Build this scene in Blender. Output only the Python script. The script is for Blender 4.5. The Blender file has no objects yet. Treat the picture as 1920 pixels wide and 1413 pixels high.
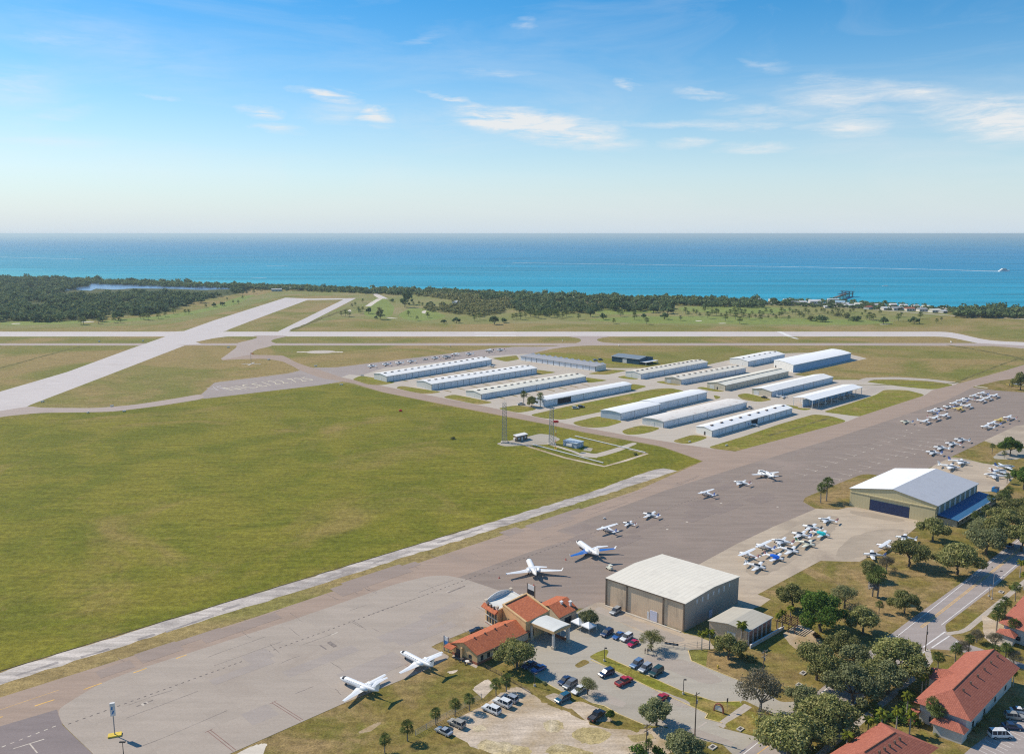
import bpy, bmesh, math, random
import numpy as np
from mathutils import Vector, Matrix, noise as mnoise
R = math.radians
rng = random.Random(7)
scene = bpy.context.scene
COL = scene.collection

# ------------------------------------------------------------------ survey helpers
# camera station 120 m above the ground; points of the place were surveyed from it
FPX, CAMH = 1560.0, 120.0
PITCH = math.atan((706.5 - 438) / FPX)
CP, SP = math.cos(PITCH), math.sin(PITCH)

def U(x, y, z=0.0):
    u = (x - 960) / FPX; v = (706.5 - y) / FPX
    d = (u, CP + v * SP, -SP + v * CP)
    t = (z - CAMH) / d[2]
    return Vector((d[0] * t, d[1] * t, z))

def to_px(p):
    fx = p[1] * CP - (p[2] - CAMH) * SP; up = p[1] * SP + (p[2] - CAMH) * CP
    return (960 + FPX * p[0] / fx, 706.5 - FPX * up / fx)

def rise(base, top_y):
    """height above the ground point `base` that is seen at row top_y"""
    b = U(*base); lo, hi = 0.0, 90.0
    for _ in range(40):
        m = (lo + hi) / 2
        if to_px((b.x, b.y, m))[1] > top_y: lo = m
        else: hi = m
    return lo

# ------------------------------------------------------------------ object helpers
def tag(o, label=None, cat=None, group=None, kind=None):
    if label: o['label'] = label
    if cat: o['category'] = cat
    if group: o['group'] = group
    if kind: o['kind'] = kind
    return o

def thing(name, label, cat, loc=(0, 0, 0), rot=0.0, group=None, scale=1.0):
    o = bpy.data.objects.new(name, None); COL.objects.link(o)
    o.location = loc; o.rotation_euler = (0, 0, rot); o.scale = (scale,) * 3
    o.empty_display_size = 0.5
    return tag(o, label, cat, group)

KIDS = {}
def children(o):
    return KIDS.get(o.name, [])

def adopt(c, p):
    c.parent = p
    KIDS.setdefault(p.name, []).append(c)

def mesh_obj(name, me, parent=None):
    o = bpy.data.objects.new(name, me); COL.objects.link(o)
    if parent: adopt(o, parent)
    return o

def copy_tree(o, parent=None, paint=None):
    c = o.copy(); COL.objects.link(c)
    if parent: adopt(c, parent)
    if paint and c.type == 'MESH':
        for s in c.material_slots:
            if s.material and s.material.name in paint:
                m = paint[s.material.name]; s.link = 'OBJECT'; s.material = m
    for ch in children(o): copy_tree(ch, c, paint)
    return c

class MB:
    """collects faces, then links them as ONE mesh object"""
    def __init__(s): s.v = []; s.f = []; s.m = []
    def add(s, vs, fs, mi=0):
        b = len(s.v); s.v += [tuple(p) for p in vs]
        for f in fs: s.f.append(tuple(b + i for i in f)); s.m.append(mi)
    def quad(s, a, b, c, d, mi=0): s.add((a, b, c, d), ((0, 1, 2, 3),), mi)
    def tri(s, a, b, c, mi=0): s.add((a, b, c), ((0, 1, 2),), mi)
    def box(s, x0, x1, y0, y1, z0, z1, mi=0):
        s.add([(x, y, z) for z in (z0, z1) for x, y in ((x0, y0), (x1, y0), (x1, y1), (x0, y1))],
              ((3, 2, 1, 0), (4, 5, 6, 7), (0, 1, 5, 4), (1, 2, 6, 5), (2, 3, 7, 6), (3, 0, 4, 7)), mi)
    def prism(s, pts, z0, z1, mi=0):
        n = len(pts)
        s.add([(p[0], p[1], z0) for p in pts] + [(p[0], p[1], z1) for p in pts],
              [tuple(range(n - 1, -1, -1)), tuple(range(n, 2 * n))] +
              [(i, (i + 1) % n, n + (i + 1) % n, n + i) for i in range(n)], mi)
    def tube(s, p0, p1, r0, r1=None, n=6, mi=0):
        r1 = r0 if r1 is None else r1
        p0, p1 = Vector(p0), Vector(p1); d = (p1 - p0)
        if d.length < 1e-6: return
        d.normalize(); a = d.orthogonal().normalized(); b = d.cross(a)
        vs = [p + (a * math.cos(2 * math.pi * i / n) + b * math.sin(2 * math.pi * i / n)) * r
              for p, r in ((p0, r0), (p1, r1)) for i in range(n)]
        s.add(vs, [(i, (i + 1) % n, n + (i + 1) % n, n + i) for i in range(n)] +
              [tuple(range(n - 1, -1, -1)), tuple(range(n, 2 * n))], mi)
    def loft(s, rings, mi=0, cap=True):
        n = len(rings[0]); vs = [p for r in rings for p in r]; fs = []
        for k in range(len(rings) - 1):
            for i in range(n):
                fs.append((k * n + i, k * n + (i + 1) % n, (k + 1) * n + (i + 1) % n, (k + 1) * n + i))
        if cap:
            fs += [tuple(range(n - 1, -1, -1)), tuple(range((len(rings) - 1) * n, len(rings) * n))]
        s.add(vs, fs, mi)
    def build(s, name, mats, parent=None, smooth=False, fix=True):
        me = bpy.data.meshes.new(name); me.from_pydata(s.v, [], s.f)
        for m in (mats if isinstance(mats, (list, tuple)) else [mats]): me.materials.append(m)
        if any(s.m): me.polygons.foreach_set('material_index', s.m)
        if fix:
            bm = bmesh.new(); bm.from_mesh(me); bmesh.ops.recalc_face_normals(bm, faces=bm.faces); bm.to_mesh(me); bm.free()
        if smooth: me.polygons.foreach_set('use_smooth', [True] * len(me.polygons))
        me.update()
        return mesh_obj(name, me, parent)

# ------------------------------------------------------------------ materials
MATS = {}
def nt(m):
    m.use_nodes = True; t = m.node_tree; t.nodes.clear(); return t

def ramp_mix(t, fac, a, b, lo=0.35, hi=0.65):
    mr = t.nodes.new('ShaderNodeMapRange'); mr.clamp = True; mr.interpolation_type = 'SMOOTHSTEP'
    mr.inputs[1].default_value = lo; mr.inputs[2].default_value = hi
    t.links.new(fac, mr.inputs[0])
    mx = t.nodes.new('ShaderNodeMix'); mx.data_type = 'RGBA'
    t.links.new(mr.outputs[0], mx.inputs['Factor'])
    for k, c in (('A', a), ('B', b)):
        i = [q for q in mx.inputs if q.name == k and q.type == 'RGBA'][0]
        if isinstance(c, (tuple, list)): i.default_value = (*c, 1)
        else: t.links.new(c, i)
    return [q for q in mx.outputs if q.type == 'RGBA'][0]

def noise_tex(t, vec, scale, detail=5, rough=0.6, dist=0.0):
    n = t.nodes.new('ShaderNodeTexNoise'); n.inputs['Scale'].default_value = scale
    n.inputs['Detail'].default_value = detail; n.inputs['Roughness'].default_value = rough
    n.inputs['Distortion'].default_value = dist
    t.links.new(vec, n.inputs['Vector']); return n.outputs['Fac']

def mapped(t, rot=0.0, scale=(1, 1, 1), kind='Object'):
    tc = t.nodes.new('ShaderNodeTexCoord'); mp = t.nodes.new('ShaderNodeMapping')
    mp.inputs['Rotation'].default_value = (0, 0, rot); mp.inputs['Scale'].default_value = scale
    t.links.new(tc.outputs[kind], mp.inputs['Vector']); return mp.outputs[0]

def finish(t, color, rough=0.8, spec=0.3, metal=0.0, bump=None, bstr=0.3, bdist=0.05, emit=None):
    b = t.nodes.new('ShaderNodeBsdfPrincipled'); o = t.nodes.new('ShaderNodeOutputMaterial')
    if isinstance(color, (tuple, list)): b.inputs['Base Color'].default_value = (*color, 1)
    else: t.links.new(color, b.inputs['Base Color'])
    b.inputs['Roughness'].default_value = rough; b.inputs['Specular IOR Level'].default_value = spec
    b.inputs['Metallic'].default_value = metal
    if bump is not None:
        bp = t.nodes.new('ShaderNodeBump'); bp.inputs['Strength'].default_value = bstr
        bp.inputs['Distance'].default_value = bdist
        t.links.new(bump, bp.inputs['Height']); t.links.new(bp.outputs[0], b.inputs['Normal'])
    t.links.new(b.outputs[0], o.inputs[0]); return b

def lum(c, k): return tuple(min(1.0, max(0.0, x * k)) for x in c)

def mat(name, base, rough=0.7, var=0.12, scale=1.0, spec=0.3, metal=0.0, stretch=(1, 1, 1), rot=0.0, patch=None, pscale=0.1, plo=0.55, phi=0.75, fine=0.0, fscale=6.0):
    """base colour with mottling, optional wear patches and fine grain"""
    if name in MATS: return MATS[name]
    m = bpy.data.materials.new(name); t = nt(m)
    v = mapped(t, rot, stretch)
    c = ramp_mix(t, noise_tex(t, v, scale), lum(base, 1 - var), lum(base, 1 + var), 0.3, 0.7)
    if patch: c = ramp_mix(t, noise_tex(t, v, pscale, 6, 0.65), c, patch, plo, phi)
    if fine:
        g = noise_tex(t, mapped(t), fscale, 3, 0.7)
        c2 = t.nodes.new('ShaderNodeHueSaturation'); mr = t.nodes.new('ShaderNodeMapRange')
        mr.inputs[1].default_value = 0.25; mr.inputs[2].default_value = 0.75
        mr.inputs[3].default_value = 1 - fine; mr.inputs[4].default_value = 1 + fine
        t.links.new(g, mr.inputs[0]); t.links.new(mr.outputs[0], c2.inputs['Value']); t.links.new(c, c2.inputs['Color'])
        c = c2.outputs[0]
    finish(t, c, rough, spec, metal)
    MATS[name] = m; return m

def grass_mat(name, a, b, c, s=1.0, dry=0.6, seed=0.0):
    """a main green, b darker or second green, c dry tan"""
    m = bpy.data.materials.new(name); t = nt(m)
    tc = t.nodes.new('ShaderNodeTexCoord'); mp = t.nodes.new('ShaderNodeMapping')
    mp.inputs['Location'].default_value = (seed, seed * 1.7, 0); t.links.new(tc.outputs['Object'], mp.inputs['Vector']); v = mp.outputs[0]
    col = ramp_mix(t, noise_tex(t, v, 0.02 * s, 6, 0.62, 0.6), a, b, 0.38, 0.62)
    col = ramp_mix(t, noise_tex(t, v, 0.009 * s, 5, 0.6, 1.0), col, c, dry - 0.08, dry + 0.12)
    col = ramp_mix(t, noise_tex(t, v, 0.11 * s, 5, 0.7), col, lum(c, 0.9), 0.56, 0.8)
    n1 = noise_tex(t, v, 0.45, 6, 0.75); n2 = noise_tex(t, v, 2.2, 3, 0.7)
    n0 = noise_tex(t, mapped(t, R(-38), (0.05, 0.28, 1)), 1.0, 5, 0.7)
    for n, amp in ((n0, 0.26), (n1, 0.46), (n2, 0.40)):
        mr = t.nodes.new('ShaderNodeMapRange'); mr.inputs[1].default_value = 0.28; mr.inputs[2].default_value = 0.72
        mr.inputs[3].default_value = 1 - amp; mr.inputs[4].default_value = 1 + amp
        hs = t.nodes.new('ShaderNodeHueSaturation'); t.links.new(n, mr.inputs[0]); t.links.new(mr.outputs[0], hs.inputs['Value'])
        t.links.new(col, hs.inputs['Color']); col = hs.outputs[0]
    finish(t, col, 0.95, 0.1, bump=n1, bstr=0.6, bdist=0.25)
    MATS[name] = m; return m

def pave_mat(name, base, stain, ang=43.0, slab=None, streak=0.10, patch=0.62, joint=0.82, grain=0.10):
    """worn asphalt or concrete: stretched tyre streaks, patches, grain and optional slab joints"""
    m = bpy.data.materials.new(name); t = nt(m)
    v = mapped(t, -R(ang), (0.12, 1.0, 1.0)); vo = mapped(t, -R(ang))
    col = ramp_mix(t, noise_tex(t, v, 0.35, 6, 0.65), lum(base, 1 - streak), lum(base, 1 + streak), 0.3, 0.7)
    col = ramp_mix(t, noise_tex(t, vo, 0.03, 6, 0.65, 0.4), col, stain, patch - 0.1, patch + 0.14)
    col = ramp_mix(t, noise_tex(t, vo, 0.16, 6, 0.7), col, lum(stain, 0.85), 0.62, 0.85)
    ln = noise_tex(t, mapped(t, -R(ang), (0.012, 0.9, 1.0)), 1.0, 4, 0.8)
    col = ramp_mix(t, ln, col, lum(stain, 0.80), 0.58, 0.80)
    g = noise_tex(t, vo, 1.6, 5, 0.75)
    mr = t.nodes.new('ShaderNodeMapRange'); mr.inputs[1].default_value = 0.28; mr.inputs[2].default_value = 0.72
    mr.inputs[3].default_value = 1 - grain; mr.inputs[4].default_value = 1 + grain
    hs = t.nodes.new('ShaderNodeHueSaturation'); t.links.new(g, mr.inputs[0]); t.links.new(mr.outputs[0], hs.inputs['Value'])
    t.links.new(col, hs.inputs['Color']); col = hs.outputs[0]
    if slab:
        br = t.nodes.new('ShaderNodeTexBrick'); br.offset = 0.0; br.inputs['Scale'].default_value = 1.0
        br.inputs['Brick Width'].default_value = slab; br.inputs['Row Height'].default_value = slab
        br.inputs['Mortar Size'].default_value = 0.07; br.inputs['Mortar Smooth'].default_value = 0.6
        br.inputs['Color1'].default_value = (1, 1, 1, 1); br.inputs['Color2'].default_value = (0.95, 0.95, 0.95, 1)
        br.inputs['Mortar'].default_value = (joint, joint, joint, 1)
        t.links.new(vo, br.inputs['Vector'])
        mx = t.nodes.new('ShaderNodeMix'); mx.data_type = 'RGBA'; mx.blend_type = 'MULTIPLY'; mx.inputs['Factor'].default_value = 1
        ins = [q for q in mx.inputs if q.type == 'RGBA']; t.links.new(col, ins[0]); t.links.new(br.outputs['Color'], ins[1])
        col = [q for q in mx.outputs if q.type == 'RGBA'][0]
    finish(t, col, 0.9, 0.2)
    MATS[name] = m; return m

def rib_mat(name, base, axis='X', pitch=0.9, depth=0.10, rough=0.55, dirt=None, dscale=0.15, metal=0.0, dlo=0.55, dhi=0.8):
    """ribbed sheet metal (panel ribs along one axis) with streaked dirt"""
    m = bpy.data.materials.new(name); t = nt(m)
    v = mapped(t)
    w = t.nodes.new('ShaderNodeTexWave'); w.wave_type = 'BANDS'; w.bands_direction = axis; w.inputs['Scale'].default_value = 0.314 / pitch * 1.0
    w.inputs['Distortion'].default_value = 0.0; t.links.new(v, w.inputs['Vector'])
    col = ramp_mix(t, w.outputs['Fac'], lum(base, 1 - depth), base, 0.0, 0.35)
    col = ramp_mix(t, noise_tex(t, v, 0.35, 5, 0.6), col, lum(base, 0.9), 0.4, 0.8)
    if dirt:
        vs = mapped(t, 0, (1, 1, 0.35)); col = ramp_mix(t, noise_tex(t, vs, dscale, 7, 0.7, 0.3), col, dirt, dlo, dhi)
    finish(t, col, min(.9, rough + .3), 0.12, metal)
    MATS[name] = m; return m

def leaf_mat(name, a, b, dark):
    m = bpy.data.materials.new(name); t = nt(m)
    v = mapped(t); oi = t.nodes.new('ShaderNodeObjectInfo'); ge = t.nodes.new('ShaderNodeNewGeometry')
    c = ramp_mix(t, noise_tex(t, v, 0.06 if 'far' in name or 'scrub' in name else 2.6, 4, 0.7), a, b, 0.40, 0.66)
    c = ramp_mix(t, ge.outputs['Random Per Island'], c, dark, 0.2, 1.0)
    hs = t.nodes.new('ShaderNodeHueSaturation'); mr = t.nodes.new('ShaderNodeMapRange')
    mr.inputs[3].default_value = 0.8; mr.inputs[4].default_value = 1.2
    t.links.new(oi.outputs['Random'], mr.inputs[0]); t.links.new(mr.outputs[0], hs.inputs['Value']); t.links.new(c, hs.inputs['Color'])
    d = t.nodes.new('ShaderNodeBsdfDiffuse'); tr = t.nodes.new('ShaderNodeBsdfTranslucent'); mx = t.nodes.new('ShaderNodeMixShader')
    o = t.nodes.new('ShaderNodeOutputMaterial'); mx.inputs[0].default_value = 0.34
    t.links.new(hs.outputs[0], d.inputs[0]); t.links.new(hs.outputs[0], tr.inputs[0])
    t.links.new(d.outputs[0], mx.inputs[1]); t.links.new(tr.outputs[0], mx.inputs[2]); t.links.new(mx.outputs[0], o.inputs[0])
    MATS[name] = m; return m

def glass_mat(name, c=(0.02, 0.03, 0.045)):
    m = bpy.data.materials.new(name); t = nt(m)
    col = ramp_mix(t, noise_tex(t, mapped(t), 1.5), lum(c, 0.7), lum(c, 1.5))
    finish(t, col, 0.2, 0.3); MATS[name] = m; return m

# pavements, grass
grass_mat('grass_field', (0.204, 0.182, 0.024), (0.146, 0.149, 0.016), (0.264, 0.196, 0.056), 1.3, 0.60)
grass_mat('grass_infield', (0.215, 0.190, 0.050), (0.175, 0.172, 0.036), (0.300, 0.215, 0.085), 0.8, 0.48, 31)
grass_mat('grass_base', (0.230, 0.202, 0.058), (0.190, 0.182, 0.042), (0.310, 0.225, 0.095), 0.7, 0.48, 77)
grass_mat('grass_golf', (0.205, 0.215, 0.062), (0.240, 0.222, 0.078), (0.300, 0.245, 0.115), 0.8, 0.56, 13)
grass_mat('grass_fairway', (0.225, 0.262, 0.070), (0.200, 0.240, 0.058), (0.270, 0.262, 0.095), 0.6, 0.68, 5)
grass_mat('grass_lawn', (0.224, 0.164, 0.047), (0.163, 0.144, 0.031), (0.301, 0.206, 0.090), 4.0, 0.52, 51)
grass_mat('grass_verge', (0.200, 0.199, 0.028), (0.226, 0.194, 0.040), (0.304, 0.219, 0.075), 4.0, 0.58, 91)
grass_mat('grass_dry', (0.460, 0.360, 0.180), (0.380, 0.300, 0.135), (0.552, 0.456, 0.315), 4.0, 0.52, 23)
grass_mat('scrub_floor', (0.085, 0.095, 0.030), (0.060, 0.075, 0.025), (0.150, 0.130, 0.055), 1.0, 0.62, 19)
pave_mat('runway_asphalt', (0.590, 0.520, 0.480), (0.530, 0.460, 0.420), 0.0, None, 0.06)
pave_mat('runway_cross_asphalt', (0.575, 0.510, 0.475), (0.515, 0.450, 0.415), 92.0, None, 0.07)
pave_mat('taxiway_asphalt', (0.370, 0.272, 0.208), (0.321, 0.243, 0.192), 43.0, None, 0.09)
pave_mat('taxiway_pale', (0.420, 0.335, 0.285), (0.380, 0.305, 0.265), -15.0, None, 0.07)
pave_mat('ramp_asphalt', (0.281, 0.220, 0.180), (0.329, 0.254, 0.207), 43.0, None, 0.10, 0.6)
pave_mat('far_ramp_asphalt', (0.353, 0.292, 0.259), (0.306, 0.252, 0.224), 43.0, None, 0.08)
pave_mat('apron_concrete', (0.420, 0.349, 0.284), (0.358, 0.289, 0.232), 43.0, 7.5, 0.06, 0.6, 0.90)
pave_mat('east_ramp_concrete', (0.500, 0.402, 0.296), (0.360, 0.285, 0.215), 43.0, 6.0, 0.09, 0.55, 0.84)
pave_mat('lane_concrete', (0.500, 0.430, 0.350), (0.440, 0.360, 0.285), 43.0, None, 0.07)
pave_mat('lot_asphalt', (0.415, 0.368, 0.297), (0.329, 0.285, 0.228), 43.0, None, 0.06, 0.58)
pave_mat('ramp_worn', (0.400, 0.322, 0.240), (0.470, 0.380, 0.285), 43.0, 6.0, 0.10, 0.55, 0.84)
pave_mat('lot_worn', (0.385, 0.325, 0.268), (0.440, 0.372, 0.305), 43.0, None, 0.09, 0.55)
pave_mat('apron_patch', (0.375, 0.315, 0.270), (0.350, 0.290, 0.245), 43.0, None, 0.08)
pave_mat('ramp_patch', (0.262, 0.205, 0.172), (0.300, 0.232, 0.196), 43.0, None, 0.08)
pave_mat('taxi_patch', (0.325, 0.250, 0.205), (0.340, 0.262, 0.212), 43.0, None, 0.08)
pave_mat('road_asphalt', (0.370, 0.315, 0.285), (0.330, 0.280, 0.255), 43.0, None, 0.08)
pave_mat('sidewalk_concrete', (0.480, 0.410, 0.340), (0.420, 0.350, 0.290), 43.0, 1.8, 0.05, 0.62, 0.8)
pave_mat('dark_asphalt', (0.246, 0.200, 0.188), (0.282, 0.231, 0.213), 43.0, None, 0.08)
pave_mat('gravel_dark', (0.300, 0.262, 0.240), (0.420, 0.370, 0.330), 40.0, None, 0.30, 0.5, 0.82, 0.28)
pave_mat('gravel', (0.532, 0.465, 0.405), (0.257, 0.219, 0.198), 40.0, None, 0.30, 0.56, 0.82, 0.28)
pave_mat('dirt_lot', (0.560, 0.455, 0.350), (0.360, 0.255, 0.130), 20.0, None, 0.28, 0.54, 0.82, 0.30)
pave_mat('sand', (0.640, 0.560, 0.460), (0.580, 0.500, 0.400), 20.0, None, 0.08)
mat('paint_yellow', (0.70, 0.42, 0.12), 0.8, 0.2, 0.6, 0.2)
mat('paint_white', (0.74, 0.70, 0.66), 0.8, 0.12, 0.4, 0.2)
mat('paint_worn', (0.62, 0.54, 0.44), 0.9, 0.15, 0.3, 0.1, patch=(0.46, 0.37, 0.32), pscale=0.25, plo=0.45, phi=0.7)
mat('paint_cream', (0.70, 0.62, 0.44), 0.9, 0.1, 0.2, 0.1, patch=(0.42, 0.34, 0.30), pscale=0.22, plo=0.48, phi=0.70)
mat('paint_ghost', (0.52, 0.46, 0.45), 0.9, 0.08, 0.3, 0.1)
mat('paint_dark', (0.15, 0.125, 0.115), 0.9, 0.2, 0.5, 0.1)
mat('paint_faint', (0.50, 0.43, 0.36), 0.9, 0.1, 0.4, 0.1)
mat('apron_stain', (0.24, 0.20, 0.175), 0.9, 0.25, 0.8, 0.1)
mat('paint_maroon', (0.28, 0.17, 0.14), 0.9, 0.2, 0.5, 0.1)
mat('kerb_yellow', (0.66, 0.50, 0.22), 0.9, 0.2, 0.5, 0.1, patch=(0.5, 0.43, 0.34), pscale=0.3)
mat('edge_dark', (0.075, 0.062, 0.040), 1.0, 0.3, 0.1, 0.05); mat('ditch_grass', (0.165, 0.145, 0.055), 1.0, 0.35, 0.15, 0.05)
# ------------------------------------------------------------------ the setting: sheets of ground
LAID = []
def in_poly(q, poly):
    x, y = q; c = False; n = len(poly)
    for i in range(n):
        (x1, y1), (x2, y2) = poly[i], poly[i - 1]
        if (y1 > y) != (y2 > y) and x < (x2 - x1) * (y - y1) / (y2 - y1) + x1: c = not c
    return c
def crosses(a, b):
    for i in range(len(a)):
        p, q = a[i - 1], a[i]
        for j in range(len(b)):
            r, s = b[j - 1], b[j]
            d1 = (q[0] - p[0]) * (r[1] - p[1]) - (q[1] - p[1]) * (r[0] - p[0]); d2 = (q[0] - p[0]) * (s[1] - p[1]) - (q[1] - p[1]) * (s[0] - p[0])
            d3 = (s[0] - r[0]) * (p[1] - r[1]) - (s[1] - r[1]) * (p[0] - r[0]); d4 = (s[0] - r[0]) * (q[1] - r[1]) - (s[1] - r[1]) * (q[0] - r[0])
            if d1 * d2 < 0 and d3 * d4 < 0: return True
    return False
def level(polys):
    """height for new sheets: 4 mm above whatever they overlap"""
    best = 0; new = []
    for pts in polys:
        P = [(v[0], v[1]) for v in pts]
        if len(P) > 90: P = P[::len(P) // 60]
        bb = (min(a for a, b in P), max(a for a, b in P), min(b for a, b in P), max(b for a, b in P)); new.append((bb, P))
    for bb, P in new:
        for b2, Q, lv in LAID:
            if lv < best or bb[0] > b2[1] or bb[1] < b2[0] or bb[2] > b2[3] or bb[3] < b2[2]: continue
            if any(in_poly(v, Q) for v in P[:60]) or any(in_poly(v, P) for v in Q[:60]) or crosses(P, Q): best = max(best, lv)
    for bb, P in new: LAID.append((bb, P, best + 1))
    return .004 * (best + 1)
def rounded(pts, r):
    out = []; n = len(pts)
    for i in range(n):
        p, a, b = pts[i], pts[i - 1], pts[(i + 1) % n]
        la, lb = (a - p).length, (b - p).length
        ca, cb = min(r, 0.45 * la), min(r, 0.45 * lb)
        if min(ca, cb) < 0.3: out.append(p); continue
        s = p + (a - p) * (ca / la); e = p + (b - p) * (cb / lb)
        for k in range(5):
            q = k / 4; out.append(s * (1 - q) ** 2 + p * 2 * q * (1 - q) + e * q * q)
    return out

def sheet(name, px, m, r=0.0, kind='structure', z=None, world=False, jag=0.0):
    """one flat sheet of ground; later sheets lie 4 mm above earlier ones"""
    pts = [Vector((p[0], p[1], 0)) if world else U(*p) for p in px]
    if r: pts = rounded(pts, r)
    if jag:
        q = []
        for i, p in enumerate(pts):
            b = pts[(i + 1) % len(pts)]; n = max(1, int((b - p).length / (jag * 3)))
            for k in range(n):
                s = p.lerp(b, k / n); q.append(s + Vector((rng.uniform(-1, 1), rng.uniform(-1, 1), 0)) * jag * 0.5)
        pts = q
    z = level([pts]) if z is None else z
    bm = bmesh.new(); vs = [bm.verts.new((p.x, p.y, 0)) for p in pts]
    f = bm.faces.new(vs)
    f.normal_update()
    if f.normal.z < 0: f.normal_flip()
    bmesh.ops.triangulate(bm, faces=[f])
    me = bpy.data.meshes.new(name); bm.to_mesh(me); bm.free(); me.materials.append(MATS[m])
    o = mesh_obj(name, me); o.location.z = z
    return tag(o, kind=kind)

def strip(name, px, w, m, kind='structure', world=False, z=None, jag=0):
    """a band of width w metres along a line"""
    P = [Vector((p[0], p[1], 0)) if world else U(*p) for p in px]
    L, Rr = [], []
    for i, p in enumerate(P):
        d = (P[min(i + 1, len(P) - 1)] - P[max(i - 1, 0)]).normalized(); n = Vector((-d.y, d.x, 0))
        L.append(p + n * w / 2); Rr.append(p - n * w / 2)
    pts = L + Rr[::-1]
    return sheet(name, [(p.x, p.y) for p in pts], m, 0, kind, z, True, jag)

def marks(name, quads, m, kind='structure'):
    """painted marks on one surface: a list of (p, q, width) bars in metres"""
    b = MB(); polys = []
    for p, q, w in quads:
        d = (q - p); 
        if d.length < 1e-6: continue
        d.normalize(); n = Vector((-d.y, d.x, 0)) * (w / 2)
        b.quad(p + n, p - n, q - n, q + n); polys.append((p + n, p - n, q - n, q + n))
    o = b.build(name, MATS[m]); o.location.z = level(polys)
    return tag(o, kind=kind)

def dashes(a, b, n, frac, w, off=(0, 0)):
    A, B = U(*a), U(*b); s = (B - A) / n
    return [(A + s * k, A + s * (k + frac), w) for k in range(n)]

SHORE = [(-900, 508), (-300, 512), (0, 517.5), (100, 519), (200, 521), (320, 525.5), (480, 530), (600, 533.5), (700, 537.5), (760, 540), (860, 541),
         (960, 545), (1060, 549), (1160, 552.5), (1240, 556), (1300, 558), (1400, 560.5), (1500, 564), (1560, 565.5), (1620, 568), (1680, 570), (1800, 573), (1920, 576), (2300, 584), (2800, 592)]
SHORE = [(x, y + 5.5) for x, y in SHORE]
shore = [U(*p) for p in SHORE]
# sea: one sheet from under the shore out past the horizon
SEA = MB(); SEA.quad((-60000, 600, 0), (60000, 600, 0), (60000, 90000, 0), (-60000, 90000, 0))
m = bpy.data.materials.new('sea_water'); t = nt(m)
tc = t.nodes.new('ShaderNodeTexCoord'); sx = t.nodes.new('ShaderNodeSeparateXYZ'); t.links.new(tc.outputs['Object'], sx.inputs[0])
# depth of the water: shallow turquoise by the beach, deep blue offshore (the shore runs obliquely)
dd = t.nodes.new('ShaderNodeMath'); dd.operation = 'MULTIPLY_ADD'; dd.inputs[1].default_value = 0.62; t.links.new(sx.outputs[0], dd.inputs[0]); t.links.new(sx.outputs[1], dd.inputs[2])
vb = mapped(t, R(-3), (0.0006, 0.004, 1)); nb = noise_tex(t, vb, 1.0, 5, 0.55, 0.4)
ad = t.nodes.new('ShaderNodeMath'); ad.operation = 'MULTIPLY_ADD'; ad.inputs[1].default_value = 900.0; t.links.new(nb, ad.inputs[0]); t.links.new(dd.outputs[0], ad.inputs[2])
cr = t.nodes.new('ShaderNodeValToRGB'); mr = t.nodes.new('ShaderNodeMapRange'); mr.inputs[1].default_value = 1800; mr.inputs[2].default_value = 14000
t.links.new(ad.outputs[0], mr.inputs[0]); t.links.new(mr.outputs[0], cr.inputs[0])
E_ = cr.color_ramp.elements; E_[0].position = 0.0; E_[0].color = (0.070, 0.41, 0.46, 1); E_[1].position = 1.0; E_[1].color = (0.040, 0.245, 0.400, 1)
for p, c in ((0.05, (0.016, 0.300, 0.425)), (0.22, (0.009, 0.235, 0.410)), (0.5, (0.014, 0.220, 0.410))):
    e = E_.new(p); e.color = (*c, 1)
vs_ = mapped(t, R(4), (0.0011, 0.016, 1)); ns = noise_tex(t, vs_, 1.0, 6, 0.6, 0.6)
hs = t.nodes.new('ShaderNodeHueSaturation'); mr2 = t.nodes.new('ShaderNodeMapRange'); mr2.inputs[1].default_value = 0.3; mr2.inputs[2].default_value = 0.7; mr2.inputs[3].default_value = 0.70; mr2.inputs[4].default_value = 1.30
t.links.new(ns, mr2.inputs[0]); t.links.new(mr2.outputs[0], hs.inputs['Value']); t.links.new(cr.outputs[0], hs.inputs['Color'])
vw = mapped(t, 0, (0.03, 0.10, 1)); nw = noise_tex(t, vw, 1.0, 6, 0.65)
df = t.nodes.new('ShaderNodeBsdfDiffuse'); gl = t.nodes.new('ShaderNodeBsdfGlossy'); gl.inputs['Roughness'].default_value = 0.35
bp = t.nodes.new('ShaderNodeBump'); bp.inputs['Strength'].default_value = 0.5; bp.inputs['Distance'].default_value = 1.2
t.links.new(nw, bp.inputs['Height']); t.links.new(bp.outputs[0], gl.inputs['Normal']); t.links.new(hs.outputs[0], df.inputs[0])
mx = t.nodes.new('ShaderNodeMixShader'); mx.inputs[0].default_value = 0.10; ou = t.nodes.new('ShaderNodeOutputMaterial')
t.links.new(df.outputs[0], mx.inputs[1]); t.links.new(gl.outputs[0], mx.inputs[2]); t.links.new(mx.outputs[0], ou.inputs[0]); MATS['sea'] = m
o = SEA.build('sea', m); o.location.z = -0.8; tag(o, kind='structure')

land = [(s.x, s.y) for s in shore]
sheet('ground', [(-3300, -300)] + land + [(land[-1][0], -300)], 'grass_base', world=True, z=0.0)
# beach sand between the trees and the water
bs = [(s.x, s.y + 14) for s in shore] + [(s.x, s.y - 22) for s in shore[::-1]]
sheet('beach', bs, 'sand', world=True)

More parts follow.
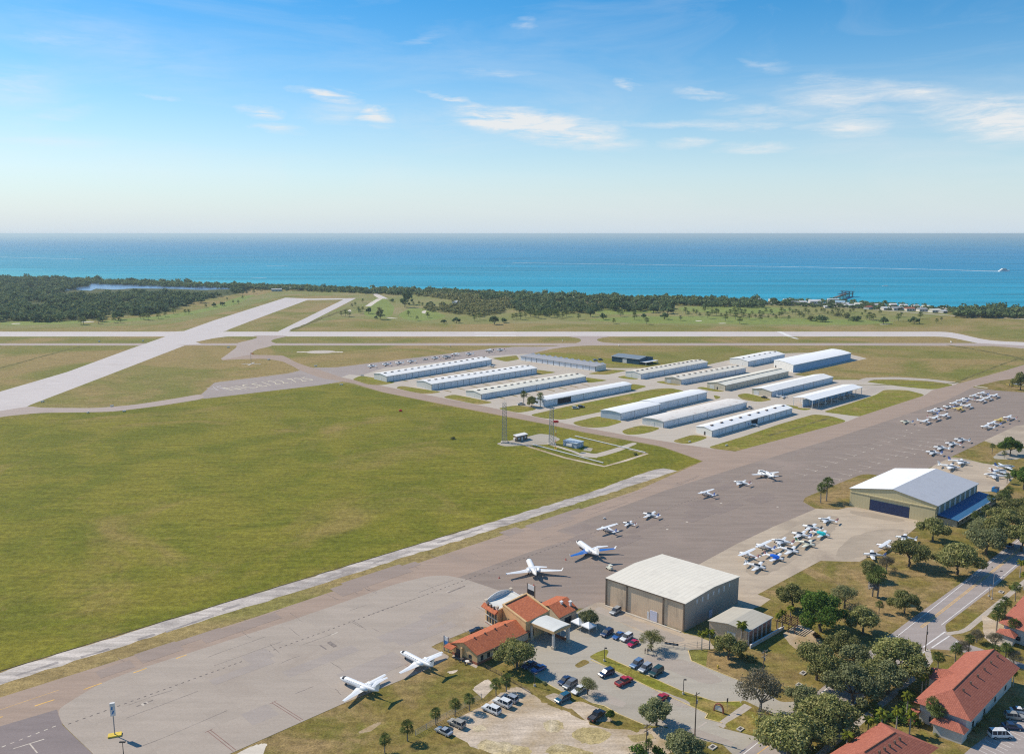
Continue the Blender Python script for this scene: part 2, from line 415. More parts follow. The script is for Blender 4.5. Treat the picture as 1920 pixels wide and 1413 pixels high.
# golf course, infield and field grass
LEFTW = [(-500, 518), (0, 523), (200, 527), (330, 532), (450, 538), (472, 543), (445, 551), (412, 556), (372, 563), (345, 574), (318, 584), (285, 590), (240, 592), (200, 590), (190, 597), (130, 601), (90, 604), (0, 603), (-500, 606)]
sheet('woods_floor', LEFTW, 'scrub_floor', 10)
sheet('golf_course', [(-300, 612), (0, 606), (200, 606), (330, 590), (430, 566), (520, 545), (690, 545), (760, 548), (960, 566), (1200, 572), (1500, 571), (1800, 588), (1600, 612), (1400, 612), (1150, 608), (960, 606), (840, 609), (720, 600), (640, 596), (560, 612), (640, 575), (668, 556), (540, 552), (440, 580), (330, 606), (200, 612), (0, 616)], 'grass_golf', 30)
for pg in ([(180, 607), (330, 596), (440, 572), (480, 552), (450, 556), (380, 580), (300, 592), (200, 600)],
           [(680, 590), (700, 560), (718, 556), (740, 576), (735, 592), (705, 596)], [(745, 590), (770, 577), (810, 580), (840, 594), (800, 602), (760, 600)],
           [(1090, 600), (1160, 594), (1290, 592), (1480, 597), (1640, 600), (1690, 605), (1560, 609), (1360, 607), (1200, 606)],
           [(1270, 575), (1420, 574), (1500, 580), (1440, 588), (1330, 586), (1275, 582)], [(1120, 580), (1190, 578), (1240, 585), (1170, 590), (1115, 588)],
           [(0, 603), (90, 602), (180, 600), (150, 607), (0, 610)]):
    sheet('fairway', pg, 'grass_fairway', 25)
for pg in ([(1302, 601.6), (1312, 600.6), (1318, 601.8), (1308, 602.6)], [(1345, 605.8), (1358, 605.2), (1364, 606.2), (1350, 606.8)], [(722, 594.5), (742, 596), (748, 597.3), (730, 596.6)],
           [(792, 583), (800, 581), (797, 588), (790, 586)], [(1648, 607.6), (1668, 607.2), (1670, 608.2), (1650, 608.6)], [(150, 603.4), (176, 602), (178, 603.2), (158, 604.6)], [(20, 606.2), (38, 605.6), (40, 606.8), (22, 607.6)], [(652, 582), (657, 580), (659, 584), (654, 586)]):
    sheet('sand_bunker', pg, 'sand', 6)
sheet('field', [(-260, 800), (-40, 789), (0, 782), (75, 774), (212, 772), (300, 761), (380, 749), (480, 736), (605, 719), (650, 719), (719, 736), (838, 760), (1020, 795), (1098, 812), (1240, 838), (1316, 864), (1270, 882), (1216, 882), (1112, 920), (900, 984), (480, 1111), (0, 1257), (-260, 1336)], 'grass_field')
sheet('infield', [(-400, 633), (1820, 633), (1860, 645), (1830, 652), (1990, 664), (1890, 690), (1735, 730), (1560, 712), (1300, 690), (1000, 660), (640, 686), (560, 694), (400, 716), (375, 739), (250, 759), (62, 764), (-400, 800)], 'grass_infield', 10)

# runways and taxiways
sheet('runway', [(-600, 621.7), (1775, 621.7), (1800, 626), (1840, 635.5), (1870, 639.5), (1990, 644), (1990, 659), (1865, 648.6), (1830, 642.6), (1790, 634), (1768, 630.7), (-600, 630.7)], 'runway_asphalt', 18)
sheet('runway', [(-260, 842), (-60, 752), (0, 734), (125, 697.5), (255, 650), (307, 632), (345, 620.5), (400, 601), (535, 558), (583, 560), (480, 598), (425, 619), (391, 631), (367, 640), (340, 650), (200, 704), (56, 759), (30, 774), (0, 780), (-60, 795), (-260, 885)], 'runway_cross_asphalt')
sheet('taxiway', [(-600, 643.6), (1835, 643.0), (1990, 652), (1990, 658), (1862, 648.5), (1600, 647.7), (-600, 647.6)], 'taxiway_pale')
sheet('taxiway', [(530, 560.5), (668, 558.8), (552, 618), (540, 621.8), (520, 622), (530, 617), (644, 561.4), (582, 562.4)], 'runway_cross_asphalt', 4)
# fillets where the runways and taxiways meet
sheet('taxiway', [(360, 619), (430, 619), (412, 622.5), (300, 622.5), (345, 620.5)], 'runway_cross_asphalt')
sheet('taxiway', [(300, 629), (440, 629), (400, 634), (367, 641), (378, 644.5), (250, 652), (270, 645), (318, 633)], 'runway_cross_asphalt')
sheet('taxiway', [(470, 629), (545, 629), (512, 636), (507, 640), (520, 644), (505, 650), (480, 655), (468, 664), (500, 672.6), (468, 672.6), (410, 675), (422, 667), (445, 650), (440, 644), (470, 637), (486, 632)], 'taxiway_pale', 12)
sheet('taxiway', [(1058, 630), (1150, 630), (1122, 634), (1118, 638), (1130, 642), (1170, 644), (1165, 647), (1087, 648), (1040, 653), (994, 663), (960, 665), (950, 650), (1030, 650), (1075, 645), (1090, 640), (1088, 634)], 'taxiway_pale', 12)
# ramp of the far hangars, and the long taxiway in front of them
sheet('ramp', [(587, 689), (630, 688.6), (933, 651.6), (1000, 650.5), (1030, 651.8), (994, 663), (985, 668), (960, 664.5), (921, 672), (949, 680), (720, 712), (676, 704), (660, 712), (600, 722), (380, 747.5), (375, 741), (388, 730), (402, 717), (480, 707.5), (540, 700), (562, 694.5)], 'far_ramp_asphalt', 4)
sheet('taxiway', [(56, 761), (75, 764), (175, 765), (250, 759), (325, 747.5), (378, 738), (384, 747), (300, 760.6), (212, 771.5), (150, 773), (75, 773.5), (0, 781), (-60, 796), (-60, 780)], 'taxiway_pale', 8)
sheet('taxiway', [(410, 675.5), (465, 672.5), (500, 672.5), (530, 677.5), (550, 687), (562, 694), (600, 708), (660, 718), (719, 735.5), (838, 759), (1020, 794), (1098, 810.5), (1240, 836.5), (1318, 864.3), (1420, 905), (1460, 870), (1400, 850), (1379, 846), (1324, 839), (1286, 833), (1174, 815), (1087, 799), (1019, 784), (972, 774), (897, 758.5), (798, 739), (715, 722.5), (640, 707), (590, 690), (577, 687), (555, 679), (540, 671), (530, 666), (467, 665)], 'taxiway_asphalt', 6)
# tower compound
sheet('driveway', [(1187, 829), (1196, 831), (1163, 845), (1130, 855), (1112, 858), (1085, 850), (1092, 846), (1115, 851), (1150, 841)], 'lane_concrete', 3)
sheet('gravel_pad', [(929, 831), (951, 827), (994.6, 817), (1012, 812.5), (1034, 815), (1052, 823), (1030, 833), (998.6, 834), (945, 836.5)], 'lot_asphalt', 3)
strip('driveway', [(1030, 832), (1075, 846), (1096, 855), (1120, 857)], 2.6, 'lane_concrete')
strip('perimeter_track', [(975, 830), (998, 839), (1060, 858), (1133, 874), (1170, 864), (1213, 850), (1180, 842)], 2.2, 'dirt_lot')
sheet('gravel_pad', [(1096, 838), (1112, 840), (1108, 846), (1094, 844)], 'lot_asphalt', 1)
# lanes between the hangars, then the grass strips left between them
sheet('hangar_lanes', [(640, 707), (655, 702), (676, 704), (720, 690), (921, 667), (985, 663), (1010, 665), (1140, 690), (1200, 690), (1326, 684), (1370, 674), (1400, 666), (1475, 662), (1560, 660), (1590, 663), (1626, 672), (1486, 702), (1560, 712), (1606, 712), (1690, 719), (1790, 719), (1820, 725), (1740, 741), (1700, 770), (1600, 792), (1540, 805), (1336, 841), (1286, 833.5), (1174, 815.5), (1087, 799.5), (1019, 784.5), (972, 774.5), (897, 759), (798, 739.5), (715, 723)], 'lane_concrete')
sheet('driveway', [(1606, 713.5), (1622, 708), (1680, 706.5), (1740, 710), (1800, 717), (1790, 720.5), (1740, 714), (1680, 711), (1640, 711.5), (1622, 715)], 'sidewalk_concrete', 4)
for pg in ([(660, 711), (676, 704), (720, 711), (743, 717), (715, 722.2), (690, 720.6)], [(741, 727.3), (751, 723), (778.5, 727), (830, 735), (798, 739), (770, 734)],
           [(829, 744.5), (850, 739), (880, 745), (927, 754.6), (897, 758.5), (860, 751)], [(931, 765.5), (966.5, 759.5), (996, 762.5), (1008, 767.4), (972.5, 774)],
           [(991.7, 778), (1059, 762.5), (1227, 729), (1257, 727), (1284.6, 733), (1210, 752), (1126, 772), (1055, 787), (1019, 784)],
           [(1071, 792), (1124, 779.5), (1170, 790), (1138, 800), (1112, 802), (1087, 799)], [(1164, 808), (1180, 802), (1201, 797), (1241, 802), (1220, 810), (1197.5, 814.4), (1174, 815)],
           [(1258, 827), (1300, 814), (1330, 819), (1310, 827), (1286.5, 833)], [(1184, 719), (1215, 724), (1190, 731), (1165, 735)], [(1227, 716), (1245, 713.5), (1280, 722), (1262, 722)],
           [(1155, 707), (1172, 703.5), (1200, 711), (1180, 711)], [(1100, 701), (1138, 692.6), (1178, 694), (1138, 702.5)], [(1097, 707), (1142, 713), (1102, 718)], [(1005, 692.6), (1045, 698), (1008, 703)],
           [(921, 671.5), (968.5, 666), (974, 673.4), (949, 678)], [(1381, 740), (1399, 736.6), (1450, 749), (1424.5, 753.8), (1391, 748.6)], [(1304, 727), (1316, 724.6), (1363, 734), (1340, 734)],
           [(1337, 740), (1354, 744), (1342, 749)], [(1462, 756.5), (1525, 766.3), (1507.6, 769.6), (1478, 763)], [(1000, 663), (1040, 660), (1145, 672), (1200, 670), (1250, 684), (1190, 687), (1130, 680)]):
    sheet('grass_strip', pg, 'grass_verge', 5)
for pg in ([(1324.5, 839), (1379, 845.6), (1420, 838), (1500, 818), (1589, 789), (1560, 780), (1527, 776), (1458, 796), (1400, 816)],
           [(1542, 772), (1600, 754), (1642, 740), (1658, 730.5), (1700, 731), (1735, 740), (1690, 757), (1612, 781)], [(1622, 715.5), (1645, 712.5), (1690, 712), (1740, 715), (1789, 721), (1765, 728), (1745, 730), (1690, 724.5)]):
    sheet('grass_strip', pg, 'grass_verge', 5)
for (a, b, n) in (((735, 714), (925, 686), 8), ((815, 733), (1000, 704), 8), ((915, 745), (1096, 718), 8)):
    A, B = U(*a), U(*b); d = (B - A).normalized(); nn = Vector((-d.y, d.x, 0))
    for k in range(n):
        p = A.lerp(B, (k + .5) / n) - nn * 7
        sheet('grass_strip', [(q.x, q.y) for q in (p - nn * 5, p + d * 1.6 - nn * 4, p + d * 1.9 + nn * 5, p + nn * 5)], 'grass_lawn', world=True)
# main taxiway, ramps and aprons of the foreground
sheet('taxiway', [(-300, 1401), (0, 1307), (480, 1156), (900, 1016.5), (1192, 920), (1318, 864.5), (1379, 846), (1590, 789.5), (1611, 780.5), (1735, 740.5), (1748, 731), (1790, 721), (1880, 696), (2060, 640), (2060, 668), (1920, 708), (1822, 726), (1869, 732), (1720, 790), (1450, 900), (1100, 1040), (900, 1110), (553, 1200), (250, 1300), (60, 1380), (-300, 1490)], 'taxiway_asphalt', 4)
sheet('ramp', [(1043, 995), (1250, 918), (1390, 874), (1550, 826), (1690, 780), (1780, 748), (1822, 727), (1869, 732), (1990, 740), (2060, 745), (2060, 800), (1905, 798), (1845, 827), (1790, 853), (1753, 872), (1700, 895), (1640, 900), (1520, 932), (1505, 940), (1529, 954), (1420, 1010), (1308, 1060), (1250, 1110), (1140, 1140), (1080, 1140), (950, 1160), (890, 1130), (850, 1085), (1000, 1032), (1084, 1007)], 'ramp_asphalt')
sheet('apron', [(110, 1328), (155, 1300), (190, 1280), (250, 1257), (350, 1225), (553, 1160), (740, 1095), (800, 1080), (837, 1078), (875, 1086), (946, 1110), (985, 1130), (960, 1180), (898, 1174), (808, 1211), (846, 1231), (795, 1257), (643, 1318.6), (433, 1411.6), (330, 1460), (200, 1440), (172, 1410), (118, 1358), (110, 1340)], 'apron_concrete', 2)
sheet('ramp', [(-200, 1424), (0, 1361), (107, 1329.5), (110, 1341), (117.5, 1359), (172, 1411), (210, 1445), (-200, 1520)], 'dark_asphalt')
sheet('east_ramp', [(1308, 1059), (1380, 1020), (1450, 987), (1530, 953.4), (1572, 955), (1592, 950.5), (1700, 940), (1790, 960), (1770, 985), (1722, 985), (1692, 1010), (1612, 1052.5), (1554, 1052.5), (1539, 1050.6), (1420.6, 1114), (1445, 1123), (1426, 1136), (1385, 1150), (1290, 1150)], 'east_ramp_concrete')
sheet('concrete_ramp', [(1753, 871), (1783, 857), (1802, 858), (1842, 868), (1870, 872), (1905, 890), (1890, 915), (1850, 922), (1700, 910)], 'east_ramp_concrete')
sheet('concrete_ramp', [(1845, 826), (1905, 798), (2060, 782), (2060, 830), (1960, 836), (1880, 838)], 'east_ramp_concrete')
sheet('grass_verge', [(1790, 853.5), (1845, 827.4), (1880, 838), (1960, 836), (2060, 831), (2060, 905), (1930, 890), (1880, 872), (1842, 866), (1802, 857)], 'grass_lawn')
sheet('sand_patch', [(1875, 845), (1940, 838), (1960, 850), (1900, 862), (1860, 860)], 'lot_asphalt', 4, jag=0.8)
sheet('grass_verge', [(1505, 939), (1510, 932), (1545, 918), (1572, 906), (1617, 888.5), (1640, 889), (1680, 900), (1640, 950), (1592, 950), (1572, 955), (1529, 953)], 'grass_lawn', 5)
sheet('grass_verge', [(1822, 725.5), (1870, 714), (1920, 707), (2060, 672), (2060, 745), (1990, 739), (1869, 731.6)], 'grass_lawn', 3)
strip('driveway', [(1828, 724), (1852, 727)], 3.0, 'sand')
# white gravel track beside the field with a thin dark line along its upper edge
sheet('gravel_track', [(-200, 1318), (0, 1259), (480, 1112.5), (900, 985), (1112, 921), (1216, 883), (1245, 877.5), (1270, 882.5), (1240, 892), (1155, 920), (900, 1000.6), (480, 1132), (0, 1283.5), (-200, 1345)], 'gravel', 0, jag=1.2)
for a, b, w in (((150, 1232), (205, 1216), 1.3), ((258, 1199), (292, 1188), 1.6), ((310, 1184), (400, 1153), 1.1), ((415, 1143), (450, 1133), 1.5), ((560, 1101), (640, 1076), 1.2), ((700, 1055), (770, 1033), 1.5), ((820, 1017), (905, 990), 1.3), ((960, 976), (1060, 943), 1.4), ((1110, 928), (1210, 893), 1.6), ((30, 1266), (110, 1241), 1.2)):
    strip('gravel_wear', [a, ((a[0] + b[0]) / 2, (a[1] + b[1]) / 2), b], w, 'gravel_dark', jag=.5)
strip('dark_edge_line', [(-200, 1317), (0, 1257.5), (240, 1184), (480, 1111.5), (700, 1045), (880, 990)], 0.55, 'edge_dark')
strip('ditch', [(-200, 730), (0, 690), (80, 668), (150, 649.4)], 3.5, 'ditch_grass', jag=2)
strip('ditch', [(1440, 817), (1500, 800), (1560, 782)], 1.6, 'ditch_grass', jag=1.6)
strip('ditch', [(1600, 722), (1745, 721), (1790, 718), (1860, 690), (1920, 668)], 2.2, 'ditch_grass', jag=1.8)
strip('ditch', [(1780, 647), (1830, 655), (1900, 668), (1925, 676)], 5, 'ditch_grass', jag=3)
strip('ditch', [(545, 620), (600, 598), (655, 578)], 7, 'ditch_grass', jag=4)
# segmented circle of the wind indicator
C0, CX, CY = U(601, 659.5), U(628, 659.5), U(601, 656)
rx, ry = (CX - C0).length, (CX - C0).length * 0.82
sheet('gravel_pad', [(C0.x + rx * math.cos(a * R(15)), C0.y + ry * math.sin(a * R(15))) for a in range(24)], 'sidewalk_concrete', world=True)
strip('gravel_pad', [(557, 659.8), (643, 659.8)], 7, 'paint_worn')
# lake in the woods, ponds
m = bpy.data.materials.new('lake_water'); t = nt(m); finish(t, ramp_mix(t, noise_tex(t, mapped(t, 0, (0.01, 0.05, 1)), 1.0), (0.10, 0.19, 0.33), (0.15, 0.25, 0.40)), 0.25, 0.5); MATS['lake'] = m
LAKE = [(70, 546), (105, 540), (165, 537), (172, 531), (190, 528.5), (215, 528.5), (280, 533), (400, 535), (440, 537), (435, 542), (380, 543.5), (330, 541.5), (250, 540.5), (215, 543), (180, 541), (170, 545), (140, 543), (105, 547)]
sheet('lake', LAKE, 'lake')
sheet('pond', [(988, 555), (1000, 552), (1028, 552), (1034, 556), (1010, 558.5)], 'lake', 10)
# sandy beach road
strip('road', [(704, 538), (702, 548), (706, 554), (716, 560)], 9, 'sand'); strip('road', [(690, 543), (705, 551), (725, 560)], 7, 'runway_asphalt')
strip('road', [(600, 541), (660, 543), (690, 544)], 12, 'runway_asphalt')
strip('road', [(690, 574), (700, 567), (712, 560)], 10, 'sand')
strip('road', [(1060, 566.5), (1300, 568.5), (1480, 572), (1600, 577), (1700, 585), (1790, 592), (1920, 598), (2060, 604)], 9, 'sidewalk_concrete')
sheet('parking_lot', [(1640, 574), (1700, 573), (1760, 576), (1790, 584), (1740, 585), (1660, 580)], 'sidewalk_concrete')
sheet('parking_lot', [(1480, 571), (1520, 566), (1560, 568), (1620, 573), (1600, 576.4), (1540, 574.6)], 'sidewalk_concrete')

# parking lots, road, lawns and the dirt lot of the foreground
sheet('lawn', [(808, 1212), (898, 1175), (960, 1181), (1000, 1200), (1040, 1240), (1110, 1320), (1210, 1360), (1306, 1370), (1400, 1430), (1300, 1520), (700, 1560), (330, 1462), (433, 1412.4), (643, 1319.4), (795, 1257.8), (846, 1231.5)], 'grass_lawn')
sheet('lawn', [(1386, 1150), (1426, 1136), (1445, 1123), (1421, 1114), (1539, 1051), (1612, 1053), (1692, 1010.5), (1722, 985.5), (1770, 986), (1870, 930), (1905, 890), (2060, 900), (2060, 1560), (1300, 1560), (1310, 1369), (1330, 1195)], 'grass_lawn')
sheet('parking_lot', [(985, 1214), (990, 1195), (1060, 1160), (1085, 1145), (1120, 1128), (1138, 1131), (1284, 1188), (1345, 1216), (1290, 1217.5), (1296, 1238), (1326, 1251), (1400, 1281), (1440, 1300), (1463, 1316), (1505, 1314), (1530, 1305), (1500, 1345), (1470, 1350), (1432, 1330), (1395, 1312), (1388, 1314.6), (1393, 1322), (1354, 1355.5), (1344, 1362), (1400, 1376), (1430, 1384), (1400, 1412), (1380, 1420), (1350, 1390), (1306, 1369), (1250, 1362), (1206, 1358), (1159, 1338), (1134, 1323.6), (1110, 1318), (1071, 1296), (1053, 1296), (1025, 1281), (1004, 1268), (990, 1256), (978, 1236)], 'lot_asphalt', 1.5)
sheet('worn_ground', [(1120, 1128), (1137, 1131), (1284, 1187), (1330, 1200), (1345, 1216), (1300, 1216), (1250, 1205), (1190, 1180), (1130, 1150), (1100, 1140)], 'east_ramp_concrete', 1.5, jag=0.7)
sheet('lawn', [(1104, 1231), (1120, 1222), (1136, 1216.5), (1142, 1220), (1136, 1231), (1184, 1252.6), (1278, 1295), (1343, 1316), (1387.6, 1314.6), (1393, 1321.7), (1354, 1355), (1322, 1346.5), (1327, 1337.6), (1237, 1297), (1162.7, 1261.5)], 'grass_verge', 1)
sheet('lawn', [(1076, 1247), (1095, 1235), (1108, 1241), (1085, 1252.6)], 'grass_lawn', 1.2)
sheet('parking_pad', [(1020, 1305), (1040, 1298), (1075, 1315), (1070, 1330), (1050, 1322)], 'dirt_lot', 1)
sheet('parking_pad', [(1060, 1318), (1090, 1314), (1135, 1332), (1150, 1352), (1100, 1352)], 'dirt_lot', 1)
sheet('dirt_lot', [(828, 1372), (850, 1354), (905, 1322), (945, 1296), (970, 1285), (1000, 1300), (1022, 1318), (1060, 1332), (1100, 1355), (1190, 1372), (1245, 1362), (1300, 1370), (1330, 1384), (1270, 1402), (1210, 1425), (1100, 1440), (950, 1425), (890, 1400)], 'dirt_lot', 2, jag=1.2)
for pg in ([(1085, 1362), (1120, 1362), (1150, 1375), (1130, 1392), (1095, 1395), (1070, 1380)], [(1020, 1352), (1048, 1348), (1062, 1362), (1040, 1374), (1018, 1366)], [(905, 1385), (950, 1392), (1000, 1405), (990, 1420), (930, 1415), (890, 1400)], [(1040, 1392), (1085, 1402), (1120, 1412), (1060, 1425), (1020, 1410)], [(1170, 1378), (1215, 1372), (1230, 1384), (1190, 1392)], [(880, 1362), (905, 1358), (915, 1368), (890, 1374)]):
    sheet('dry_grass', pg, 'grass_dry', 1.5, jag=.75)
for pg in ([(1395, 1048), (1450, 1015), (1530, 962), (1575, 968), (1568, 990), (1545, 1012), (1470, 1062), (1425, 1082), (1398, 1076)], [(1600, 1004), (1660, 990), (1700, 992), (1680, 1014), (1640, 1034), (1600, 1048), (1562, 1048), (1572, 1026)], [(1595, 955), (1640, 962), (1700, 974), (1690, 980), (1630, 970), (1592, 962)]):
    sheet('ramp_wear', pg, 'ramp_worn', 4, jag=1.0)
for pg in ([(1120, 1135), (1200, 1165), (1290, 1198), (1270, 1206), (1190, 1176), (1115, 1146)], [(1230, 1290), (1300, 1318), (1290, 1330), (1220, 1302)], [(1210, 1225), (1300, 1240), (1360, 1275), (1330, 1285), (1260, 1258), (1205, 1240)], [(1090, 1280), (1140, 1300), (1180, 1320), (1160, 1326), (1105, 1300)], [(1240, 1345), (1320, 1372), (1380, 1390), (1370, 1398), (1300, 1382), (1235, 1355)]):
    sheet('lot_wear', pg, 'lot_worn', 3, jag=.7)
sheet('dirt_lot', [(440, 1413), (480, 1395), (502, 1392), (490, 1420), (440, 1440)], 'sand', 1.5, jag=0.5)
for pg in ([(668, 1374), (700, 1356), (718, 1352), (690, 1372)], [(838, 1258), (862, 1254), (856, 1261), (842, 1263)], [(885, 1290), (915, 1272), (930, 1288), (905, 1310)]):
    sheet('bare_soil', pg, 'dirt_lot', 1, jag=0.6)
ROADL = [(1388, 1413), (1428, 1382), (1530, 1303), (1592, 1252), (1682, 1189), (1805, 1092), (1884, 1030), (1960, 972)]
sheet('road', [(1290, 1486), (1383, 1412), (1423, 1381), (1525, 1302), (1587, 1251), (1668, 1190.5), (1709, 1159.5), (1804, 1091), (1882, 1029), (1990, 946), (1990, 985), (1915, 1056), (1860, 1104), (1772, 1171), (1774, 1184), (1796, 1200), (1919, 1244), (2060, 1290), (2060, 1310), (1919, 1254), (1870, 1238), (1795, 1219.6), (1744, 1216), (1640, 1292), (1540, 1368), (1480, 1413), (1400, 1486)], 'road_asphalt', 1.5)
strip('sidewalk', [(1738, 1216), (1743, 1238), (1729, 1257), (1673, 1303), (1620, 1346), (1560, 1395), (1530, 1420)], 1.7, 'sidewalk_concrete')
strip('sidewalk', [(1774, 1188), (1802, 1184), (1814, 1179), (1850, 1149), (1900, 1107.7), (1960, 1058)], 1.7, 'sidewalk_concrete')
strip('sidewalk', [(1349, 1361), (1378, 1340), (1403, 1322)], 2.2, 'sidewalk_concrete')
sheet('lawn', [(1354, 1360), (1405, 1330), (1432, 1345), (1470, 1352), (1428, 1382), (1400, 1375.5)], 'grass_verge', 2)
sheet('parking_lot', [(1816, 1405), (1862, 1370), (1920, 1325), (1990, 1275), (2060, 1300), (2060, 1450), (1900, 1490), (1790, 1430)], 'road_asphalt', 1)
sheet('parking_lot', [(1895, 1175), (1930, 1160), (1990, 1170), (1990, 1200)], 'road_asphalt', 1)
sheet('planting_bed', [(1465, 1190), (1500, 1168), (1530, 1185), (1560, 1225), (1530, 1240), (1490, 1215)], 'dirt_lot', 3, jag=0.8)
sheet('planting_bed', [(1840, 1150), (1880, 1170), (1900, 1200), (1870, 1215), (1845, 1195)], 'dirt_lot', 2, jag=0.5)

# kerbs: real low steps
def kerb(px, m, h=0.13, w=0.22):
    P = [U(*p) for p in px]; b = MB()
    for p, q in zip(P, P[1:]):
        d = (q - p).normalized(); n = Vector((-d.y, d.x, 0)) * w / 2
        q = q + d * 0.05
        vs = [p + n, p - n, q - n, q + n]; b.prism([(v.x, v.y) for v in vs], 0.0, 0.04 + h + rng.uniform(0, .004))
    return tag(b.build('kerb', MATS[m]), kind='structure')
kerb([(1136, 1231), (1184, 1252.6), (1278, 1295), (1343, 1316), (1387, 1314.8)], 'kerb_yellow')
kerb([(1108, 1237), (1162.7, 1261.5), (1237, 1297), (1327, 1337.6), (1322, 1346.5), (1354, 1355)], 'kerb_yellow')
kerb([(1290, 1217.5), (1296.4, 1238.4), (1325.6, 1251), (1400, 1281)], 'kerb_yellow')
kerb([(1004, 1268), (1025, 1281), (1053, 1296), (1071, 1297)], 'kerb_yellow'); kerb([(1110, 1318), (1134, 1323.6), (1159, 1338), (1206, 1358)], 'kerb_yellow')

# painted markings
g = []
AN = U(846, 1231) - U(795, 1257); AN = AN.normalized(); PE = Vector((-AN.y, AN.x, 0))
marks('tie_down_marks', dashes((128, 1357), (480, 1230), 30, 0.42, 0.38) + dashes((480, 1230), (800, 1114), 34, 0.42, 0.36) + dashes((800, 1114), (880, 1084), 10, 0.42, 0.36), 'paint_dark')
marks('tie_down_marks', dashes((880, 1084), (1085, 1008), 26, 0.4, 0.45) + dashes((1100, 1003), (1240, 956), 22, 0.4, 0.4) + dashes((1240, 956), (1430, 893), 34, 0.35, 0.35), 'paint_dark')
marks('taxi_line', dashes((-30, 1413), (113, 1357), 9, 0.45, 0.35) + [(U(*a), U(*b), .3) for a, b in (((25, 1403), (83, 1385)), ((56, 1394), (70, 1411)))], 'paint_worn')
marks('taxi_line', [(U(*a), U(*b), .45) for a, b in (((65, 1323), (102, 1311)), ((157, 1292), (191, 1280)), ((250, 1261), (275, 1252)), ((330, 1234), (350, 1227)), ((-10, 1346), (5, 1343)))], 'paint_yellow')
marks('taxi_line', [(U(*a), U(*b), .16) for a, b in (((0, 1330), (110, 1293)),)], 'paint_yellow')
mm = []
for a, b in (((392, 1369), (440, 1407)), ((512, 1316), (566, 1350)), ((735, 1232), (790, 1260))):
    A, B = U(*a), U(*b); d = (B - A).normalized(); n = Vector((-d.y, d.x, 0)) * .35
    mm += [(A + n, B + n, .2), (A - n, B - n, .2)]
    mm += [(A - n * 3, A + n * 3, .2)]
marks('stand_lines', mm, 'paint_maroon')
marks('apron_stains', [(U(*a), U(*b), w) for a, b, w in (((616, 1203), (629, 1212), 1.3), ((600, 1209), (612, 1217), .5), ((840, 1111), (872, 1098), .7), ((256, 1324), (287, 1312), .5))], 'apron_stain')
marks('pit_covers', [(U(*a), U(*b), w) for a, b, w in (((266, 1321), (277, 1316), 1.2), ((621, 1190), (633, 1185), .5), ((836, 1110), (844, 1107), .7))], 'paint_worn')
marks('pit_covers', [(U(*a), U(*b), w) for a, b, w in (((270, 1319.3), (274, 1317.5), .9),)], 'paint_dark')
# faint old stands on the far ramp
D43 = Vector((math.cos(R(43)), math.sin(R(43)), 0)); N43 = Vector((-D43.y, D43.x, 0)); mm = []
for base, n in (((1500, 888), 16), ((1545, 905), 12), ((1690, 855), 6)):
    B0 = U(*base)
    for k in range(n):
        p = B0 + D43 * k * 11
        mm += [(p - N43 * 3.0, p + N43 * 3.0, .28), (p - D43 * 1.8 - N43 * 3, p + D43 * 1.8 - N43 * 3, .3)]
for q in ((1251, 992), (1288, 978), (1322, 964), (1356, 951), (1352, 943), (1458, 950), (1700, 806)):
    p = U(*q); mm += [(p - D43 * .5, p + D43 * .5, .9)]
marks('stand_lines', mm, 'paint_worn')
mm = []; q = random.Random(5)
for (a, b, n, half) in (((300, 1330), (900, 1130), 22, 22), ((1000, 1050), (1700, 800), 34, 24), ((200, 1260), (1300, 890), 26, 6)):
    A, B = U(*a), U(*b)
    for k in range(n):
        c = A.lerp(B, q.random()) + N43 * q.uniform(-half, half); d = D43 if q.random() < .6 else N43; L_ = q.uniform(5, 24) if d is D43 else q.uniform(3, 9); s = c - d * L_ / 2
        for j in range(4):
            e = s + d * L_ / 4 + Vector((q.uniform(-.25, .25), q.uniform(-.25, .25), 0)); mm.append((s, e, q.uniform(.10, .22))); s = e
marks('crack_sealing', mm, 'apron_stain')
for (a, b, n, half, mt) in (((330, 1320), (880, 1140), 9, 18, 'apron_patch'), ((1050, 1040), (1650, 820), 14, 20, 'ramp_patch'), ((150, 1275), (1250, 905), 10, 4, 'taxi_patch')):
    A, B = U(*a), U(*b)
    for k in range(n):
        c = A.lerp(B, q.random()) + N43 * q.uniform(-half, half); l, w_ = q.uniform(3, 13), q.uniform(1.5, 4.5)
        sheet('repair_patch', [(v.x, v.y) for v in (c - D43 * l - N43 * w_, c + D43 * l - N43 * w_, c + D43 * l + N43 * w_, c - D43 * l + N43 * w_)], mt, world=True)
# runway marks
marks('runway_marks', [(U(890, 623.2), U(967, 623.2), 5.0), (U(890, 629.2), U(967, 629.2), 5.0)], 'paint_white')
marks('runway_marks', [(U(1461, 621.4), U(1482, 631), 6.0), (U(1484, 632), U(1496, 635), 4.0)], 'paint_white')
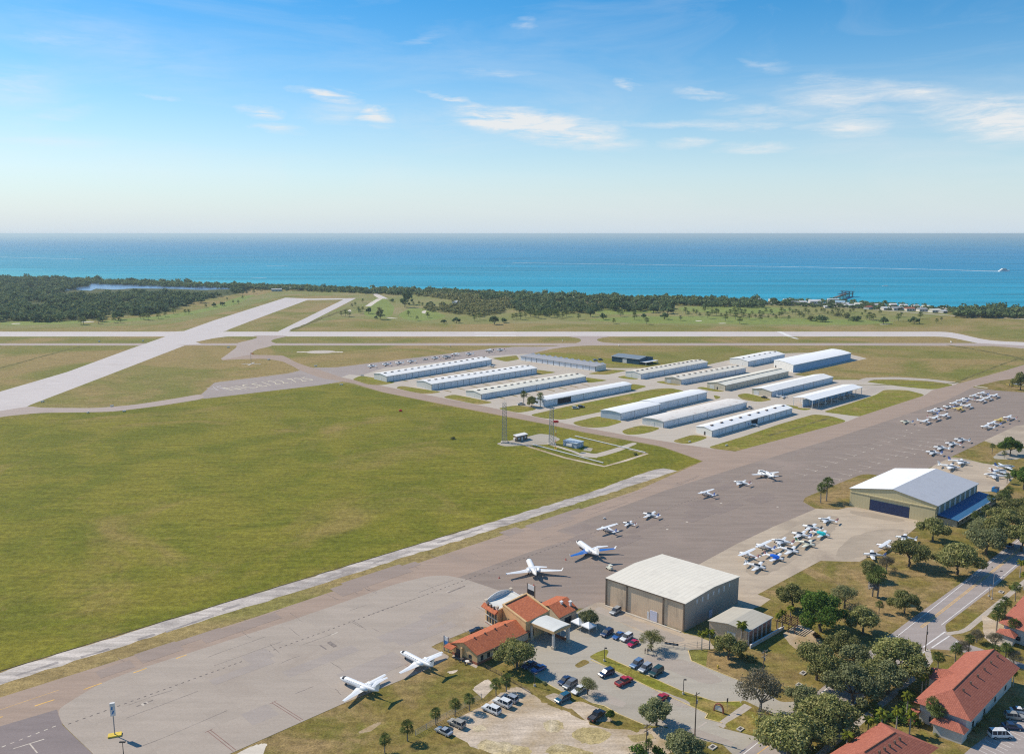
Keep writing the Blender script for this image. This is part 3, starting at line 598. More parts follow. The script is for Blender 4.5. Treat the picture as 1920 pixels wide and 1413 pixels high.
# road paint
def off(pts, m_):
    P = [U(*p) for p in pts]; out = []
    for i, p in enumerate(P):
        d = (P[min(i + 1, len(P) - 1)] - P[max(i - 1, 0)]).normalized(); out.append(p + Vector((d.y, -d.x, 0)) * m_)
    return out
def polyline(P, w): return [(a, b, w) for a, b in zip(P, P[1:])]
marks('road_lines', polyline(off(ROADL, 0.5), .22) + polyline([U(*p) for p in ((1764.6, 1171.6), (1858, 1099), (1906, 1058), (1970, 1000))], .22)
      + [(U(1731, 1213), U(1772, 1184), .4), (U(1747, 1214), U(1780, 1192), .4), (U(1786, 1208), U(1796, 1202), .6)]
      + polyline([U(*p) for p in ((1740, 1216), (1640, 1288), (1540, 1364), (1478, 1412))], .2), 'paint_white')
cl = [U(*p) for p in ((1727, 1176), (1827, 1097.6), (1880, 1056), (1950, 998))]
marks('road_lines', polyline([p + Vector((.2, -.2, 0)) for p in cl], .22) + polyline([p - Vector((.2, -.2, 0)) for p in cl], .22) + polyline([U(*p) for p in ((1420, 1413), (1560, 1310), (1690, 1205))], .2), 'paint_yellow')
# bays of the lots
mm = []
def bays(a, b, n, L, side):
    A, B = U(*a), U(*b); d = (B - A).normalized(); nn = Vector((-d.y, d.x, 0)) * side * L
    return [(A.lerp(B, k / n), A.lerp(B, k / n) + nn, .12) for k in range(n + 1)]
mm += bays((1186, 1252), (1275, 1292), 11, 2.2, 1) + bays((1296, 1241), (1396, 1280), 12, 2.2, -1) + bays((1165, 1265), (1325, 1338), 17, 2.2, -1) + bays((1004, 1266), (1050, 1293), 7, 2.2, 1)
mm += bays((1056, 1217), (1080, 1227), 6, 3.5, 1)
mm += [(U(1309, 1364), U(1325, 1353), .5)]
marks('bay_lines', mm, 'paint_faint')
marks('bay_lines', bays((1828, 1402), (1915, 1337), 14, 5, -1), 'paint_white')
# words painted on the old ramp
def words(body, p0, p1, height, m, thick=0.0):
    A, B = U(*p0), U(*p1); c = bpy.data.curves.new('ramp_words', 'FONT'); c.body = body; c.size = 1.0; c.offset = -0.018; c.space_character = 1.12; c.align_x = 'LEFT'
    tmp = bpy.data.objects.new('tmp', c); COL.objects.link(tmp); bpy.context.view_layer.update()
    dg = bpy.context.evaluated_depsgraph_get(); me = bpy.data.meshes.new_from_object(tmp.evaluated_get(dg))
    bpy.data.objects.remove(tmp)
    xs = [v.co.x for v in me.vertices]; ys = [v.co.y for v in me.vertices]; w, h = max(xs) - min(xs), max(ys) - min(ys)
    sx, sy = (B - A).length / w, height / h
    for v in me.vertices: v.co = ((v.co.x - min(xs)) * sx, (v.co.y - min(ys)) * sy, 0)
    me.materials.clear(); me.materials.append(MATS[m]); o = mesh_obj('ramp_lettering', me); n = Vector((-(B - A).y, (B - A).x, 0)).normalized() * height
    o.location = (A.x, A.y, level([(A, B, B + n, A + n)])); o.rotation_euler.z = math.atan2((B - A).y, (B - A).x); return tag(o, kind='structure')
words('VE', (404, 733), (432, 729.5), 19, 'paint_ghost')
words('NICE', (437, 732.5), (502, 723.5), 19, 'paint_cream')
words('122.725', (507, 722), (590, 712.4), 19, 'paint_cream')
# ------------------------------------------------------------------ buildings
rib_mat('wall_white', (0.76, 0.76, 0.75), 'X', 0.9, 0.10, dirt=(0.50, 0.47, 0.43))
rib_mat('wall_gable', (0.72, 0.71, 0.67), 'Y', 0.9, 0.08, dirt=(0.46, 0.43, 0.39))
rib_mat('wall_cream', (0.66, 0.58, 0.45), 'Y', 0.9, 0.08, dirt=(0.45, 0.38, 0.29))
rib_mat('wall_blue', (0.36, 0.52, 0.70), 'X', 0.9, 0.10)
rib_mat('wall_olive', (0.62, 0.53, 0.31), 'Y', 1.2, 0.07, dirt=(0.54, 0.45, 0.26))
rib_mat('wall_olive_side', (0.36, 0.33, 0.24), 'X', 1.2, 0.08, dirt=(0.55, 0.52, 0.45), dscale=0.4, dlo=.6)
rib_mat('wall_tan_lit', (0.815, 0.595, 0.392), 'Y', 0.7, 0.10, dirt=(0.46, 0.345, 0.235), dscale=0.3, dlo=.45)  # front tan brightened: grazing sunlight put into the colour
rib_mat('wall_tan_shaded', (0.50, 0.41, 0.33), 'X', 0.7, 0.10, dirt=(0.62, 0.56, 0.48), dscale=0.35, dlo=.62)  # darker copy of the tan, shade of the side walls in the colour
rib_mat('wall_navy', (0.035, 0.085, 0.13), 'X', 0.9, 0.2)
rib_mat('door_white', (0.74, 0.77, 0.80), 'X', 1.1, 0.12, dirt=(0.52, 0.53, 0.54))
rib_mat('roof_white', (0.83, 0.815, 0.78), 'X', 1.2, 0.05, 0.5, dirt=(0.70, 0.66, 0.60), dlo=.6, dhi=.95)
rib_mat('roof_clean', (0.84, 0.84, 0.83), 'X', 1.2, 0.04, 0.45)
rib_mat('roof_stained', (0.77, 0.72, 0.66), 'X', 1.2, 0.06, 0.6, dirt=(0.52, 0.41, 0.34), dscale=0.25, dlo=.52, dhi=.72)
rib_mat('roof_cream', (0.77, 0.73, 0.62), 'X', 1.2, 0.05, 0.6, dirt=(0.62, 0.56, 0.45))
rib_mat('roof_grey', (0.37, 0.37, 0.385), 'X', 1.2, 0.10, 0.5, dirt=(0.29, 0.28, 0.28))
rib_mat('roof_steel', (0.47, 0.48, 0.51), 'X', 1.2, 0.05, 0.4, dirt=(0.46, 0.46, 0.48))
rib_mat('roof_pale', (0.76, 0.70, 0.59), 'Y', 1.6, 0.10, 0.55, dirt=(0.54, 0.50, 0.43), dlo=.55, dhi=.8)
rib_mat('roof_blue', (0.045, 0.150, 0.295), 'Y', 0.9, 0.10, 0.4)
rib_mat('roof_aqua', (0.34, 0.50, 0.60), 'X', 0.9, 0.10, 0.4)
rib_mat('wall_bluegrey', (0.40, 0.46, 0.56), 'X', 0.9, 0.08)
rib_mat('roof_ash', (0.46, 0.54, 0.60), 'X', 0.9, 0.08)
rib_mat('roof_tan', (0.52, 0.475, 0.39), 'Y', 1.2, 0.06, 0.6, dirt=(0.42, 0.375, 0.30))
rib_mat('roof_slate', (0.20, 0.25, 0.30), 'X', 1.2, 0.06, 0.6)
rib_mat('wall_ice', (0.60, 0.66, 0.74), 'Y', 0.9, 0.07)
mat('post_dark', (0.085, 0.075, 0.068), 0.7, 0.15, 1.0)
mat('post_brown', (0.20, 0.15, 0.11), 0.7, 0.15, 1.0)
mat('vent_dark', (0.16, 0.11, 0.085), 0.8, 0.2, 1.0)
mat('trim_white', (0.72, 0.70, 0.67), 0.6, 0.06, 1.0)
mat('opening_dark', (0.012, 0.016, 0.028), 0.7, 0.3, 0.4)
mat('door_lilac', (0.66, 0.65, 0.74), 0.6, 0.05, 1.0)
mat('steel_galv', (0.34, 0.34, 0.35), 0.5, 0.12, 1.0, metal=0.3)
mat('stucco_tan', (0.66, 0.43, 0.21), 0.9, 0.08, 0.5, patch=(0.48, 0.31, 0.16), pscale=0.3, plo=.6, phi=.9, fine=.06)
mat('stucco_pale', (0.60, 0.50, 0.38), 0.9, 0.07, 0.5, fine=.05)
mat('stucco_white', (0.62, 0.58, 0.52), 0.9, 0.07, 0.5, patch=(0.5, 0.46, 0.40), pscale=0.3, fine=.05)
mat('brick_base', (0.36, 0.13, 0.075), 0.9, 0.2, 2.0)
mat('stucco_pink', (0.42, 0.22, 0.19), 0.9, 0.12, 0.6)
mat('timber', (0.20, 0.115, 0.07), 0.85, 0.25, 1.5)
mat('membrane', (0.66, 0.65, 0.60), 0.7, 0.06, 0.4, patch=(0.45, 0.46, 0.42), pscale=0.35, plo=.60, phi=.78)
mat('navy_panel', (0.02, 0.035, 0.10), 0.4, 0.1, 1.0)
mat('sign_blue', (0.03, 0.20, 0.48), 0.5, 0.1, 1.0)
mat('red_paint', (0.60, 0.035, 0.03), 0.5, 0.1, 1.0)
mat('yellow_paint', (0.74, 0.52, 0.06), 0.6, 0.15, 1.0)
mat('black_rubber', (0.02, 0.02, 0.02), 0.85, 0.2, 2.0)
mat('canvas_white', (0.80, 0.80, 0.80), 0.8, 0.05, 1.0)
mat('wood_pole', (0.16, 0.115, 0.08), 0.9, 0.2, 2.0)
mat('concrete_base', (0.50, 0.45, 0.38), 0.9, 0.12, 1.0)
glass_mat('window_glass')
def tile_mat(name, base, dark):
    m = bpy.data.materials.new(name); t = nt(m); v = mapped(t)
    br = t.nodes.new('ShaderNodeTexBrick'); br.inputs['Scale'].default_value = 1.0; br.inputs['Brick Width'].default_value = 0.55; br.inputs['Row Height'].default_value = 0.42
    br.inputs['Mortar Size'].default_value = 0.035; br.inputs['Color1'].default_value = (*base, 1); br.inputs['Color2'].default_value = (*dark, 1); br.inputs['Mortar'].default_value = (*lum(dark, .72), 1)
    t.links.new(v, br.inputs['Vector'])
    c = ramp_mix(t, noise_tex(t, v, 0.6, 6, .75), br.outputs['Color'], lum(dark, .85), .48, .85)
    c = ramp_mix(t, noise_tex(t, v, 2.4, 4, .7), c, lum(base, 1.25), .55, .9)
    finish(t, c, 0.85, 0.2); MATS[name] = m
tile_mat('tile_red', (0.590, 0.186, 0.083), (0.425, 0.126, 0.061))
tile_mat('tile_villa', (0.480, 0.165, 0.105), (0.372, 0.120, 0.079))

class Frame:
    """oblique local frame: x along the long side A-B, y along the front A-C; corners seen at height z"""
    def __init__(s, A, B, C, z=0.0, zb=None):
        a, b, c = U(*A, z), U(*B, z if zb is None else zb), U(*C, z)
        a.z = b.z = c.z = 0
        s.o = a; d = b - a; e = c - a; s.L = d.length; s.W = e.length; s.rot = math.atan2(d.y, d.x)
        s.vx = (math.cos(-s.rot) * e.x - math.sin(-s.rot) * e.y) / s.W
        s.vy = (math.sin(-s.rot) * e.x + math.cos(-s.rot) * e.y) / s.W
    def pt(s, x, y, z=0):
        lx, ly = x + y * s.vx, y * s.vy; c, q = math.cos(s.rot), math.sin(s.rot)
        return Vector((s.o.x + lx * c - ly * q, s.o.y + lx * q + ly * c, z))
    def thing(s, name, label, cat, group=None): return thing(name, label, cat, s.o, s.rot, group)
    def build(s, mb, name, mats, parent, fix=True):
        mb.v = [(x + y * s.vx, y * s.vy, z) for x, y, z in mb.v]
        return mb.build(name, mats if isinstance(mats, (list, tuple)) and not isinstance(mats, str) else mats, parent, fix=fix)

def M_(n): return MATS[n]

def profile(W, he, rise_, arc=False, ov=0.4):
    if not arc:
        sl = rise_ / (W / 2); return [(-ov, he - sl * ov), (W / 2, he + rise_), (W + ov, he - sl * ov)]
    n = 10; return [(-ov, he - .15)] + [(W * k / n, he + rise_ * (1 - (2 * k / n - 1) ** 2)) for k in range(n + 1)] + [(W + ov, he - .15)]

def gable_hall(fr, he, rise_, name, label, cat, wall, end, roof, group=None, arc=False, doors=0, dmat='door_white', vents=0, post='post_dark', open_at=(), end_door=None, vmat='vent_dark', ov=0.4, trim='trim_white', L0=0.0, L1=None, root=None, W=None, y0=0.0):
    L1 = fr.L if L1 is None else L1; W = fr.W if W is None else W
    root = root or fr.thing(name, label, cat, group)
    pr = profile(W, he, rise_, arc, ov)
    inner = [(y + y0, z) for y, z in pr[1:-1]]
    w = MB()   # long walls and gable ends
    w.quad((L0, y0, 0), (L1, y0, 0), (L1, y0, he), (L0, y0, he), 0); w.quad((L1, y0 + W, 0), (L0, y0 + W, 0), (L0, y0 + W, he), (L1, y0 + W, he), 0)
    prof = [(y0, 0), (y0 + W, 0), (y0 + W, he)] + [p for p in inner[::-1] if 0.01 < p[0] - y0 < W - .01] + [(y0, he)]
    for x in (L0, L1): w.add([(x, y, z) for y, z in prof], [tuple(range(len(prof)))], 1)
    fr.build(w, 'wall', [M_(wall), M_(end)], root)
    r = MB(); th = .16
    ring = [(y + y0, z + .02 + th) for y, z in pr] + [(y + y0, z + .02) for y, z in pr[::-1]]
    r.loft([[(x, y, z) for y, z in ring] for x in (L0 - ov, L1 + ov)])
    ro = fr.build(r, 'roof', M_(roof), root)
    e = MB()   # eave gutters and gable trim
    e.box(L0 - ov, L1 + ov, y0 - ov - .12, y0 - ov - .003, pr[0][1] - .12, pr[0][1] + .16)
    fr.build(e, 'gutter', M_(trim), root)
    if vents:
        for k in range(vents):
            x = L0 + (L1 - L0) * (k + .6) / vents; yv = W / 2 - 1.25; zv = he + rise_ * (yv / (W / 2)) if not arc else he + rise_ * (1 - (2 * yv / W - 1) ** 2)
            b = MB(); b.box(x - 1.3, x + 1.3, y0 + yv - .55, y0 + yv + .55, zv + .05, zv + .62); fr.build(b, 'ridge_vent', M_(vmat), root)  # dark colour stands for the vent openings and their shadows
    if doors:
        step = (L1 - L0 - .6) / doors
        for k in range(doors):
            x = L0 + .3 + k * step; b = MB()
            if k in open_at:
                b.box(x + .15, x + step - .15, y0 - .04, y0 + .05, .05, he - .7); fr.build(b, 'door_opening', M_('opening_dark'), root)
            else:
                b.box(x + .12, x + step - .12, y0 - .09, y0 + .05, .05, he - .55); fr.build(b, 'hangar_door', M_(dmat), root)
        for k in range(doors + 1): p = MB(); x = L0 + .3 + k * step; p.box(x - .1, x + .1, y0 - .14, y0 - .003, 0, he - .3); fr.build(p, 'door_post', M_(post), root)
    if end_door:
        for (ya, yb, h, mm_) in end_door:
            b = MB(); b.box(L0 - .07, L0 + .05, y0 + ya * W, y0 + yb * W, .03, h); fr.build(b, 'door', M_(mm_), root)
    return root

HG = 'long hangars in rows by the airfield'
def th(A, B, C, eave_y, rise_, label, **k):
    fr = Frame(A, B, C); he = rise(A, eave_y); return gable_hall(fr, he, rise_, 'row_hangar', label, 'hangar', k.pop('wall', 'wall_white'), k.pop('end', 'wall_gable'), k.pop('roof', 'roof_white'), HG, **k), fr, he
th((725.1, 716), (922, 683), (701.3, 710.4), 705.5, 1.3, 'white row hangar nearest the far apron, leftmost of the long parallel hangars', doors=18, vents=17, end_door=[(.4, .52, 2.1, 'trim_white')])
th((809.2, 731.4), (1006.5, 700), (781, 725), 720, 1.3, 'white row hangar with many dark ridge vents, second from the left', doors=18, vents=17, end_door=[(.42, .54, 2.1, 'trim_white')])
th((902.2, 748.6), (1098.5, 714), (873.5, 742), 738.6, 1.3, 'cream roofed row hangar behind the lone lattice mast, third from the left', doors=8, roof='roof_cream', vents=17, end_door=[(.45, .57, 2.1, 'trim_white')])
th((1019.4, 762.5), (1183.6, 731), (1000, 757.5), 750.6, .8, 'smooth white hangar with a palm clump at its near end', doors=7, roof='roof_clean', arc=True, open_at=(1,), end='wall_ice')
fr = Frame((1163.4, 788), (1237, 770.4), (1126.2, 782)); he = rise((1163.4, 788), 774.4)
r0 = gable_hall(fr, he, .7, 'row_hangar', 'bright white hangar stepped into a wide near block and a long far block', 'hangar', 'wall_white', 'wall_ice', 'roof_clean', HG, arc=True, doors=3, dmat='door_white')
fb = Frame((1239, 768), (1339, 747.6), (1210, 763)); gable_hall(fr, he + .4, .7, '', '', '', 'wall_white', 'wall_gable', 'roof_clean', arc=True, doors=5, L0=fr.L + .05, L1=fr.L + fb.L, root=r0, W=fr.W - 2.0, y0=2.0)
th((1243.4, 802), (1399.7, 764), (1203.8, 795), 790, .75, 'rust stained broad roofed hangar in the nearest hangar lane', roof='roof_stained', arc=True, doors=6, end_door=[(.42, .6, 2.8, 'trim_white')])
th((1334.4, 819), (1484.8, 775.4), (1305.3, 811), 806.7, 1.1, 'narrow white hangar closest to the taxiway with eight roof vents', doors=13, vents=9, open_at=(6,), dmat='door_white', roof='roof_clean', end_door=[(.4, .5, 2.2, 'post_dark')])
th((1201.4, 710.6), (1326.5, 687.3), (1172.7, 706), 700.7, 1.4, 'vented white hangar just right of the dark navy hangar', doors=6, vents=15, roof='roof_pale', end_door=[(.62, .86, 3, 'trim_white')])
th((1276.6, 721), (1398, 698), (1246, 717), 711.4, 1.4, 'pale grey vented hangar in the middle of the right hand block', doors=6, vents=12, roof='roof_pale', end='wall_cream', end_door=[(.62, .86, 3, 'trim_white')])
_r, fr, he = th((1359.6, 732.4), (1478, 705), (1325.5, 727), 722, 1.4, 'cream walled hangar with a brown ridge strip and a white side door', doors=6, roof='roof_cream', wall='wall_cream', end='wall_cream', dmat='wall_cream', end_door=[(.6, .84, 3, 'trim_white'), (.4, .46, 2.1, 'post_dark')])
b = MB(); b.box(-.2, fr.L + .2, fr.W * .5 - 2.0, fr.W * .5 + .3, he + 1.42, he + 1.64); fr.build(b, 'ridge_cap', M_('roof_tan'), _r)
th((1445.8, 744.3), (1561, 716), (1409.6, 738.7), 733.8, 1.5, 'white hangar with a dark car parked at its left gable end', doors=6, vents=0, end='wall_cream', end_door=[(.64, .9, 3, 'trim_white')])
th((1402.3, 687.3), (1471, 673), (1368, 681.4), 677.4, 1.5, 'short white hangar farthest back, with seven roof vents', doors=5, vents=7, end_door=[(.3, .45, 3, 'trim_white')])
th((1486.8, 698), (1594.7, 674.4), (1450.6, 688), 684.3, .9, 'big blue walled hangar with an arched white roof at the far right', doors=0, wall='wall_blue', end='wall_gable', roof='roof_clean', arc=True, end_door=[(.08, .16, 2.2, 'trim_white'), (.86, .92, 2.2, 'post_dark')])
# grey hangar that lies across the others: x runs along its front away to the left
fr = Frame((1116.3, 696), (976, 675.4), (1136, 693)); he = rise((1116.3, 696), 687.3)
rk = fr.thing('row_hangar', 'grey roofed hangar lying crosswise behind the white rows', 'hangar', HG)
w = MB(); W, L = fr.W, fr.L
for y in (0, W): w.quad((0, y, 0), (L, y, 0), (L, y, he), (0, y, he))
for x in (0, L): w.quad((x, 0, 0), (x, W, 0), (x, W, he + .9), (x, 0, he), 0)
fr.build(w, 'wall', M_('wall_gable'), rk)
r = MB(); r.loft([[(x, -.8, he), (x, W + .3, he + 1.0), (x, W + .3, he + 1.2), (x, -.8, he + .2)] for x in (-.4, L + .4)]); fr.build(r, 'roof', M_('roof_grey'), rk)
for k in range(13):
    x = L * (k + .5) / 13; b = MB(); b.add([(x - 2.2, W - 2, he + 1.05), (x + 2.2, W - 2, he + 1.05), (x, W - 2, he + 2.1), (x - 2.2, W + .2, he + 1.2), (x + 2.2, W + .2, he + 1.2), (x, W + .2, he + 2.2)], [(0, 1, 2), (3, 5, 4), (0, 2, 5, 3), (1, 4, 5, 2)])
    fr.build(b, 'roof_monitor', M_('roof_steel'), rk)
for k in range(13): p = MB(); p.box(L * k / 13 - .2, L * k / 13 + .2, -.18, -.003, 0, he); fr.build(p, 'door_post', M_('post_dark'), rk)
for k in range(13):
    b = MB(); x = L * k / 13; b.box(x + .25, x + L / 13 - .25, -.08, .05, .05, he - .5); fr.build(b, 'hangar_door', M_('door_white'), rk)
# navy hangar: x runs away to the left along the front
fr = Frame((1198.5, 683.7), (1147, 677.4), (1224, 679.4)); he = rise((1198.5, 683.7), 673.4)
rn = gable_hall(fr, he, 1.6, 'hangar', 'dark navy hangar with a pale roof, alone on the far grass', 'hangar', 'wall_navy', 'wall_navy', 'roof_slate', end_door=None)
b = MB(); b.box(fr.L * .45, fr.L * .6, -.08, .05, .05, 4); fr.build(b, 'door', M_('trim_white'), rn)
b = MB(); b.box(-7, -.42, .5, fr.W - 1, 2.6, 2.9); b.box(-6.8, -6.5, .8, 1.1, 0, 2.6); b.box(-6.8, -6.5, fr.W - 2, fr.W - 1.7, 0, 2.6); fr.build(b, 'porch_roof', M_('roof_white'), rn)
# open shade hangar on posts
fr = Frame((1523.4, 750.6), (1616.4, 726), (1488, 744.7), 6.0)
rs = fr.thing('shade_hangar', 'open sided hangar, white roof on posts over parked planes', 'hangar', HG)
pr = profile(fr.W, 6.0, 1.2, False, .5); ring = [(y, z + .2) for y, z in pr] + [(y, z) for y, z in pr[::-1]]
r = MB(); r.loft([[(x, y, z) for y, z in ring] for x in (-.6, fr.L + .6)]); fr.build(r, 'roof', M_('roof_clean'), rs)
for k in range(9):
    for y in (0.1, fr.W / 2, fr.W - .1):
        x = .2 + (fr.L - .4) * k / 8; b = MB(); b.box(x - .15, x + .15, y - .15, y + .15, 0, 6.0 if y != fr.W / 2 else 7.1); fr.build(b, 'post', M_('trim_white'), rs)
w = MB(); w.box(.3, fr.L - .3, fr.W / 2 + .3, fr.W / 2 + .45, .05, 5.4); fr.build(w, 'partition', M_('wall_blue'), rs)
SHADE = fr
q = Frame((1567, 752), (1622, 735), (1490, 764)); 
sheet('concrete_pad', [(1650, 722), (1670, 728), (1642, 731), (1610, 725)], 'sidewalk_concrete', 1)
sheet('concrete_pad', [(1498, 764.5), (1535, 766.5), (1610, 747), (1650, 733), (1632, 729), (1560, 742), (1490, 757)], 'sidewalk_concrete', 1)

# big olive hangar at the right
fr = Frame((1757, 947.7), (1833, 906), (1594.6, 915), 8.0); L, W, he = fr.L, fr.W, 8.0
mid = fr.pt(0, W / 2); lo, hi = he, 20
for _ in range(30):
    k = (lo + hi) / 2
    if to_px((mid.x, mid.y, k))[1] > 917.0: lo = k
    else: hi = k
rz = lo - he
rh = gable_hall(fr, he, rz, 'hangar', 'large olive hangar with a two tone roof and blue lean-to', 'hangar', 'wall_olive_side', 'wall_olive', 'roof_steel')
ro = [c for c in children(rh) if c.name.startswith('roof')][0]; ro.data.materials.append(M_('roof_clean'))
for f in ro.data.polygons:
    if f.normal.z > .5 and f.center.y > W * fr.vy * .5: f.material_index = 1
b = MB(); b.box(-.45, -.003, .2, W - .2, he * .80, he * .86); fr.build(b, 'door_header', M_('wall_olive'), rh)
b = MB(); b.box(-.2, .1, W * .295, W * .75, .05, he * .60)
fr.build(b, 'door_opening', M_('navy_panel'), rh)
for ya, yb in ((.01, .29), (.755, .985)):
    b = MB(); b.box(-.28, -.003, W * ya, W * yb, .05, he * .78); fr.build(b, 'hangar_door', M_('wall_olive'), rh)
for k in range(8):
    x = 3 + (L - 6) * k / 7; b = MB(); b.box(x - .9, x + .9, -.06, .05, he - 4.2, he - .8); fr.build(b, 'window', M_('trim_white'), rh)
b = MB(); b.loft([[(x, -.05, 3.9), (x, -8.2, 3.0), (x, -8.2, 2.8), (x, -.05, 3.7)] for x in (1, L + 2)]); lt = fr.build(b, 'lean_to_roof', M_('roof_blue'), rh)
b = MB(); b.box(1.4, L + 1.6, -7.6, -7.4, 0, 2.8); b.box(1.4, 1.6, -7.4, -.1, 0, 2.85); b.box(L + 1.4, L + 1.6, -7.4, -.1, 0, 2.85); fr.build(b, 'lean_to_wall', M_('wall_olive_side'), rh)
b = MB(); b.box(.9, L + 2.1, -8.34, -8.203, 2.75, 3.1); fr.build(b, 'gutter', M_('trim_white'), rh)
for k in range(10):
    x = 3 + (L - 4) * k / 9; b = MB(); b.box(x - .7, x + .7, -7.68, -7.55, .9, 2.2); fr.build(b, 'window', M_('window_glass'), rh)

# tall tan hangar in the middle
fr = Frame((1284.4, 1131.6), (1385.6, 1081), (1137, 1083.8), 9.1); L, W, he = fr.L, fr.W, 9.1
rt = gable_hall(fr, he, .9, 'hangar', 'tall tan box hangar with a pale flat pitched roof beside the parking lot', 'hangar', 'wall_tan_shaded', 'wall_tan_lit', 'roof_pale', ov=.25) if False else fr.thing('hangar', 'tall tan box hangar with a nearly flat pale roof by the parking lot', 'hangar')
w = MB()
w.quad((0, 0, 0), (0, W, 0), (0, W, he), (0, 0, he), 1); w.quad((L, 0, 0), (L, W, 0), (L, W, he), (L, 0, he), 1)
for y in (0, W): w.add([(0, y, 0), (L, y, 0), (L, y, he), (L / 2, y, he + .9), (0, y, he)], [(0, 1, 2, 3, 4)], 0)
fr.build(w, 'wall', [M_('wall_tan_shaded'), M_('wall_tan_lit')], rt)
r = MB(); r.loft([[(-.3, y, he + .02), (L / 2, y, he + .92), (L + .3, y, he + .02), (L + .3, y, he + .2), (L / 2, y, he + 1.1), (-.3, y, he + .2)] for y in (-.3, W + .3)]); fr.build(r, 'roof', M_('roof_pale'), rt)
b = MB(); b.box(-.42, -.303, -.3, W + .3, he - .15, he + .2); fr.build(b, 'gutter', M_('post_brown'), rt)
for y in (.15, W * .255, W * .72, W - .15):
    b = MB(); b.box(-.3, -.003, y - .22, y + .22, 0, he - .12); fr.build(b, 'column', M_('post_brown'), rt)
b = MB(); b.box(-.12, .05, W * .33, W * .42, .05, 3.4); fr.build(b, 'door', M_('door_lilac'), rt)
b = MB(); b.box(-.12, .05, W * .43, W * .455, .05, 2.6); fr.build(b, 'door', M_('trim_white'), rt)
b = MB(); b.box(L * .44, L * .5, -.08, .05, .05, 2.6); fr.build(b, 'door', M_('door_lilac'), rt)
for k in range(7):
    b = MB(); x = L * (.2 + .1 * k); b.box(x, x + .7, -.05, .02, he - 1.8 - .3 * (k % 3), he - .5); fr.build(b, 'skylight', M_('trim_white'), rt)
b = MB(); b.box(-1.2, -.5, .5, W - .5, .02, .22); fr.build(b, 'plinth', M_('concrete_base'), rt)
# annex beside it
fr = Frame((1401.6, 1183), (1446, 1156.6), (1330, 1163.4), 4.6); L, W, he = fr.L, fr.W, 4.6
ra = gable_hall(fr, he, .75, 'annex', 'low annex with pink arched bays and a pale roof', 'building', 'stucco_pink', 'wall_tan_lit', 'roof_tan', ov=.35, end_door=[(.3, .52, 3.0, 'trim_white')])
for k in range(6):
    x = .4 + (L - .8) * k / 5; b = MB(); b.box(x - .16, x + .16, -.3, -.003, 0, he - .3); fr.build(b, 'pilaster', M_('stucco_white'), ra)
for k in range(5):
    x = .4 + (L - .8) * (k + .5) / 5; b = MB(); b.prism([(x - .8, -.08), (x + .8, -.08), (x + .8, .03), (x - .8, .03)], .2, 2.6); fr.build(b, 'door', M_('timber'), ra)
fw = Frame((1407, 1216), (1470, 1180), (1404, 1214))
rw = fw.thing('garden_wall', 'low retaining wall running beside the arched annex', 'wall'); b = MB(); b.box(0, fw.L, 0, .35, 0, 1.1); fw.build(b, 'wall', M_('stucco_white'), rw)
b = MB(); b.box(-.06, fw.L + .06, -.06, .41, 1.103, 1.2); fw.build(b, 'coping', M_('trim_white'), rw)
# pergola
fr = Frame((1490, 1188), (1506, 1177), (1456, 1178))
rp = fr.thing('pergola', 'brown timber pergola under the big bright green tree', 'pergola')
for x in (0, fr.L):
    for k in range(4):
        y = fr.W * k / 3; b = MB(); b.box(x - .1, x + .1, y - .1, y + .1, 0, 2.5); fr.build(b, 'post', M_('timber'), rp)
for x in (0, fr.L):
    b = MB(); b.box(x - .08, x + .08, -.6, fr.W + .6, 2.503, 2.7); fr.build(b, 'beam', M_('timber'), rp)
for k in range(9):
    y = fr.W * k / 8; b = MB(); b.box(-.7, fr.L + .7, y - .07, y + .07, 2.703, 2.9); fr.build(b, 'rafter', M_('timber'), rp)

# terminal building: one building of several joined blocks
fr = Frame((894.7, 1226), (976, 1189), (848, 1205), 3.4); L, W = fr.L, fr.W
T = fr.thing('terminal_building', 'tan terminal building with red tiled roofs and a white portico', 'terminal')
zc = 6.3
fc = Frame((985.6, 1167), (1030.6, 1144), (942.5, 1140.6), zc, zc)
class Sub(Frame):
    def __init__(s, f): s.__dict__.update(f.__dict__)
    def build(s, mb, name, mats, parent, fix=True):   # geometry of a block written into the terminal's own frame
        c, q = math.cos(-fr_T.rot), math.sin(-fr_T.rot); out = []
        for x, y, z in mb.v:
            p = s.pt(x, y); dx, dy = p.x - fr_T.o.x, p.y - fr_T.o.y; out.append((dx * c - dy * q, dx * q + dy * c, z))
        mb.v = out; return mb.build(name, mats, parent, fix=fix)
fr_T = fr
# left wing: gable facing left
Lw = fc.pt(0, fc.W / 2); dirx = Vector((math.cos(fr.rot), math.sin(fr.rot))); Lw = (Vector((Lw.x, Lw.y)) - Vector((fr.o.x, fr.o.y))).dot(dirx)
s = Sub(fr); rise_w = 1.9
gable_hall(s, 3.4, rise_w, '', '', '', 'stucco_pale', 'stucco_tan', 'tile_red', root=T, L1=Lw, ov=.45, trim='post_brown')
b = MB(); b.box(-.06, .03, -.03, W + .03, 0, .8); b.box(-.03, Lw, -.06, .03, 0, .8); s.build(b, 'brick_base', M_('brick_base'), T)
for k in range(6):
    x = 1.8 + 2.5 * k; b = MB(); b.box(x - .5, x + .5, -.05, .04, 1.0, 2.5); s.build(b, 'window', M_('window_glass'), T)
b = MB(); b.box(-.05, .04, W * .22, W * .34, 1.1, 2.3); s.build(b, 'window', M_('window_glass'), T)
b = MB(); b.box(-.05, .04, W * .62, W * .84, .1, 2.5); s.build(b, 'door', M_('window_glass'), T)
b = MB(); b.box(-.7, -.01, W * .54, W * .60, 0, 3.6); s.build(b, 'buttress', M_('stucco_tan'), T)
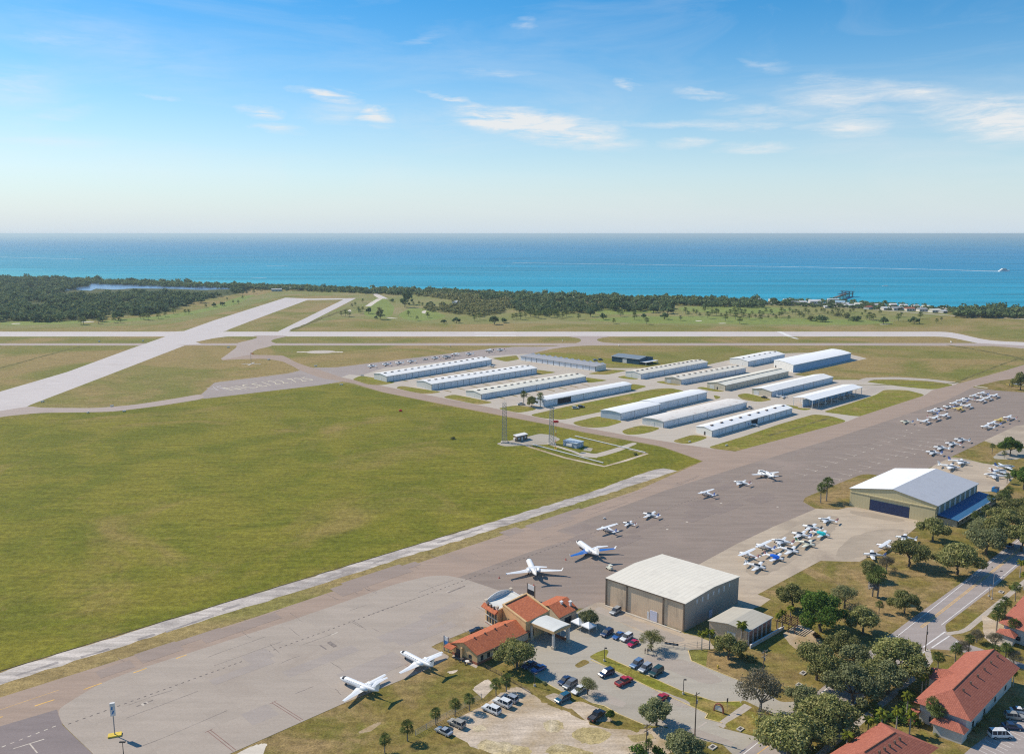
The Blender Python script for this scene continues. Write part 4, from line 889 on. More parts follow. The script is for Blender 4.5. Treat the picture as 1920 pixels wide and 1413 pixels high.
b = MB(); b.loft([[(-.01, y, 3.1), (-2.2, y, 2.6), (-2.2, y, 2.75), (-.01, y, 3.3)] for y in (W * .80, W + 1.2)]); s.build(b, 'awning', M_('tile_red'), T)
for k in range(4):
    x = Lw * (.18 + .2 * k); b = MB(); b.box(x - .2, x + .2, W * .5 - .35, W * .5 - .05, 3.4 + rise_w, 3.4 + rise_w + .5); s.build(b, 'roof_vent', M_('vent_dark'), T)
# centre block with parapets and a sloping tiled roof
s = Sub(fc); L, W = fc.L, fc.W
w = MB(); z1 = zc + 1.2
for x in (0, L): w.quad((x, 0, 0), (x, W, 0), (x, W, z1), (x, 0, zc))
w.quad((0, 0, 0), (L, 0, 0), (L, 0, zc), (0, 0, zc)); w.quad((0, W, 0), (L, W, 0), (L, W, z1), (0, W, z1)); s.build(w, 'wall', M_('stucco_tan'), T)
r = MB(); r.quad((.5, .2, zc - .1), (L - .5, .2, zc - .1), (L - .5, W - .5, z1 - .05), (.5, W - .5, z1 - .05)); r.quad((.5, .2, zc - .3), (L - .5, .2, zc - .3), (L - .5, W - .5, z1 - .25), (.5, W - .5, z1 - .25)); s.build(r, 'roof', M_('tile_red'), T)
p = MB()
for xa, xb in ((-.12, .5), (L - .5, L + .12)): p.loft([[(xa, y, z), (xb, y, z), (xb, y, z + .35), (xa, y, z + .35)] for y, z in ((-.1, zc + .003), (W + .1, z1 + .003))])
p.box(.503, L - .503, W - .5, W + .1, z1 + .003, z1 + .35); s.build(p, 'parapet', M_('stucco_tan'), T)
for k in range(2):
    b = MB(); x = L * (.12 + .14 * k); b.box(x, x + .7, -.06, .03, 1, 3.2); s.build(b, 'window', M_('window_glass'), T)
# white flat roofed block behind, with arcaded windows facing left
Wb = (U(902, 1131, 6.4) - U(929, 1142.5, 6.4)).length; z2 = 6.4; x0, x1, y0, y1 = -2.2, L - 1.5, W + .15, W + .15 + Wb * 1.05
b = MB(); b.box(x0, x1, y0, y1, 0, z2); s.build(b, 'wall', M_('stucco_tan'), T)
b = MB(); b.box(x0 + .35, x1 - .35, y0 + .35, y1 - .35, z2 + .003, z2 + .06); s.build(b, 'flat_roof', M_('membrane'), T)
b = MB(); b.box(x0, x0 + .3, y0, y1, z2 + .003, z2 + .5); b.box(x1 - .3, x1, y0, y1, z2 + .003, z2 + .5); b.box(x0 + .303, x1 - .303, y1 - .3, y1, z2 + .003, z2 + .5); s.build(b, 'parapet', M_('trim_white'), T)
b = MB(); b.loft([[(x0 - .003, y, z2 + .1), (x0 - 1.4, y, z2 - .7), (x0 - 1.4, y, z2 - .95), (x0 - .003, y, z2 - .7)] for y in (y0 - .3, y1 + .6)]); s.build(b, 'cornice', M_('tile_red'), T)
for y in (y0 + .3, y1 - .3):
    for x in (x0 + .2, x1 - .2):
        b = MB(); b.box(x - .4, x + .4, y - .4, y + .4, z2 + .51, z2 + 1.1); b.box(x - .5, x + .5, y - .5, y + .5, z2 + 1.103, z2 + 1.25); s.build(b, 'chimney', M_('stucco_pale'), T)
for k in range(3):
    y = y0 + (y1 - y0) * (k + 1) / 4; b = MB(); b.box(x0 - .5, x0 + .2, y - .25, y + .25, z2 + .1, z2 + .75); s.build(b, 'scupper', M_('post_brown'), T)
for k in range(4):
    for j in range(2):
        y = y0 + .5 + (y1 - y0 - 1) * k / 3.0 * .78; b = MB(); b.box(x0 - .06, x0 + .05, y, y + .95, .9 + 2.3 * j, 2.6 + 2.3 * j); s.build(b, 'window', M_('window_glass'), T)
b = MB(); b.box(x0 - .10, x0 + .01, y0, y1, 2.75, 3.05); b.box(x0 - .10, x0 + .01, y0, y1, .3, .75); s.build(b, 'string_course', M_('stucco_white'), T)
b = MB(); b.box(x0 - .08, x0 + .01, y0, y1, 0, .297); s.build(b, 'brick_base', M_('brick_base'), T)
# curved white parapet sail towards the apron
n = 8; b = MB(); b.loft([[(x0 + (x1 - x0) * k / n, y1 + .003, z2 + .5), (x0 + (x1 - x0) * k / n, y1 + .25, z2 + .5), (x0 + (x1 - x0) * k / n, y1 + .25, z2 + .52 + 1.3 * math.sin(math.pi * k / n)), (x0 + (x1 - x0) * k / n, y1 + .003, z2 + .52 + 1.3 * math.sin(math.pi * k / n))] for k in range(n + 1)]); s.build(b, 'curved_gable', M_('trim_white'), T)
# right wing
f2 = Frame((1049, 1156.6), (1081, 1140.6), (1021, 1139), 3.6); s = Sub(f2); L, W = f2.L, f2.W
gable_hall(s, 3.6, 1.7, '', '', '', 'stucco_pale', 'stucco_pale', 'tile_red', root=T, ov=.4, W=W * 1.35, trim='post_brown')
for x, y in ((L * .55, W * .5), (L * .85, W * .25)):
    b = MB(); b.box(x - .35, x + .35, y - .35, y + .35, 3.9, 5.6); b.box(x - .5, x + .5, y - .5, y + .5, 5.603, 5.85); s.build(b, 'chimney', M_('trim_white'), T)
b = MB(); b.box(L * .3, L * .7, -.05, .03, .2, 2.4); s.build(b, 'door', M_('window_glass'), T)
# portico
f3 = Frame((1038, 1182), (1069, 1168), (993, 1164), 6.0); s = Sub(f3); L, W = f3.L, f3.W
b = MB(); b.loft([[(L * k / 6, y, 5.75 + .3 * math.sin(math.pi * k / 6)) for k in range(7)] + [(L, y, 5.70), (0, y, 5.70)] for y in (0, W)]); s.build(b, 'portico_roof', M_('membrane'), T)
b = MB(); b.box(-.12, L + .12, -.12, .12, 4.9, 5.697); b.box(-.12, .12, .123, W - .12, 4.9, 5.697); b.box(L - .12, L + .12, .123, W - .12, 4.9, 5.697); s.build(b, 'fascia', M_('stucco_tan'), T)
for x in (.35, L - .35):
    for y in (.35, W - .35):
        b = MB(); b.box(x - .3, x + .3, y - .3, y + .3, .9, 4.897); c_ = s.build(b, 'column', M_('stucco_white'), T)
        b = MB(); b.box(x - .5, x + .5, y - .5, y + .5, 0, .897); s.build(b, 'column_base', M_('brick_base' if y < 1 else 'stucco_pale'), c_) if False else s.build(b, 'column_base', M_('stucco_pale'), T)
b = MB(); b.box(L - .2, L + .05, 1.0, W - 1, 0, .9); s.build(b, 'brick_base', M_('brick_base'), T)
for k in range(3):
    y = 1.2 + (W - 2.4) * k / 3; b = MB(); b.box(L - .1, L + .1, y + .1, y + .3, .903, 4.89); s.build(b, 'mullion', M_('stucco_white'), T)
b = MB(); b.box(-.15, L + .15, -.2, -.123, 5.2, 5.4); s.build(b, 'cornice_band', M_('stucco_tan'), T)

# villas
def villa(fr, he, rz, label, hip0=True, hip1=False, windows=4, name='villa'):
    root = fr.thing(name, label, 'house', 'red roofed villas by the road'); L, W = fr.L, fr.W; ov = .7
    i = .6; b = MB(); b.box(i, L - i, i, W - i, 0, he); fr.build(b, 'wall', M_('stucco_white'), root)
    xa = W / 2 if hip0 else -ov; xb = L - W / 2 if hip1 else L + ov
    e = [(-ov, -ov, he), (L + ov, -ov, he), (L + ov, W + ov, he), (-ov, W + ov, he)]; r = MB()
    r.add(e + [(xa, W / 2, he + rz), (xb, W / 2, he + rz)], [(0, 1, 5, 4), (2, 3, 4, 5), (3, 0, 4), (1, 2, 5), (0, 3, 2, 1)]); fr.build(r, 'roof', M_('tile_villa'), root)
    b = MB(); b.box(xa, xb, W / 2 - .12, W / 2 + .12, he + rz - .05, he + rz + .12); fr.build(b, 'ridge_cap', M_('brick_base'), root)
    for k in range(6):
        x = xa + (xb - xa) * (k + .5) / 6; b = MB(); b.box(x - .2, x + .2, W / 2 - 1.9, W / 2 - 1.5, he + rz * .72, he + rz * .72 + .75); fr.build(b, 'roof_vent', M_('vent_dark'), root)
    for st in range(max(1, int(he // 3))):
        for k in range(windows):
            x = L * (k + .7) / (windows + .4); b = MB(); b.box(x - .6, x + .6, i - .05, i + .04, 1 + 2.8 * st, 2.3 + 2.8 * st); wd = fr.build(b, 'window', M_('window_glass'), root)
        for k in range(2):
            y = W * (.3 + .4 * k); b = MB(); b.box(i - .05, i + .04, y - .6, y + .6, 1 + 2.8 * st, 2.3 + 2.8 * st); fr.build(b, 'window', M_('window_glass'), root)
    return root
fr = Frame((1816.5, 1348), (1905.5, 1251.7), (1719, 1314.4), 5.4); L, W = fr.L, fr.W
v = villa(fr, 5.4, 3.2, 'whole villa with a red hip roof and roof vents beside the car park')
b = MB(); b.add([(L * .42, W + .6, 5.45), (L * .62, W + .6, 5.45), (L * .52, W + .6, 7.0), (L * .42, W + 3.2, 5.0), (L * .62, W + 3.2, 5.0), (L * .52, W + 3.4, 6.5), (L * .52, W * .72, 7.05), (L * .38, W * .9, 5.5), (L * .66, W * .9, 5.5)], [(3, 4, 5), (3, 5, 6, 7), (4, 8, 6, 5)]); fr.build(b, 'gable_roof', M_('tile_villa'), v)
b = MB(); b.box(L * .44, L * .6, W - .6, W + 2.7, 0, 5.0); fr.build(b, 'porch', M_('stucco_white'), v)
b = MB(); b.add([(-3.6, -.4, 3.1), (-.2, -.4, 3.1), (-.2, W * .62, 3.1), (-3.6, W * .62, 3.1), (-1.4, 1.6, 4.4), (-1.4, W * .45, 4.4), ], [(0, 1, 4), (1, 2, 5, 4), (2, 3, 5), (3, 0, 4, 5), (0, 3, 2, 1)]); fr.build(b, 'porch_roof', M_('tile_villa'), v)
b = MB(); b.box(-3, .5, .2, W * .56, 0, 3.07); fr.build(b, 'porch', M_('stucco_white'), v)
b = MB(); b.box(-2.9, 0, W * .9, W * 1.08, 3.0, 3.5); b.box(-2.6, -2.3, W * .93, W * .96, 0, 2.997); b.box(-2.6, -2.3, W * 1.02, W * 1.05, 0, 2.997); fr.build(b, 'entry_canopy', M_('tile_villa'), v)
fr = Frame((1771, 1447), (1880, 1330), (1640, 1410), 5.2)
fr = Frame((1735, 1460), (1790, 1408), (1600, 1412), 5.2)
o_ = U(1750, 1400, 4.6)
fr = Frame((1640, 1478), (1752, 1400), (1540, 1428), 4.6)
villa(fr, 4.6, 3.2, 'red roofed villa cut off by the bottom edge of the photo', hip0=True, hip1=True)
fr = Frame((1990, 1205), (2060, 1110), (1878, 1167), 5.0); L, W = fr.L, fr.W
v = villa(fr, 5.0, 3.2, 'red roofed villa with pale walls at the right edge beside the sidewalk', hip0=True, hip1=True)
b = MB(); b.add([(-3.4, W * .70, 3.0), (0.2, W * .70, 3.0), (.2, W + .5, 3.0), (-3.4, W + .5, 3.0), (-.6, W * .84, 4.2)], [(0, 1, 4), (1, 2, 4), (2, 3, 4), (3, 0, 4), (0, 3, 2, 1)]); fr.build(b, 'porch_roof', M_('tile_villa'), v)
b = MB(); b.box(-2.8, .55, W * .74, W * .98, 0, 2.97); fr.build(b, 'porch', M_('stucco_white'), v)

# ------------------------------------------------------------------ masts, signs, poles, small structures
def mast(base, top_y, label):
    p = U(*base); h = rise(base, top_y); root = thing('lattice_mast', label, 'mast', p); wb, wt = 1.5, 1.0
    b = MB(); c = [(-1, -1), (1, -1), (1, 1), (-1, 1)]
    n = 12
    for sx_, sy_ in c: b.tube((sx_ * wb, sy_ * wb, 0), (sx_ * wt, sy_ * wt, h), .13, .10, 5)
    fr_ = lambda k: (wb + (wt - wb) * k / n, h * k / n)
    for k in range(n):
        w0, z0 = fr_(k); w1, z1_ = fr_(k + 1)
        for i in range(4):
            a, d = c[i], c[(i + 1) % 4]
            b.tube((a[0] * w0, a[1] * w0, z0), (d[0] * w1, d[1] * w1, z1_), .07, .07, 4); b.tube((d[0] * w0, d[1] * w0, z0), (a[0] * w1, a[1] * w1, z1_), .07, .07, 4)
            b.tube((a[0] * w1, a[1] * w1, z1_), (d[0] * w1, d[1] * w1, z1_), .06, .06, 4)
    b.build('lattice', M_('steel_galv'), root)
    b = MB(); 
    for i in range(4): b.tube((c[i][0] * wt, c[i][1] * wt, h), (c[i][0] * wt * .8, c[i][1] * wt * .8, h + 1.4), .05, .03, 4)
    b.tube((0, 0, h), (0, 0, h + 1.8), .08, .04, 5); b.build('antenna', M_('trim_white'), root)
    b = MB(); b.box(-2.2, 2.2, -2.2, 2.2, .05, .4); b.build('base', M_('concrete_base'), root)
mast((946, 829), 756, 'grey lattice radio mast standing alone at the left end of the gravel pad')
mast((1034, 832), 765, 'grey lattice radio mast next to the red topped pole')
p = U(1042, 842); h = rise((1042, 842), 792); root = thing('beacon_pole', 'thin pole with a red topped beacon beside the second lattice mast', 'beacon', p)
b = MB()
for k in range(8): b.tube((0, 0, h * k / 8), (0, 0, h * (k + 1) / 8), .16, .15, 6, k % 2)
b.build('pole', [M_('red_paint'), M_('trim_white')], root)
b = MB(); b.box(-1.1, 1.1, -.5, .5, h, h + 1.2); b.tube((-1.6, 0, h + .6), (1.6, 0, h + .6), .35, .35, 8); b.build('beacon_head', M_('red_paint'), root)
b = MB(); b.box(-.8, .8, -.8, .8, .02, .5); b.build('base', M_('yellow_paint'), root)
def shelter(A, B, C, top, label, wall, roof):
    fr = Frame(A, B, C); h = rise(A, top); root = fr.thing('equipment_shelter', label, 'shelter'); L, W = fr.L, fr.W
    b = MB(); b.box(0, L, 0, W, 0, h); fr.build(b, 'wall', M_(wall), root)
    b = MB(); b.box(-.3, L + .3, -.3, W + .3, h + .003, h + .3); fr.build(b, 'roof', M_(roof), root)
    for k in range(3):
        b = MB(); x = L * (.2 + .3 * k); b.box(x - .5, x + .5, -.06, .03, .1 if k == 1 else 1.2, 2.2); fr.build(b, 'door' if k == 1 else 'window', M_('trim_white'), root)
    b = MB(); b.box(-.9, -.003, W * .3, W * .7, .8, 2.0); fr.build(b, 'air_unit', M_('trim_white'), root)
shelter((969, 828), (989, 823.5), (963, 825), 818.5, 'small dark walled shelter with a white roof beside the left lattice mast', 'post_brown', 'trim_white')
shelter((1081, 841), (1094, 836.5), (1056, 835), 832, 'blue grey equipment shelter with a pale roof in the mast compound', 'wall_bluegrey', 'roof_ash')
for A, B, lb in (((998.6, 834), (1131, 868.5), 'long low white pipe rail on the field side of the mast compound'), ((1078, 818), (1210, 849), 'long low white pipe rail on the taxiway side of the mast compound')):
    a, b_ = U(*A), U(*B); root = thing('pipe_rail', lb, 'rail', a, math.atan2(b_.y - a.y, b_.x - a.x)); L = (b_ - a).length
    b = MB(); b.box(0, L, -.28, .28, .25, .6); b.build('rail', M_('trim_white'), root)
    for k in range(12): q = MB(); x = L * (k + .5) / 12; q.box(x - .1, x + .1, -.1, .1, 0, .25); q.build('post', M_('concrete_base'), root)

def pole_lamp(base, top_y, label, heads=1, name='light_pole', mt='post_dark', arm=0.0):
    p = U(*base); h = rise(base, top_y); root = thing(name, label, 'lamp post', p)
    b = MB(); b.tube((0, 0, 0), (0, 0, h), .11, .07, 6); b.build('pole', M_(mt), root)
    for k in range(heads):
        sg = 1 if k == 0 else -1; b = MB()
        if arm: b.tube((0, 0, h - .1), (sg * arm, 0, h + .3), .06, .05, 5)
        x = sg * (arm or .35); b.box(x - .35, x + .35, -.2, .2, h + (.3 if arm else 0), h + (.5 if arm else .25)); b.build('lamp_head', M_('post_dark'), root)
    b = MB(); b.tube((0, 0, 0), (0, 0, .6), .35, .3, 10); b.build('base', M_('concrete_base'), root)
pole_lamp((1133, 1239), 1215, 'brown light pole at the narrow end of the grass median')
pole_lamp((1281, 1301), 1274, 'light pole standing midway along the grass median')
pole_lamp((1002.5, 1286), 1263, 'light pole by the lawn kerb near the shaded blue car')
pole_lamp((232, 1418), 1391, 'twin headed light pole at the bottom edge of the apron', 2)
pole_lamp((1859.6, 1123), 1072, 'tall grey street light beside the tree shaded road', 1, 'street_light', 'steel_galv', 2.2)
pole_lamp((1854, 1118), 1097, 'short grey pole with a pale head next to the tall street light', 1, 'street_light', 'steel_galv', 0)
def utility(base, top_y, label, arms=1):
    p = U(*base); h = rise(base, top_y); root = thing('utility_pole', label, 'utility pole', p, R(40))
    b = MB(); b.tube((0, 0, 0), (0, 0, h), .17, .11, 7); b.build('pole', M_('wood_pole'), root)
    for k in range(arms):
        b = MB(); z = h - .5 - 1.1 * k; b.box(-1.2, 1.2, -.16, -.06, z - .07, z + .07); ca = b.build('crossarm', M_('wood_pole'), root)
        for x in (-1.1, -.55, .55, 1.1): q = MB(); q.tube((x, -.11, z + .073), (x, -.11, z + .3), .05, .04, 6); q.build('insulator', M_('trim_white'), ca)
    b = MB(); b.tube((.3, 0, h - 3.0), (.3, 0, h - 2.1), .22, .22, 8); b.build('transformer', M_('steel_galv'), root)
utility((1302.7, 1380), 1297, 'tall bare wooden utility pole in front of the grass median', 1)
utility((1211.5, 1412), 1356, 'wooden utility pole with crossarms beside the dirt lot', 2)
utility((1427, 1330), 1218, 'utility pole with a pale transformer rising through the tall thin tree', 2)
utility((1735, 1220), 1171, 'dark plain pole at the road junction', 0)
# wires between the poles
def wire(a, b, za, zb, label):
    A, B = U(*a), U(*b); A.z, B.z = za, zb; n = 14; P = []
    for k in range(n + 1):
        q = k / n; v = A.lerp(B, q); v.z -= 1.2 * 4 * q * (1 - q); P.append(v)
    m_ = MB()
    for p, q in zip(P, P[1:]): m_.tube(p, q, .025, .025, 3)
    return tag(m_.build('power_line', M_('post_dark')), label, 'power line')

# signs
def pylon(base, top_y, label, name='pylon_sign'):
    p = U(*base); h = rise(base, top_y); root = thing(name, label, 'sign', p, R(20))
    b = MB(); b.tube((0, 0, .4), (0, 0, h * .62), .13, .13, 8); b.build('pole', M_('steel_galv'), root)
    b = MB(); b.prism([(-.55, -.3), (.55, -.3), (.55, .3), (-.55, .3)], h * .62, h); b.build('sign_box', M_('trim_white'), root)
    b = MB()
    for s_ in (-1, 1):
        y = s_ * .303; z = h * .68; b.add([(-.32, y, z), (.1, y, z), (.38, y, z + .9), (.05, y, z + .9)], [(0, 1, 2, 3)]); b.add([(-.38, y, z + 1.2), (0, y, z + 1.0), (.1, y, z + 1.9), (-.2, y, z + 2.0)], [(0, 1, 2, 3)])
    b.build('emblem', M_('sign_blue'), root)
    b = MB(); b.box(-1.5, 1.5, -.8, .8, .03, .42); b.build('base', M_('yellow_paint'), root)
pylon((215.5, 1378.5), 1317, 'tall white pylon sign on a yellow base standing on the open apron')
def board(A, B, z0, z1, label, cols, name='billboard', back='navy_panel', post='post_brown'):
    a, b_ = U(*A), U(*B); root = thing(name, label, 'sign', a, math.atan2(b_.y - a.y, b_.x - a.x)); L = (b_ - a).length
    for x in (0, L): b = MB(); b.box(x - .14, x + .14, -.14, .14, 0, z1 + .15); b.build('post', M_(post), root)
    n = len(cols)
    for k, c in enumerate(cols):
        za = z0 + (z1 - z0) * k / n; zb = z0 + (z1 - z0) * (k + 1) / n; b = MB(); b.box(.16, L - .16, -.08, .08, za, zb - .003); b.build('panel', M_(c), root)
board((989, 1122), (1002.5, 1128), 2.0, 5.4, 'two post billboard with white top and dark panel behind the terminal', ['opening_dark', 'trim_white'])
board((833, 1219), (841, 1222.5), 2.2, 4.6, 'white and blue two post sign on the grass corner by the apron', ['sign_blue', 'trim_white'], 'apron_sign', post='steel_galv')
# arched entrance sign
a = U(1338, 1331); b_ = U(1357, 1338); root = thing('entrance_sign', 'brown and white arched monument sign at the end of the grass median', 'sign', a, math.atan2(b_.y - a.y, b_.x - a.x)); L = (b_ - a).length
n = 12; b = MB(); out = [(L / 2 - (L / 2) * math.cos(math.pi * k / n), .6 + 1.9 * math.sin(math.pi * k / n)) for k in range(n + 1)]; inn = [(L / 2 - (L / 2 - .3) * math.cos(math.pi * k / n), .6 + 1.6 * math.sin(math.pi * k / n)) for k in range(n + 1)]
b.loft([[(o_[0], -.2, o_[1]), (o_[0], .2, o_[1]), (i_[0], .2, i_[1]), (i_[0], -.2, i_[1])] for o_, i_ in zip(out, inn)]); b.box(0, .3, -.2, .2, 0, .6); b.box(L - .3, L, -.2, .2, 0, .6); b.build('arch', M_('brick_base'), root)
b = MB(); b.box(.3, L - .3, -.1, .1, .5, 1.7); b.build('panel', M_('trim_white'), root)
root = thing('parking_sign', 'small plain sign on a thin post by the monument sign', 'sign', U(1363, 1333), R(40)); b = MB(); b.tube((0, 0, 0), (0, 0, 3.6), .05, .05, 5); b.build('post', M_('steel_galv'), root)
b = MB(); b.box(-.3, .3, -.03, .03, 2.5, 3.7); b.build('panel', M_('post_dark'), root)
# fences
def fence(px, label, h=1.8, step=3.0, m='steel_galv', cat='fence', rails=2):
    P = [U(*p) for p in px]; o0 = P[0]; root = thing('fence', label, cat, o0); rb = MB(); n = 0
    for p, q in zip(P, P[1:]):
        L = (q - p).length; k = max(1, int(L / step)); a, c = p - o0, q - o0
        for i in range(k + (1 if q is P[-1] else 0)):
            v = a.lerp(c, i / k); b = MB(); b.tube(v, v + Vector((0, 0, h)), .07, .07, 5); b.build('post', M_(m), root)
        for j in range(rails): z = h * (.15 + .8 * j / max(1, rails - 1)); rb.tube(a + Vector((0, 0, z)), c + Vector((0, 0, z)), .035, .035, 4)
    rb.build('rails', M_(m), root)
fence([(779, 1379), (800, 1367), (820, 1355), (838, 1345), (872, 1326), (903, 1310)], 'grey post and wire fence behind the row of small palms', 1.6, 2.4, rails=4)
fence([(897, 1246), (930, 1262), (962, 1280), (992, 1298)], 'tan wire fence from the terminal gable towards the dirt lot', 1.2, 2.2, 'wood_pole', rails=4)
fence([(1241, 1210), (1262, 1213), (1284, 1217), (1307, 1213), (1330, 1218)], 'chain link fence and gate by the tan hangar parking area', 1.9, 2.4, rails=4)
a, b_ = U(1246, 1212), U(1272, 1216); root = thing('fence_banner', 'dark striped banner hung on the chain link gate', 'banner', a, math.atan2(b_.y - a.y, b_.x - a.x)); b = MB(); L = (b_ - a).length
b.box(0, L, -.2, -.14, 1.0, 1.7); b.build('banner_sheet', M_('opening_dark'), root); b = MB()
for k in range(9): x = L * (.06 + .1 * k); b.box(x, x + L * .05, -.206, -.203, 1.2, 1.5)
b.build('banner_pattern', M_('trim_white'), root)
# tents
for q, lb in (((1085, 1177), 'white canopy tent nearest the portico'), ((1103.5, 1184), 'white canopy tent next to the shaded blue cars')):
    p = U(*q); root = thing('canopy_tent', lb, 'tent', p, R(43)); s_ = 1.75; b = MB()
    b.add([(-s_, -s_, 2.3), (s_, -s_, 2.3), (s_, s_, 2.3), (-s_, s_, 2.3), (0, 0, 3.4)] + [(-s_, -s_, 2.0), (s_, -s_, 2.0), (s_, s_, 2.0), (-s_, s_, 2.0)], [(0, 1, 4), (1, 2, 4), (2, 3, 4), (3, 0, 4), (0, 5, 6, 1), (1, 6, 7, 2), (2, 7, 8, 3), (3, 8, 5, 0)]); b.build('canopy', M_('canvas_white'), root, fix=False)
    for x in (-s_, s_):
        for y in (-s_, s_): b = MB(); b.tube((x * .97, y * .97, 0), (x * .97, y * .97, 2.3), .05, .05, 5); b.build('leg', M_('trim_white'), root)
# patio tables by the gable end
for k, q in enumerate(((857, 1233), (866, 1238), (876, 1243))):
    p = U(*q); root = thing('patio_table', ['dark patio table farthest left at the terminal gable end', 'dark patio table in the middle of the terminal patio', 'pale patio table nearest the terminal corner'][k], 'table', p, R(30 * k), 'patio tables')
    b = MB(); b.tube((0, 0, .7), (0, 0, .76), .65, .65, 12); b.build('table_top', M_('post_dark' if k < 2 else 'trim_white'), root); b = MB(); b.tube((0, 0, 0), (0, 0, .7), .08, .06, 6); b.build('leg', M_('post_dark'), root)
    for j in range(3):
        a = j * 2.1; b = MB(); x, y = 1.1 * math.cos(a), 1.1 * math.sin(a); b.box(x - .22, x + .22, y - .22, y + .22, .4, .46); b.box(x - .22, x + .22, y + .2, y + .25, .46, .9); b.tube((x, y, 0), (x, y, .4), .12, .12, 5)
        tag(b.build('patio_chair', M_('post_dark')), 'dark patio chair at a terminal table', 'chair', 'patio chairs').location = p
sheet('patio', [(847, 1230), (851, 1226), (897, 1246), (893, 1252)], 'sidewalk_concrete')
# dumpster, hydrant, drain lids
p = U(1866, 921); root = thing('dumpster', 'blue dumpster box behind the blue lean-to', 'dumpster', p, R(43)); b = MB(); b.prism([(-1.6, -1.2), (1.6, -1.2), (1.6, 1.2), (-1.6, 1.2)], .15, 2.0); b.build('body', M_('sign_blue'), root)
b = MB(); b.box(-1.65, 1.65, -1.25, .4, 2.003, 2.15); b.build('lid', M_('post_dark'), root)
for k in (-1.1, 1.1): b = MB(); b.box(k - .15, k + .15, -1.0, 1.0, 0, .148); b.build('skid', M_('post_dark'), root)
p = U(1346, 1252); root = thing('hydrant', 'yellow hydrant post on the grass beside the parking lot kerb', 'hydrant', p); b = MB(); b.tube((0, 0, 0), (0, 0, .8), .22, .18, 8); b.tube((0, 0, .8), (0, 0, 1.05), .2, .05, 8); b.tube((-.35, 0, .55), (.35, 0, .55), .09, .09, 6); b.build('body', M_('yellow_paint'), root)
def lid(q, s_, label, rot=43):
    p = U(*q); b = MB(); b.prism([(-s_, -s_ * .7), (s_, -s_ * .7), (s_, s_ * .7), (-s_, s_ * .7)], .02, .32); b.prism([(-s_ * .6, -s_ * .35), (s_ * .6, -s_ * .35), (s_ * .6, s_ * .35), (-s_ * .6, s_ * .35)], .323, .36, 1)
    o = b.build('drain_box', [M_('concrete_base'), M_('post_dark')]); o.location = p; o.rotation_euler.z = R(rot); tag(o, label, 'drain', 'concrete drain boxes')
lid((1506, 1262), 1.0, 'square white drain frame on the grass by the round tree'); lid((1336, 1401), 1.0, 'pale drain box on the grass tip at the bottom driveway'); lid((1498, 1284), .9, 'flat pale drain slab on the grass near the driveway'); lid((1388, 1367), .9, 'pale drain slab on the triangular verge beside the sidewalk'); lid((1877, 1110), 1.0, 'oval drain frame on the grass right of the road')
# ------------------------------------------------------------------ aircraft (nose +X, port +Y)
mat('plane_white', (0.80, 0.80, 0.79), 0.3, 0.03, 0.8, 0.5)
mat('plane_grey', (0.42, 0.44, 0.46), 0.4, 0.05, 0.8, 0.4)
mat('plane_yellow', (0.72, 0.50, 0.07), 0.35, 0.05, 0.8, 0.5)
mat('plane_cream', (0.74, 0.72, 0.58), 0.35, 0.05, 0.8, 0.5)
mat('trim_blue', (0.12, 0.18, 0.42), 0.35, 0.05, 1.0, 0.5)
mat('trim_red', (0.46, 0.22, 0.19), 0.35, 0.05, 1.0, 0.5)
mat('trim_green', (0.06, 0.22, 0.14), 0.35, 0.05, 1.0, 0.5)
mat('wing_blue', (0.025, 0.15, 0.50), 0.3, 0.05, 0.5, 0.5)
mat('cover_blue', (0.01, 0.13, 0.62), 0.8, 0.12, 1.2, 0.2)
mat('cover_teal', (0.02, 0.48, 0.50), 0.8, 0.12, 1.2, 0.2)
mat('cover_grey', (0.30, 0.32, 0.34), 0.8, 0.12, 1.2, 0.2)
mat('metal_dark', (0.06, 0.06, 0.065), 0.5, 0.1, 1.0, 0.4)
PW, PG = 'plane_white', 'window_glass'
def ring(x, zc, ry, rz, n=10, a0=0.0, a1=2 * math.pi, k=1.0, closed=True):
    N = n if closed else n + 1
    return [(x, ry * k * math.cos(a0 + (a1 - a0) * i / n), zc + rz * k * math.sin(a0 + (a1 - a0) * i / n)) for i in range(N)]
def tubebody(st, n=10): b = MB(); b.loft([ring(*s, n=n) for s in st]); return b
def bandbody(st, a0, a1, k=1.03, n=6):
    b = MB(); rs = [ring(*s, n=n, a0=a0, a1=a1, k=k, closed=False) for s in st]; N = n + 1; vs = [p for r in rs for p in r]
    b.add(vs, [(j * N + i, j * N + i + 1, (j + 1) * N + i + 1, (j + 1) * N + i) for j in range(len(rs) - 1) for i in range(n)]); return b
def airfoil(x, y, z, c, th):
    return [(x + c * .5, y, z), (x + c * .3, y, z + th * .8), (x, y, z + th), (x - c * .5, y, z + th * .1), (x - c * .5, y, z - th * .02), (x, y, z - th * .35), (x + c * .3, y, z - th * .3)]
def wing_mb(secs, mirror=True):
    b = MB(); b.loft([airfoil(*s) for s in secs])
    if mirror: b.loft([airfoil(s[0], -s[1], *s[2:]) for s in secs])
    return b
def fin_mb(root_, tip, th=.12):
    (xa, xb, z0), (xc, xd, z1) = root_, tip; b = MB()
    b.loft([[(xa, 0, z0), ((xa + xb) / 2, th, z0), (xb, 0, z0), ((xa + xb) / 2, -th, z0)], [(xc, 0, z1), ((xc + xd) / 2, th * .6, z1), (xd, 0, z1), ((xc + xd) / 2, -th * .6, z1)]]); return b
def wheel(root, x, y, r=.22, z1=1.0):
    b = MB(); b.tube((x, y - .08, r), (x, y + .08, r), r, r, 10); w = b.build('wheel', M_('black_rubber'), root); q = MB(); q.tube((x, y, r), (x * .97, y * .7, z1), .05, .06, 5); q.build('strut', M_('plane_grey'), w)
